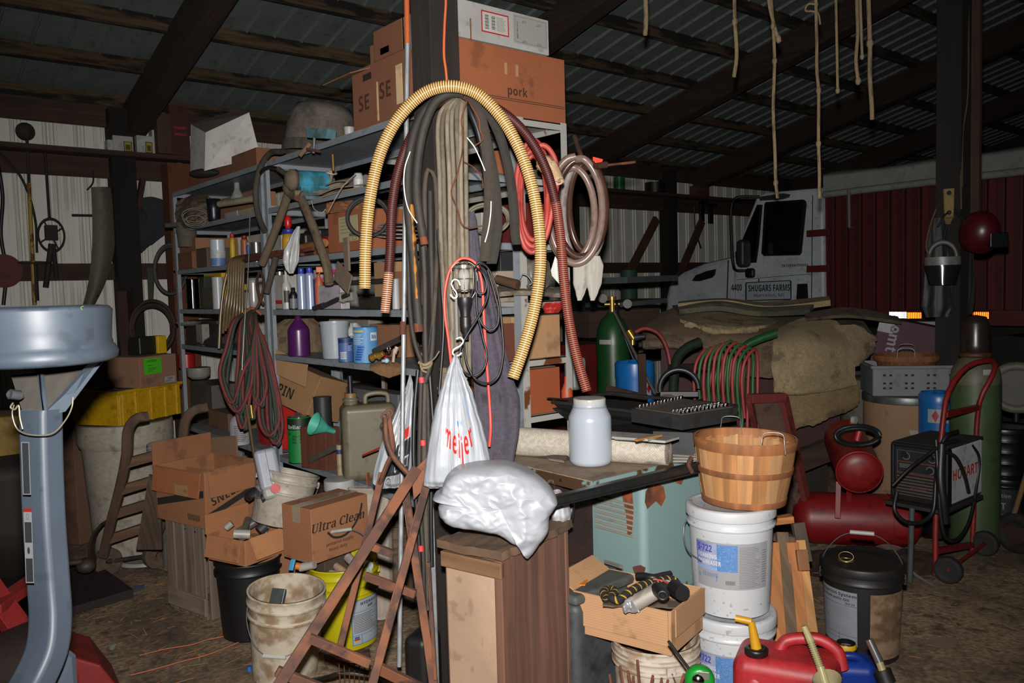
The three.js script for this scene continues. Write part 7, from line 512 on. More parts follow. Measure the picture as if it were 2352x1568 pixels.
// ---------- gas bottles, cart, hoses ----------
function cylinder(name, label, px, pyBase, wpx, H, mats, o = {}) { const p = o.pos ?? onY(px, pyBase, 0), R = wpx / 2 * dep(p) / FPX; const t = thing(name, label, 'gas cylinder', [p.x, 0, p.z], toCam(p)); part(t, 'body', lathe([[.0001, .01], [R * .9, 0], [R, .02], [R, H * (o.split ?? .84)]], 28), mats[0]); part(t, 'shoulder', lathe([[R, H * (o.split ?? .84)], [R, H * .86], [R * .93, H * .91], [R * .7, H * .96], [R * .35, H * .985], [R * .28, H]], 28), mats[1]); return [t, R, p]; }
{ const grn = M(0x17421f, 'mott', .38); const op = V(1408, 800, 5.45); const [o, R] = cylinder('oxygen_cylinder', 'dark green gas cylinder with a valve and hose behind the black tray', 0, 0, 76, 1.38, [grn, grn], { pos: v3(op.x, 0, op.z) }); part(o, 'label', wrap(R * 1.005, R * 1.005, 1.17, 1.2, -.9, -.1), pm(0x9a9a96), { keep: true }); part(o, 'valve', [cyl(.02, .018, .09, 0, 1.37, 0, 12), rod(v3(-.05, 1.43, 0), v3(.05, 1.43, 0), .012), cyl(.03, .03, .02, .0, 1.46, 0, 14)], M(0x9a7a3c, null, .35, .7)); part(o, 'gauge', [cyl(.03, .03, .02, 0, 0, 0, 16).rotateX(Math.PI / 2).translate(-.06, 1.47, .02), cyl(.03, .03, .02, 0, 0, 0, 16).rotateX(Math.PI / 2).translate(.1, 1.43, .02)], M(0x34322e, null, .5, .3)); part(o, 'hose', tube([v3(.03, 1.44, .03), v3(.05, 1.3, .12), v3(.14, 1.05, .14), v3(.25, .8, .16)], .009, 30, 8), rubB);
  const [b1, R1] = cylinder('refrigerant_cylinder', 'blue and black gas cylinder with a red diamond sticker beside the green one', 1460, 0, 86, 1.08, [M(0x0c0d10, 'mott', .35), M(0x1668b0, 'mott', .35)], { pos: (() => { const q = V(1458, 870, 5.2); return v3(q.x, 0, q.z); })(), split: .74 }); part(b1, 'band', lathe([[R1 * 1.002, .80], [R1 * 1.01, .81], [R1 * 1.01, .96], [R1 * 1.04, .97], [R1 * 1.04, 1.06], [R1 * .95, 1.07]], 28), M(0x1668b0, 'mott', .35)); part(b1, 'hazard_sticker', wrap(R1 * 1.015, R1 * 1.015, .86, .95, .55, .95), paper(64, 64, (g, W, H) => { g.fillStyle = '#a9abb0'; g.fillRect(0, 0, W, H); g.fillStyle = '#9c1f24'; g.beginPath(); g.moveTo(36, 10); g.lineTo(58, 32); g.lineTo(36, 54); g.lineTo(14, 32); g.fill(); }), { keep: true });
  const c = thing('welding_cart', 'green and black cylinder cart with curved tube handles', 'cart'); const tm = M(0x1d2a20, 'mott', .45); part(c, 'handle', tube(pts([[1608, 785, 4.5], [1580, 798, 4.55], [1556, 822, 4.6], [1548, 870, 4.65], [1545, 930, 4.7]]), .028, 40, 10), tm); part(c, 'handle', tube(pts([[1782, 765, 5.0], [1740, 780, 5.0], [1712, 796, 5.0], [1698, 830, 5.0], [1694, 940, 5.0]]), .026, 40, 10), M(0x17502a, 'mott', .45)); part(c, 'cross_bar', beam(V(1540, 845, 4.7), V(1700, 838, 5.0), .05, .04), M(0x3a2a24, 'rust', .8)); part(c, 'frame', [beam(V(1545, 925, 4.7), V(1545, 1160, 4.8).setY(.02), .05, .05), beam(V(1694, 935, 5), V(1694, 1140, 5).setY(.02), .05, .05)], tm); part(c, 'platform', beam(V(1520, 1150, 4.85).setY(.05), V(1720, 1140, 5.1).setY(.05), .3, .03), tm);
  const hr = M(0x9a3a38, 'mott', .55), hg = M(0x2f5e34, 'mott', .55), h = thing('hose_loops', 'looped red and green welding hoses hung on the cylinder cart', 'hose'); for (let i = 0; i < 11; i++) { const x = 1596 + i * 11, m = i % 2 ? hg : hr, top = 775 + Math.abs(i - 5) * 4; part(h, i % 2 ? 'green_hose' : 'red_hose', tube(pts([[x + 4, 960, 4.55], [x - 2, 870, 4.52], [x + 6, top + 32, 4.52], [x + 28, top + 8, 4.56], [x + 44 - i, top + 34, 4.6], [x + 34, 880, 4.62], [x + 24 + i, 1010, 4.62]]), .0095, 60, 7), m); }
  one('acetylene_hose', 'red hose arching from the brass regulator', 'hose', tube(pts([[1460, 762, 5.0], [1480, 754, 4.98], [1510, 764, 4.95], [1530, 795, 4.92], [1540, 840, 4.9], [1544, 870, 4.9]]), .013, 50, 9), M(0x7a2a26, 'mott', .55)); const rg = thing('regulator', 'brass regulator with a black knob above the blue cylinder', 'regulator'); part(rg, 'body', [rod(V(1443, 758, 5.0), V(1456, 778, 5.0), .022, 12), rod(V(1453, 768, 5.0), V(1453, 792, 5.0), .014, 10)], M(0xb58a3a, null, .3, .8)); part(rg, 'knob', rod(V(1458, 775, 4.98), V(1482, 772, 4.95), .024, 14, .012), M(0x2e3032, 'mott', .3)); one('steel_rod_lean', 'thin steel rod leaning across the gas cylinders', 'rod', rod(V(1410, 715, 5.1), V(1505, 905, 4.8), .010), M(0x4c4a48, 'mott', .5)); one('steel_post_stub', 'rusty flat post standing before the blue cylinder', 'post', beam(V(1474, 812, 4.7), V(1482, 1140, 4.7).setY(0), .045, .03), M(0x4a3a2a, 'rust', .85)); one('steel_strap', 'rusty flat strap bolted to the post before the blue cylinder', 'strap', beam(V(1390, 895, 4.68), V(1486, 918, 4.7), .02, .06), M(0x4a3424, 'rust', .85));
  const hp = V(1560, 905, 4.3), hm = thing('welding_hood_frame', 'black grinder guard hoop and shield on the cart', 'guard', hp, toCam(hp)); part(hm, 'hoop', [new THREE.TorusGeometry(.1, .014, 8, 24, Math.PI * 1.05).translate(0, .03, 0), box(.2, .03, .02, 0, .0, 0)], M(0x24262a, 'mott', .4)); part(hm, 'shield', sheet(20, 8, (u, v) => { const a = lerp(-1.6, 1.6, u); return v3(Math.sin(a) * .12 * (1 + v * .15), -.02 - v * .12, Math.cos(a) * .08); }), M(0x202326, 'mott', .4)); part(hm, 'motor', rot(cyl(.05, .05, .1, 0, -.05, 0, 18), 1.2).translate(-.06, -.06, -.02), rubB); part(hm, 'leg', [rod(v3(-.08, -.12, -.05), v3(-.1, -hp.y + .01, -.05), .012), rod(v3(.08, -.12, -.05), v3(.1, -hp.y + .01, -.05), .012)], rubB);
}
// ---------- burlap heap ----------
{ const base = thing('covered_implement', 'dark red farm implement under heaped burlap and carpet', 'machine'); const f = [[1500, 1130], [1980, 1105]].map(p => onY(p[0], p[1] + 40, 0)); const hx = (y0, y1, d0, d1, x0, x1) => hexa([V(x0, 900, d0).setY(y1), V(x1, 900, d0).setY(y1), V(x1, 900, d0).setY(y0), V(x0, 900, d0).setY(y0)], [V(x0, 900, d1).setY(y1), V(x1, 900, d1).setY(y1), V(x1, 900, d1).setY(y0), V(x0, 900, d1).setY(y0)]); part(base, 'body', hx(.35, 1.12, 5.5, 6.4, 1520, 1930), M(0x3a1a1a, 'mott', .7)); part(base, 'skid', hx(0, .35, 5.7, 6.2, 1560, 1900), M(0x221815, 'mott', .8)); part(base, 'beam', beam(V(1830, 1060, 5.2), V(1960, 1010, 5.4), .06, .14), M(0x4a3428, 'wood', .9));
  const bl = M(0x8d7a62, 'burl', .98), bd = M(0x75624e, 'burl', .98), bg = M(0x5c5a48, 'burl', .98), by = M(0x9c8a68, 'burl', .98); const cl = (n, l, r, m, o) => one(n, l, 'burlap', cloth(r, { nu: 50, nv: 36, amp: .035, freq: 5, t: .02, ...o }), m);
  cl('burlap_sheet', 'wide brown burlap sheet draped over the front of the heap', [[[1495, 735, 5.9], [1600, 700, 6.0], [1750, 720, 6.1], [1980, 740, 6.0]], [[1478, 770, 5.5], [1580, 752, 5.5], [1740, 755, 5.5], [2000, 770, 5.6]], [[1475, 790, 5.35], [1590, 790, 5.35], [1700, 790, 5.3], [1990, 790, 5.4]], [[1480, 795, 5.38], [1600, 800, 5.38], [1680, 860, 5.3], [1720, 862, 5.4]]], bd); cl('burlap_sheet', 'pale stained burlap piece lying on the brown sheet', [[[1570, 728, 5.7], [1650, 722, 5.8], [1790, 738, 5.8]], [[1560, 738, 5.45], [1650, 752, 5.42], [1760, 752, 5.42]], [[1580, 745, 5.38], [1660, 768, 5.36], [1720, 758, 5.38]]], by, { amp: .02 }); cl('carpet_fold', 'thick green-edged carpet folded across the top of the heap', [[[1545, 712, 6.0], [1650, 704, 6.0], [1760, 712, 6.0], [1880, 704, 5.9]], [[1555, 714, 5.75], [1650, 702, 5.72], [1750, 714, 5.7], [1870, 708, 5.65]], [[1560, 722, 5.6], [1650, 714, 5.6], [1740, 726, 5.55], [1860, 722, 5.5]]], bg, { amp: .015, t: .035 }); cl('carpet_fold', 'rolled tan carpet edge on top of the heap', [[[1560, 704, 5.9], [1660, 697, 5.9], [1760, 705, 5.85], [1905, 692, 5.8]], [[1558, 710, 5.7], [1660, 702, 5.7], [1770, 716, 5.65], [1908, 702, 5.6]]], by, { amp: .012, t: .04 }); cl('burlap_sheet', 'large pale burlap flap hanging down the end of the heap', [[[1790, 760, 5.4], [1850, 735, 5.5], [1920, 742, 5.5]], [[1776, 800, 5.15], [1850, 790, 5.15], [1950, 800, 5.25]], [[1776, 885, 5.1], [1850, 885, 5.08], [1960, 868, 5.2]], [[1780, 898, 5.12], [1850, 900, 5.08], [1966, 882, 5.2]]], by, { amp: .015 }); cl('burlap_sheet', 'lower burlap layer with a darker patch under the pale flap', [[[1800, 895, 5.2], [1880, 895, 5.18], [1968, 885, 5.3]], [[1808, 950, 5.15], [1880, 945, 5.15], [1968, 915, 5.28]], [[1825, 985, 5.15], [1890, 965, 5.15], [1965, 930, 5.28]]], M(0x86714e, 'burl', .98), { amp: .015 }); cl('burlap_sheet', 'grey burlap corner drooping beside the green handle', [[[1720, 820, 5.2], [1750, 800, 5.2], [1790, 790, 5.2]], [[1715, 850, 5.15], [1745, 840, 5.1], [1785, 830, 5.15]], [[1722, 862, 5.15], [1738, 866, 5.1], [1780, 868, 5.15]]], bd, { amp: .01, nu: 20, nv: 20 }); cl('carpet_fold', 'stiff brown carpet edge sticking out past the heap', [[[1850, 725, 5.5], [1950, 712, 5.5], [2060, 732, 5.5]], [[1850, 738, 5.35], [1950, 730, 5.35], [2070, 745, 5.4]]], M(0x5a4c3c, 'burl', .98), { amp: .01 }); cl('burlap_sheet', 'folded triangle of burlap hanging toward the baskets', [[[1900, 755, 5.4], [1960, 748, 5.4], [2010, 780, 5.4]], [[1925, 800, 5.3], [1965, 810, 5.3], [2005, 800, 5.35]], [[1945, 838, 5.3], [1960, 842, 5.3], [1985, 820, 5.35]]], bl, { amp: .012, nu: 24, nv: 20 });
}
// ---------- ramp, compressor, drum ----------
{ const rm = M(0x6e2a28, 'grime', .7), t = thing('ramp_plate', 'rusty red steel ramp with punched holes leaning on the heap', 'ramp'); const A = V(1722, 915, 4.5), B = V(1800, 912, 4.6), Cc = onY(1872, 1240, .0), Dd = onY(1782, 1215, .0); part(t, 'plate', hexa([A, B, Cc, Dd], [A, B, Cc, Dd].map(p => p.clone().add(v3(.02, 0, -.03)))), M(0x5e4a40, 'grime', .85)); part(t, 'side_rail', beam(B, Cc, .03, .06), rm); part(t, 'side_rail', beam(A, Dd, .03, .06), rm); part(t, 'top_lip', beam(A, B, .05, .05), rm); const hg = new THREE.CylinderGeometry(.012, .012, .008, 10).rotateX(Math.PI / 2); for (let i = 0; i < 7; i++) for (const u of [.62, .86]) { const q = A.clone().lerp(B, u).lerp(Dd.clone().lerp(Cc, u), .42 + i * .075).addScaledVector(TO, .004); part(t, 'hole', hg.clone().rotateY(toCam(q)).translate(q.x, q.y, q.z), M(0x0a0808)); }
  const cm = M(0x7a1418, 'grime', .45); const p = onY(1965, 1255, 0), ax = RT.clone().addScaledVector(TO, .25).normalize(), R = .15; const tk = thing('compressor_tank', 'large red horizontal air tank lying on the floor', 'tank'); const c0 = p.clone().setY(R).addScaledVector(TO, -.05); const pr = [[.0001, -.33], [R * .5, -.325], [R * .85, -.29], [R, -.23], [R, .27], [R * .85, .33], [R * .5, .365], [.0001, .37]]; part(tk, 'shell', lathe(pr, 30).applyQuaternion(new THREE.Quaternion().setFromUnitVectors(UP, ax)).translate(c0.x, c0.y, c0.z), cm); part(tk, 'weld_seam', new THREE.TorusGeometry(R + .001, .003, 6, 30).applyQuaternion(new THREE.Quaternion().setFromUnitVectors(v3(0, 0, 1), ax)).translate(...c0.clone().addScaledVector(ax, .2).toArray()), cm); part(tk, 'bracket', beam(V(1926, 1105, 4.62), V(1924, 1190, 4.6), .03, .012), cm); part(tk, 'foot', [beam(c0.clone().addScaledVector(ax, -.2).setY(.12), c0.clone().addScaledVector(ax, -.2).setY(0), .12, .03), beam(c0.clone().addScaledVector(ax, .2).setY(.12), c0.clone().addScaledVector(ax, .2).setY(0), .12, .03)], cm);
  const n0 = V(1976, 1090, 4.4), f0 = V(1938, 1000, 4.95), d = f0.clone().sub(n0), L = d.length(), r2 = .118; const ap = thing('air_tank', 'portable red air tank tilted on the larger tank', 'tank'); part(ap, 'shell', lathe([[.0001, -.01], [r2 * .6, -.004], [r2 * .94, .02], [r2, .04], [r2, L - .04], [r2 * .8, L], [.0001, L + .02]], 28).applyQuaternion(new THREE.Quaternion().setFromUnitVectors(UP, d.clone().normalize())).translate(n0.x, n0.y, n0.z), cm); part(ap, 'end_rim', new THREE.TorusGeometry(r2, .005, 8, 30).applyQuaternion(new THREE.Quaternion().setFromUnitVectors(v3(0, 0, 1), d.clone().normalize())).translate(...n0.clone().addScaledVector(d.clone().normalize(), .035).toArray()), cm); part(ap, 'valve', rod(V(1955, 985, 4.62), V(1958, 965, 4.6), .02), pm(0x9a1c1c)); part(ap, 'valve', rod(V(1968, 1012, 4.5), V(1975, 985, 4.5), .018), pm(0x9a1c1c)); part(ap, 'hose', tube(loops(1970, 1000, 4.42, 48, 20, 3, .12), .011, 160, 8), rubB); part(ap, 'gauge', cyl(.022, .022, .02, 0, 0, 0, 14).rotateX(1.57).translate(...V(1958, 964, 4.58).toArray()), pm(0x9a9a96)); part(ap, 'leg', beam(V(1950, 1110, 4.7), V(1950, 1110, 4.75).setY(.27), .03, .03), cm);
  const dp = V(2085, 1000, 5.25), fd = thing('fibre_drum', 'tall tan fibre drum with a torn white label and steel rim', 'drum', [dp.x, 0, dp.z], toCam(dp)); part(fd, 'shell', lathe([[.0001, .01], [.265, 0], [.265, .8], [.0001, .8]], 36), M(0x8a6c52, 'card', .85)); part(fd, 'rim', lathe([[.266, .77], [.272, .775], [.272, .815], [.262, .82]], 36), M(0x6e7070, 'galv', .4, .6)); part(fd, 'lid', cyl(.262, .262, .012, 0, .808, 0, 34), M(0x5a5c60, 'mott', .6)); part(fd, 'label', wrap(.267, .267, .40, .62, .02, .75, 14), paper(192, 160, (g, W, H) => { g.fillStyle = '#8a6c52'; g.fillRect(0, 0, W, H); g.fillStyle = '#a09c94'; g.beginPath(); g.moveTo(0, 0); g.lineTo(W, 0); g.lineTo(W, H); g.lineTo(90, 130); g.lineTo(40, 80); g.fill(); g.fillStyle = '#333'; g.font = 'bold 46px sans-serif'; g.fillText('GM', 44, 52); }, .8), { keep: true }); part(fd, 'stencil', wrap(.267, .267, .30, .36, .0, .4, 8), paper(128, 40, (g, W, H) => { g.fillStyle = '#866950'; g.fillRect(0, 0, W, H); g.fillStyle = '#2c221c'; g.font = 'bold 32px serif'; g.fillText('264-', 14, 32); }, .85), { keep: true });
  one('fibre_drum', 'second fibre drum showing between the heap and the tan drum', 'drum', lathe([[.0001, 0], [.14, 0], [.14, .86], [.145, .88], [.0001, .88]], 30), M(0x5a564c, 'mott', .8), V(1982, 1000, 5.62).setY(0));
  const gp = V(2092, 850, 5.2), gc = thing('grey_crate', 'grey ventilated plastic crate on the fibre drum', 'crate', [gp.x, .822, gp.z], toCam(gp) + .25); const gm = M(0x6e7274, 'mott', .55), w = .52, dd = .36, h = .19, k = .01; for (const [n, g] of [['wall', bbx(w, h, k, 0, 0, dd / 2)], ['wall', bbx(w, h, k, 0, 0, -dd / 2)], ['wall', bbx(k, h, dd, w / 2, 0, 0)], ['wall', bbx(k, h, dd, -w / 2, 0, 0)], ['bottom', bbx(w, k, dd)], ['rim', bbx(w + .03, .02, .02, 0, h - .02, dd / 2 + .008)], ['rim', bbx(.02, .02, dd + .02, -w / 2 - .008, h - .02, 0)]]) part(gc, n, g, gm); for (let i = 0; i < 4; i++) for (const [a, b] of [[-.018, .05], [.018, .05], [-.018, .08], [.018, .08], [-.018, .13], [.018, .13]]) part(gc, 'vent_hole', box(.016, .012, .002, -.18 + i * .125 + a, b, dd / 2 + .006, 0), M(0x15171a));
  const bk = thing('half_bushel_basket', 'small brown wooden basket standing in the grey crate', 'basket', [gp.x - .02, .85, gp.z - .02], toCam(gp)); const Rb = .13, Rt = .185, H = .21, n = 18; for (let i = 0; i < n; i++) { const a = i / n * 6.2832; part(bk, 'stave', thick(2, 3, (u, v) => { const an = a + (u - .5) * 6.2832 / n * 1.05, r = lerp(Rb, Rt, v); return v3(Math.sin(an) * r, v * H, Math.cos(an) * r); }, .004), M([0x7a4a28, 0x6e4226, 0x82522e][i % 3], 'wood', .8)); } part(bk, 'rim_band', lathe([[Rt + .001, H - .03], [Rt + .006, H - .03], [Rt + .009, H + .004], [Rt + .003, H + .004]], 36), M(0x8a5630, 'wood', .8)); part(bk, 'bottom', cyl(Rb, Rb, .006, 0, .003, 0, 24), M(0x6e4226, 'wood', .8)); for (const s of [-1, 1]) part(bk, 'wire_handle', tube([v3(-.05, H, s * Rt * .95), v3(-.04, H + .05, s * Rt * .9), v3(.04, H + .05, s * Rt * .9), v3(.05, H, s * Rt * .95)], .003, 20, 5), wire);
  const pb = thing('purple_carton', 'dark purple printed carton leaning behind the baskets', 'box', V(2085, 790, 5.75).setY(.9), toCam(V(2085, 790, 5.75))); pb.rotation.z = -.22; part(pb, 'body', bbx(.5, .34, .3), M(0x48202e, 'mott', .7)); part(pb, 'print', text('tomte', .07).rotateZ(-Math.PI / 2).translate(-.14, .2, .152), pm(0x77707a), { keep: true }); part(pb, 'white_panel', box(.1, .1, .002, -.2, .29, .151, 0), pm(0x8c8c90)); const sup = thing('storage_chest', 'wooden chest behind the fibre drum carrying cartons', 'chest', V(2120, 850, 5.9).setY(0), toCam(V(2120, 850, 5.9))); part(sup, 'body', bbx(.9, .89, .4), M(0x3a2f26, 'wood', .9)); part(sup, 'lid', bbx(.94, .03, .44, 0, .86, 0), M(0x44362c, 'wood', .9)); const wb = thing('blue_white_carton', 'white and blue carton beside the dark purple carton', 'box', V(2205, 780, 5.7).setY(.9), toCam(V(2205, 780, 5.7)) + .1); part(wb, 'body', bbx(.32, .24, .26), pm(0x7c7e84)); part(wb, 'blue_panel', box(.22, .2, .002, .05, .12, .131, 0), pm(0x16234e)); part(wb, 'print', text('KS', .05).translate(.1, .06, .133), pm(0x8c92a0), { keep: true }); one('cooler_top', 'flat grey lid across the cartons under the truck', 'lid', beam(V(2085, 742, 6.1), V(2240, 742, 5.9), .5, .05), pm(0x66655e));
}
// ---------- welder on its red cart ----------
{ const wp = V(2135, 1080, 4.25), ry = toCam(wp) - .42; const rdm = M(0x7e1c1c, 'grime', .5); const w = thing('wire_welder', 'black and white wire-feed welder with knobs and vents', 'welder', wp.clone().setY(.40), ry); const W = .27, H = .29, D = .42; part(w, 'body', bbx(W, H, D, 0, 0, -.1, .012), pm(0xc4c4ca, .45)); part(w, 'front_frame', [bbx(W + .014, .02, .05, 0, H - .01, .1, .006), bbx(W + .014, .03, .05, 0, 0, .1, .006), bbx(.02, H, .05, -W / 2, 0, .1, .006), bbx(.02, H, .05, W / 2, 0, .1, .006)], M(0x0e0e10, 'mott', .5)); part(w, 'top_panel', bbx(W + .01, .014, D, 0, H, -.1, .005), M(0x24211e, 'grime', .8)); part(w, 'control_panel', mv(new THREE.PlaneGeometry(W - .01, H - .02), 0, H / 2, .1115), paper(256, 272, (g, W2, H2) => { g.fillStyle = '#16161a'; g.fillRect(0, 0, W2, H2); g.fillStyle = '#4c4c52'; g.fillRect(14, 18, 228, 118); g.fillStyle = '#1c1c20'; g.fillRect(18, 22, 220, 110); g.fillStyle = '#8a3024'; g.fillRect(14, 76, 228, 5); g.fillRect(14, 138, 228, 5); lines(g, 26, 90, 70, 3, 8, '#77777a', 4); g.strokeStyle = '#77777a'; g.lineWidth = 4; for (const [x, y] of [[60, 48], [190, 48], [180, 108]]) { g.beginPath(); g.arc(x, y, 18, 0, 7); g.stroke(); } g.fillStyle = '#8a3024'; g.font = 'bold 20px sans-serif'; g.fillText('Handler', 84, 222); }), { keep: true }); for (let i = 0; i < 7; i++) part(w, 'vent_slat', box(W - .04, .007, .008, 0, .03 + i * .016, .116, .002), M(0x5a4f44, 'mott', .6)); for (const [x, y] of [[-.075, .24], [.06, .24], [.05, .17]]) part(w, 'knob', cyl(.014, .012, .016, 0, 0, 0, 14).rotateX(Math.PI / 2).translate(x, y, .114), rubB); part(w, 'print', text('HOBART', .055).rotateY(Math.PI / 2).translate(W / 2 + .0015, .15, -.1), pm(0xb5301c), { keep: true }); 
  const ct = thing('welder_cart', 'red tube cart with black wheels carrying the welder', 'cart'); const lt = (P, r = .014) => tube(pts(P), r, 40, 9); part(ct, 'handle_tube', lt([[2148, 1320, 4.2], [2150, 1180, 4.2], [2158, 1050, 4.2], [2168, 950, 4.22], [2175, 910, 4.24], [2195, 870, 4.28], [2225, 840, 4.32], [2262, 828, 4.36], [2285, 832, 4.42], [2284, 850, 4.46], [2270, 880, 4.5], [2252, 915, 4.52], [2245, 960, 4.54], [2240, 1080, 4.56], [2232, 1290, 4.58]]), rdm); part(ct, 'cross_bar', [beam(V(2170, 952, 4.22), V(2246, 935, 4.54), .03, .03), beam(V(2158, 1062, 4.2), V(2240, 1045, 4.56), .03, .03), beam(V(2150, 1160, 4.2), V(2236, 1150, 4.58), .03, .03), beam(V(2148, 1265, 4.2), V(2234, 1250, 4.58), .03, .03)], rdm); const pf = V(2140, 1160, 4.2).y; part(ct, 'shelf', bbx(.3, .02, .46, 0, .375, -.06).rotateY(ry).translate(wp.x, 0, wp.z), M(0x241c1a, 'mott', .7)); part(ct, 'front_leg', rod(V(2095, 1165, 4.1), V(2090, 1290, 4.15).setY(.01), .014), M(0x4a5050, 'mott', .5)); for (const [px, py, d] of [[2178, 1308, 4.15], [2262, 1272, 4.55]]) { const p = V(px, py, d), r = .068; const q = part(ct, 'wheel', rot(lathe([[.012, -.02], [r * .6, -.018], [r * .65, -.024], [r - .006, -.024], [r, -.014], [r, .014], [r - .006, .024], [r * .65, .024], [r * .6, .018], [.012, .02]], 26), 0, 0, Math.PI / 2).rotateY(ry + 1.75).translate(p.x, r, p.z), M(0x1c1a18, 'grime', .8)); } part(ct, 'axle', rod(V(2178, 1308, 4.15).setY(.068), V(2262, 1272, 4.55).setY(.068), .009), rdm);
  one('welding_cable', 'black welding cables draped in loops over the welder', 'cable', [tube(pts([[2060, 1130, 4.0], [2055, 1170, 3.98], [2075, 1195, 3.98], [2110, 1200, 4.0], [2140, 1180, 4.02], [2150, 1100, 4.04], [2160, 1030, 4.05], [2175, 1000, 4.06], [2200, 990, 4.1]]), .010, 90, 8), tube(pts([[2050, 1115, 3.98], [2090, 1075, 3.98], [2130, 1045, 4.0], [2165, 1020, 4.02], [2200, 1010, 4.06]]), .009, 50, 8), tube(pts([[2150, 1010, 4.02], [2155, 1100, 4.0], [2160, 1180, 4.0], [2170, 1230, 4.02], [2195, 1240, 4.1], [2225, 1200, 4.2], [2245, 1100, 4.3], [2248, 1050, 4.3], [2230, 1020, 4.25]]), .009, 90, 8), tube(pts([[2170, 1035, 4.0], [2195, 1050, 4.02], [2215, 1090, 4.06], [2225, 1130, 4.1]]), .009, 40, 8)], rubB); one('welding_gun', 'black welding gun hanging from the cart tube', 'welding gun', tube(pts([[2163, 1020, 4.02], [2160, 1100, 4.0], [2166, 1150, 4.0], [2172, 1200, 4.02]]), .022, 30, 9, false), rubB);
  // big cylinder, second blue cylinder
  const og = M(0x3f5234, 'mott', .5); const [c, R] = cylinder('shielding_gas_cylinder', 'tall olive green gas cylinder with a brown valve cap', 2237, 1252, 104, 1.12, [og, M(0x5a5a4a, 'grime', .55)]); part(c, 'valve_cap', lathe([[.06, 1.1], [.075, 1.12], [.078, 1.16], [.072, 1.2], [.07, 1.28], [.05, 1.32], [.0001, 1.33]], 24), M(0x2e2320, 'mott', .3)); part(c, 'collar', lathe([[.07, 1.09], [.085, 1.095], [.085, 1.115], [.07, 1.12]], 24), M(0x6a5a48, 'rust', .6)); part(c, 'label', wrap(R * .98, R * .96, 1.0, 1.03, .3, .9, 8), pm(0x9a9a96), { keep: true }); const [b2, R2] = cylinder('refrigerant_cylinder', 'blue and black gas cylinder with a red diamond sticker behind the welder', 2155, 0, 82, .88, [M(0x0b0c0f, 'mott', .35), M(0x185fa0, 'mott', .35)], { pos: (() => { const q = V(2156, 950, 4.86); return v3(q.x, 0, q.z); })(), split: .72 }); part(b2, 'band', lathe([[R2 * 1.003, .62], [R2 * 1.01, .63], [R2 * 1.01, .80], [R2 * 1.03, .81], [R2 * 1.03, .85], [R2 * .9, .87]], 28), M(0x185fa0, 'mott', .35)); part(b2, 'hazard_sticker', wrap(R2 * 1.013, R2 * 1.013, .70, .78, -.55, .5), paper(128, 48, (g, W, H2) => { g.fillStyle = '#9c9ea4'; g.fillRect(0, 0, W, H2); g.fillStyle = '#9c1f24'; g.beginPath(); g.moveTo(48, 2); g.lineTo(70, 24); g.lineTo(48, 46); g.lineTo(26, 24); g.fill(); lines(g, 84, 10, 36, 4, 9, '#555', 3); }), { keep: true });
  // tyres and pails at the right edge
  const wp2 = onY(2335, 1270, 0), tw = thing('dolly_wheel', 'black tyre with a rusty hub on a tan dolly pole', 'wheel', [wp2.x, 0, wp2.z], toCam(wp2) - .5); part(tw, 'tyre', mv(new THREE.TorusGeometry(.085, .03, 12, 28), 0, .115, 0), M(0x191614, 'grime', .85)); part(tw, 'hub', cyl(.06, .06, .03, 0, 0, 0, 20).rotateX(Math.PI / 2).translate(0, .115, -.015), M(0x4a3a30, 'rust', .8)); part(tw, 'pole', rod(v3(-.02, .2, 0), v3(.06, .5, 0), .014), M(0x7a5a38, 'wood', .8)); const pp = onY(2325, 1235, 0).add(v3(.15, 0, -.1)); for (let i = 0; i < 2; i++) bucket('black_lube_pail', ['black printed lube pail at the bottom of the stack by the cylinder', 'black ribbed pail stacked on the printed lube pail'][i], [pp.x, i * .30, pp.z], { m: M(0x0e0e10, 'mott', .35), h: .33, rt: .16, rb: .145, rings: i ? [.2, .4, .6, .8] : [.9], lid: true, label: i ? undefined : [paper(192, 160, (g, W, H2) => { g.fillStyle = '#0e0e12'; g.fillRect(0, 0, W, H2); g.fillStyle = '#8a8a8e'; g.font = 'bold 22px sans-serif'; g.fillText('T-L Irrigation', 8, 34); g.font = 'bold 40px sans-serif'; g.fillText('PIVOT', 8, 84); lines(g, 10, 104, 140, 5, 10, '#66666a', 3); }), .15, .85, -.9, .6] }); const rw = V(2335, 890, 5.3), tr = thing('wheel_rim', 'pale steel wheel rim leaning at the edge behind the cylinder', 'wheel', rw, toCam(rw)); part(tr, 'rim', new THREE.TorusGeometry(.14, .03, 10, 28), M(0x6a665c, 'mott', .6)); part(tr, 'disc', rot(cyl(.12, .12, .01, 0, 0, 0, 26), Math.PI / 2), M(0x55524a, 'mott', .6)); part(tr, 'stand', rod(v3(0, -.15, -.04), v3(0, -rw.y, -.06), .02), rubB);
}
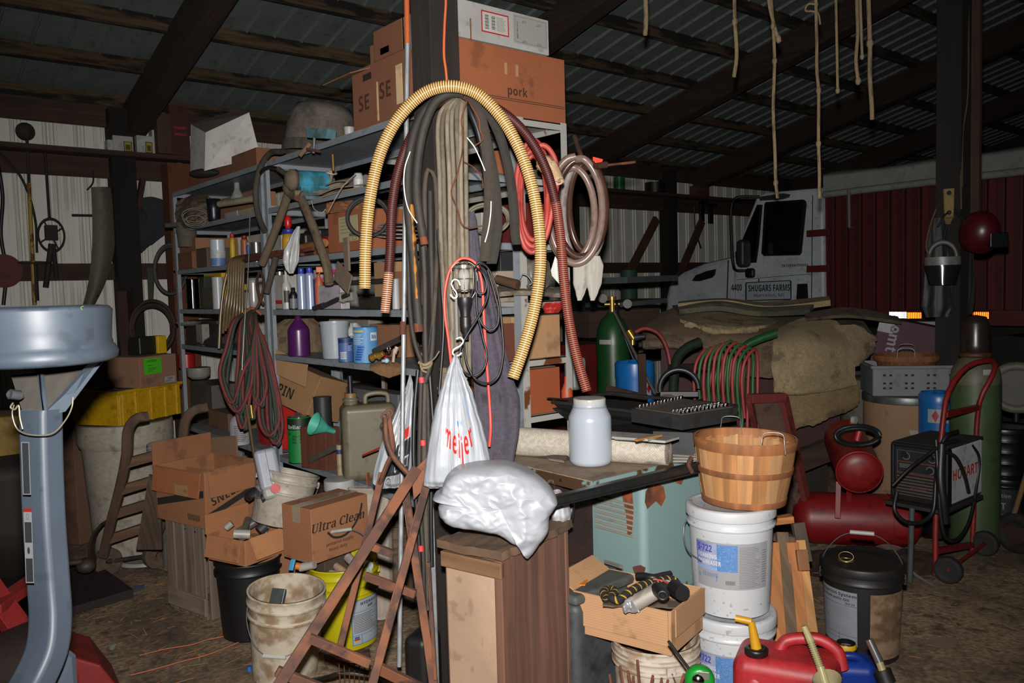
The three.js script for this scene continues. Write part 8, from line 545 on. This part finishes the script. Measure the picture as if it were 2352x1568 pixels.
// ---------- right post hangings, twine from the roof, wall shelf cans ----------
{ const bp = thing('post_bracket', 'old steel bracket with two holes bolted to the right post', 'bracket'); const p = V(2180, 475, 5.05); part(bp, 'plate', quadBox(pts([[2168, 434, 5.05], [2192, 432, 5.05], [2190, 500, 5.05], [2170, 502, 5.05]]), TO.clone().multiplyScalar(-.01)), M(0x8a7a50, 'grime', .6)); part(bp, 'tongue', quadBox(pts([[2168, 500, 5.05], [2190, 498, 5.05], [2182, 515, 5.05], [2174, 515, 5.05]]), TO.clone().multiplyScalar(-.01)), M(0x6a5f44, 'grime', .6)); for (const y of [443, 488]) part(bp, 'hole', cyl(.014, .014, .004, 0, 0, 0, 12).rotateX(Math.PI / 2).rotateY(toCam(p)).translate(...V(2180, y, 5.045).toArray()), M(0x080808));
  const hp = V(2165, 590, 5.0), h = thing('face_shield', 'grey face shield visor hanging on the right post', 'face shield', hp, toCam(hp)); part(h, 'crown', new THREE.TorusGeometry(.075, .014, 8, 24, Math.PI).scale(1, 1.2, .8), M(0x4a4a48, 'mott', .5)); part(h, 'brow_band', sheet(18, 3, (u, v) => { const a = lerp(-1.4, 1.4, u); return v3(Math.sin(a) * .1, -.0 - v * .05, Math.cos(a) * .07); }), M(0x6a6866, 'mott', .4)); part(h, 'visor', sheet(18, 8, (u, v) => { const a = lerp(-1.4, 1.4, u); return v3(Math.sin(a) * (.105 - v * .03), -.05 - v * .12, Math.cos(a) * .085); }), M(0x1a1a1c, null, .15)); part(h, 'strap', rod(v3(0, .085, -.02), v3(.02, .18, -.04), .006), rubB); const rp = V(2250, 535, 4.95), r = thing('welding_helmet', 'dark red welding helmet hanging beside the right post', 'helmet', rp, toCam(rp) + .5); part(r, 'shell', new THREE.SphereGeometry(.13, 22, 16, 0, Math.PI * 2, 0, Math.PI * .75).scale(.85, 1.05, .95).rotateX(.5), M(0x4e1016, 'mott', .35)); part(r, 'lens_box', box(.11, .09, .03, .05, -.05, .11, .008), M(0x17181a, 'mott', .4)); part(r, 'strap', [rod(v3(-.06, .08, -.06), v3(-.1, .16, -.12), .008)], rubB); part(r, 'hang_strap', tube([v3(-.1, .15, -.12), v3(-.16, .12, -.1), v3(-.2, .05, -.1)], .006, 12, 6), rubB);
  one('work_apron', 'dark leather apron hanging down the right post', 'apron', sack([[500, 2140, 2170, .02], [560, 2128, 2175, .03], [640, 2118, 2185, .03], [700, 2115, 2190, .025], [728, 2125, 2180, .01]], 5.12, { n: 30, m: 20, wr: .03 }), M(0x2b2c2e, 'mott', .6)); one('work_jacket', 'dark jacket hanging behind the red welding helmet', 'jacket', sack([[480, 2205, 2225, .02], [560, 2200, 2235, .03], [650, 2196, 2240, .03], [722, 2200, 2232, .02]], 5.2, { n: 30, m: 20, wr: .03, ph: 4 }), M(0x1f211f, 'burl', .9)); one('lead_cord', 'black cord loops hanging on the right post', 'cord', [tube(pts([[2150, 480, 5.0], [2136, 520, 5.0], [2128, 570, 5.0], [2140, 600, 5.0]]), .006, 30, 6), tube(pts([[2205, 0, 5.05], [2208, 180, 5.05], [2206, 320, 5.05], [2208, 480, 5.05]]), .006, 30, 6), tube(pts([[2225, 0, 5.05], [2222, 230, 5.05], [2212, 300, 5.05], [2210, 430, 5.05]]), .005, 30, 6)], M(0x4a3a24, null, .8));
  const tm = M(0x8a7658, 'burl', 1); const tw = (l, P, r = .006) => one('hanging_twine', l, 'twine', [tube(pts(P.map(p => [p[0], p[1], 3.9])), r, 40, 6), ...P.filter((p, i) => p[2]).map(p => new THREE.SphereGeometry(r * 1.5, 7, 5).scale(1, 1.5, 1).translate(...V(p[0], p[1], 3.9).toArray()))], tm); const up = x => [x, -420]; tw('short thick twine end hanging from the roof', [up(1484), [1483, 0], [1484, 48], [1482, 80]], .012); tw('doubled twine with a frayed tail beside the rafter', [up(1688), [1687, 0], [1688, 50, 1], [1692, 130], [1686, 176]], .010); tw('longest twine with knots reaching down to the truck cab', [up(1772), [1772, 0], [1776, 60, 1], [1779, 140, 1], [1776, 250], [1780, 350], [1782, 420, 1], [1786, 455]], .0085); tw('twine with a side tuft hanging beside the longest one', [up(1766), [1766, 0], [1776, 50], [1788, 90, 1], [1792, 96]], .009); tw('long twine with a bow loop at the top near the grain box', [up(1874), [1874, 0], [1876, 100], [1876, 160], [1880, 208, 1], [1880, 330, 1], [1882, 400], [1882, 455]], .0085); tw('looped twine bow on the long twine', [[1876, 10, 1], [1856, 10], [1850, 24], [1866, 26], [1878, 30], [1884, 56]], .005); tw('thin straight twine between the knotted ones', [up(1920), [1920, 0], [1922, 100], [1924, 208, 1]], .007); tw('pair of twines knotted near the roof beam', [up(1968), [1968, 0], [1970, 80], [1966, 140], [1971, 186, 1]], .009); tw('short twine tail beside the knotted pair', [up(1978), [1976, 0], [1978, 60], [1980, 130, 1]], .007); tw('thick twine with a frayed tail left of the right post', [up(1996), [1995, 0], [1998, 100, 1], [1998, 180], [2002, 240], [2003, 274]], .011);
  one('green_tin', 'small green tin on the far wall ledge', 'tin', cyl(.075, .075, .17, 0, 0, 0, 18), M(0x1c6a30, null, .35), [8.05, 2.802, ZW + .17]); one('black_roll', 'black cable drum on the far wall ledge', 'drum', cyl(.14, .14, .14, 0, 0, 0, 20), rubB, [8.75, 2.802, ZW + .18]); one('wood_stub', 'short brown block on the far wall ledge', 'block', bbx(.28, .15, .14), M(0x5a3a26, 'wood', .85), [9.75, 2.802, ZW + .16]); one('drain_pipe', 'green plastic pipe standing at the far wall', 'pipe', cyl(.11, .11, 1.75, 0, 0, 0, 18), M(0x3a5a48, 'mott', .6), [8.0, 0, ZW + .35]); for (const [x, y, l] of [[1612, 485, 'dark tool hanging on the far wall'], [1632, 490, 'dark bracket hanging by the truck mirror']]) one('hung_tool', l, 'tool', [box(.1, .3, .03, 0, 0, 0), box(.2, .05, .03, .05, .12, 0)], rubB, onZ(x, y, ZW + .12)); one('wall_cable', 'black cable sagging along the far wall', 'cable', tube([onZ(1595, 475, ZW + .1), onZ(1598, 530, ZW + .1), onZ(1610, 570, ZW + .1)], .012, 20, 6), rubB); one('steel_table', 'grey steel bench behind the green cylinder', 'bench', [beam(V(1380, 645, 6.6), V(1500, 640, 7.2), .5, .05), beam(V(1480, 650, 7.1), V(1480, 650, 7.1).setY(0), .06, .06), beam(V(1385, 650, 6.7), V(1385, 650, 6.7).setY(0), .06, .06), beam(V(1385, 700, 6.7), V(1490, 690, 7.1), .4, .04)], M(0x4c5254, 'mott', .6)); one('wood_pallet_board', 'brown board propped behind the green cylinder', 'board', beam(V(1330, 745, 6.3), V(1490, 735, 6.6), .3, .2), M(0x4a3226, 'wood', .9));
  one('red_tool_chest', 'dark red steel chest behind the shelf end', 'chest', bbx(.36, 1.15, .4, 0, 0, 0, .01), M(0x5e1614, 'mott', .5), V(1318, 860, 5.9).setY(0)); one('grey_meter', 'grey electric meter box beside the shelf upright', 'meter', [bbx(.09, .16, .08, 0, 0, 0, .02)], M(0x6e726c, 'mott', .4), V(1322, 895, 3.95)); one('orange_bottle', 'small orange bottle beside the grey meter', 'bottle', lathe([[.0001, 0], [.028, 0], [.028, .09], [.012, .13], [.01, .16], [.0001, .16]], 14), pm(0xb5502e), onE(1296, 5, .02).add(v3(.02, 0, 0)));
}
// ---------- back wall left ----------
{ const Z = ZW + .12, W = (px, py) => onZ(px, py, Z); const dk = M(0x2a2522, 'grime', .8); one('chimney_brush', 'round wire brush on a pole hung on the back wall', 'brush', [new THREE.SphereGeometry(.07, 14, 10).translate(...W(58, 302).toArray()), rod(W(62, 320), W(76, 620), .012)], M(0x3a3228, 'grime', .95)); one('yellow_pole', 'yellow and white measuring pole on the back wall', 'pole', rod(W(66, 420), W(80, 700), .016), M(0x9a8430, 'chip', .6)); one('black_tray_disc', 'black disc tool hung low on the back wall', 'disc', [rot(cyl(.12, .12, .01, 0, 0, 0, 24), .1).translate(...W(78, 604).toArray()), rod(W(80, 606), W(84, 690), .02)], dk);
  const pu = thing('pulley_block', 'old iron pulley wheel hung on a rod on the back wall', 'pulley'); const pc = W(118, 540); part(pu, 'wheel', new THREE.TorusGeometry(.105, .009, 8, 28).scale(.9, 1.25, 1).translate(pc.x, pc.y, pc.z), dk); part(pu, 'rod', rod(W(103, 340), W(114, 505), .011), dk); part(pu, 'hub', [box(.09, .12, .05, pc.x, pc.y + .02, pc.z), rod(W(118, 560), W(105, 660), .022), rod(W(122, 560), W(130, 640), .018)], dk); for (let i = 0; i < 4; i++) part(pu, 'spoke', rod(pc.clone(), pc.clone().add(v3(Math.cos(i * 1.57 + .5) * .09, Math.sin(i * 1.57 + .5) * .12, 0)), .006), dk);
  one('scraper_blade', 'long grey curved steel blade hung on the back wall', 'blade', thick(10, 30, (u, v) => { const xl = 210 + 12 * v - 30 * v * v * v, xr = 252 + 14 * Math.sin(v * 3) - 40 * v * v * v; return W(lerp(xl, xr, u), lerp(430, 700, v)).add(v3(0, 0, .03 * Math.sin(u * 3.14))); }, .01), M(0x5c574c, 'grime', .6)); one('dark_coat', 'dark blue-grey stiff cloth hung on the back wall', 'cloth', cloth([[W(322, 455), W(350, 452), W(384, 462)], [W(305, 500), W(345, 510), W(392, 520)], [W(298, 555), W(330, 560), W(370, 545)], [W(310, 582), W(316, 584), W(330, 575)]], { amp: .02, nu: 24, nv: 24 }), M(0x33383e, 'burl', .95)); one('wood_strut', 'brown wooden strut leaning at the wall post', 'wood', beam(W(328, 410), W(316, 480), .07, .04), M(0x4a2c20, 'wood', .85)); one('red_disc', 'dark red disc guard hung on the back wall', 'disc', rot(cyl(.13, .13, .02, 0, 0, 0, 28), Math.PI / 2).translate(...W(8, 622).toArray()), M(0x5e2422, 'grime', .7)); one('wall_hose', 'black hose hanging down the back wall', 'hose', tube([W(-4, 380), W(6, 450), W(2, 540), W(14, 620), W(8, 700)], .014, 40, 8), rubB); one('chain_hook', 'thin hook and cable hanging from the girt', 'hook', [tube([W(214, 390), W(213, 420), W(200, 436)], .007, 16, 6), rod(W(165, 494), W(290, 496), .01), tube([W(0, 350), W(50, 410), W(80, 500), W(85, 580)], .01, 30, 6)], dk);
  for (const [x0, x1, y0, l, m] of [[249, 262, 320, 'small white carton at the edge of the wall ledge', 0], [262, 308, 310, 'white filter carton with a yellow panel by the wall post', 1], [316, 354, 310, 'second white filter carton with a yellow panel', 1], [352, 368, 298, 'tall white carton behind the filter cartons', 0]]) { const a = onZ(x0, 362, ZW + .22), b = onZ(x1, 362, ZW + .22), h = onZ(x0, y0, ZW + .22).y - 2.782; const t = thing('filter_carton', l, 'box', [(a.x + b.x) / 2, 2.782, ZW + .17]); part(t, 'body', bbx(b.x - a.x, h, .1), pm(0xb4b4ae)); if (m) part(t, 'yellow_panel', mv(new THREE.PlaneGeometry((b.x - a.x) * .42, h * .62), (b.x - a.x) * .22, h * .35, .0515), paper(64, 96, (g, W2, H) => { g.fillStyle = '#20200c'; g.fillRect(0, 0, W2, H); g.fillStyle = '#b5a818'; g.fillRect(6, 6, W2 - 12, H - 12); g.fillStyle = '#4a4a14'; g.fillRect(14, 30, 36, 50); }), { keep: true }); }
  for (const [x0, x1, y0, l, c, zz] of [[366, 398, 258, 'tall brown carton stacked on the wall ledge', 0x4e3a28, .2], [396, 440, 240, 'dark brown carton with red print on the wall ledge', 0x4a2a1c, .16], [385, 440, 372, 'orange-brown carton below the wall ledge', 0x6a3c24, .34]]) { const z = ZW + zz + .12, a = onZ(x0, 372, z), b = onZ(x1, 372, z), y = y0 > 300 ? 0 : 2.782, h = onZ(x0, y0, z).y - y; const t = thing('cardboard_box', l, 'box', [(a.x + b.x) / 2, y, z - .1]); part(t, 'body', bbx(b.x - a.x, h, .18), M(c, 'card', .9)); if (c === 0x4a2a1c) for (const k of [.55, .42]) part(t, 'print', box(.1, .02, .002, .0, h * k, .091, 0), pm(0x9a2a3a)); else part(t, 'tape', box(.04, .002, .18, 0, h + .001, 0, 0), tapeM); }
  one('hose_coil', 'coiled dark hoses hung low on the back wall', 'hose', tube(loops(350, 752, 6.6, 48, 56, 4, .1), .014, 260, 7), M(0x3a2a24, 'grime', .75)); one('wire_hoop', 'grey cable hoop hung beside the far upright', 'cable', tube(loops(392, 618, 6.7, 36, 54, 2, .05), .014, 120, 7), M(0x4a4a46, 'mott', .7)); one('hand_saw', 'green bladed saw hung on the back wall', 'saw', quadBox([W(338, 615), W(356, 615), W(352, 702), W(342, 702)], v3(0, 0, -.01)), M(0x37402c, 'grime', .7)); one('jack_post', 'green and red screw jack standing at the wall post', 'jack', [beam(V(286, 668, 6.6), V(290, 668, 6.6).setY(0), .11, .08)], M(0x3a2422, 'grime', .7)); one('bottle_crate', 'yellow perforated crate at the dark left edge', 'crate', bbx(.36, .24, .3, 0, 0, 0, .01), M(0x8a6c0a, 'grime', .6), V(8, 1045, 4.7)); one('oil_drum', 'dark steel drum under the yellow crate at the left edge', 'drum', lathe([[.0001, 0], [.28, 0], [.285, .28], [.295, .29], [.285, .3], [.285, .57], [.295, .58], [.285, .59], [.28, .70], [.0001, .70]], 30), M(0x241c1a, 'grime', .7), V(8, 1045, 4.7).setY(0)); }
{ // shavings, wrappers and paper on the right floor
  const hp = onY(1965, 1275, 0); one('shavings_heap', 'heap of tan wood shavings before the red tank', 'shavings', sheet(40, 30, (u, v) => { const x = (u - .5) * 1.1, z = (v - .5) * .5, r = Math.max(0, 1 - (x / .55) ** 2 - (z / .25) ** 2); return v3(hp.x, 0, hp.z).addScaledVector(RT, x).addScaledVector(TO, z + .1).setY(-.02 + .07 * r * (.6 + fb(u, v, 12, 4))); }), M(0x8a6c4e, 'purl', 1)).userData.kind = 'stuff';
  const cr = (n, l, P, m, a = .02) => one(n, l, 'wrapper', cloth(P.map(r => r.map(q => onY(q[0], q[1], q[2]))), { nu: 16, nv: 10, amp: a, t: .001 }), m); cr('clear_wrapper', 'crumpled clear plastic film beside the red tank', [[[1985, 1262, .03], [2040, 1250, .05], [2085, 1262, .02]], [[1990, 1280, .01], [2045, 1285, .03], [2100, 1300, .01]]], M(0x77746e, null, .2)); cr('clear_wrapper', 'flat strip of clear film before the cart leg', [[[2095, 1310, .02], [2130, 1335, .012]], [[2100, 1322, .01], [2160, 1356, .008]]], M(0x6e7472, null, .2), .008); cr('torn_paper', 'torn brown paper lying on the floor beyond the black pail', [[[2120, 1472, .006], [2170, 1462, .012], [2205, 1468, .006]], [[2125, 1482, .006], [2168, 1488, .006], [2196, 1486, .006]]], M(0x7a6650, 'card', .95), .006);
}
renderer.render(scene, camera);
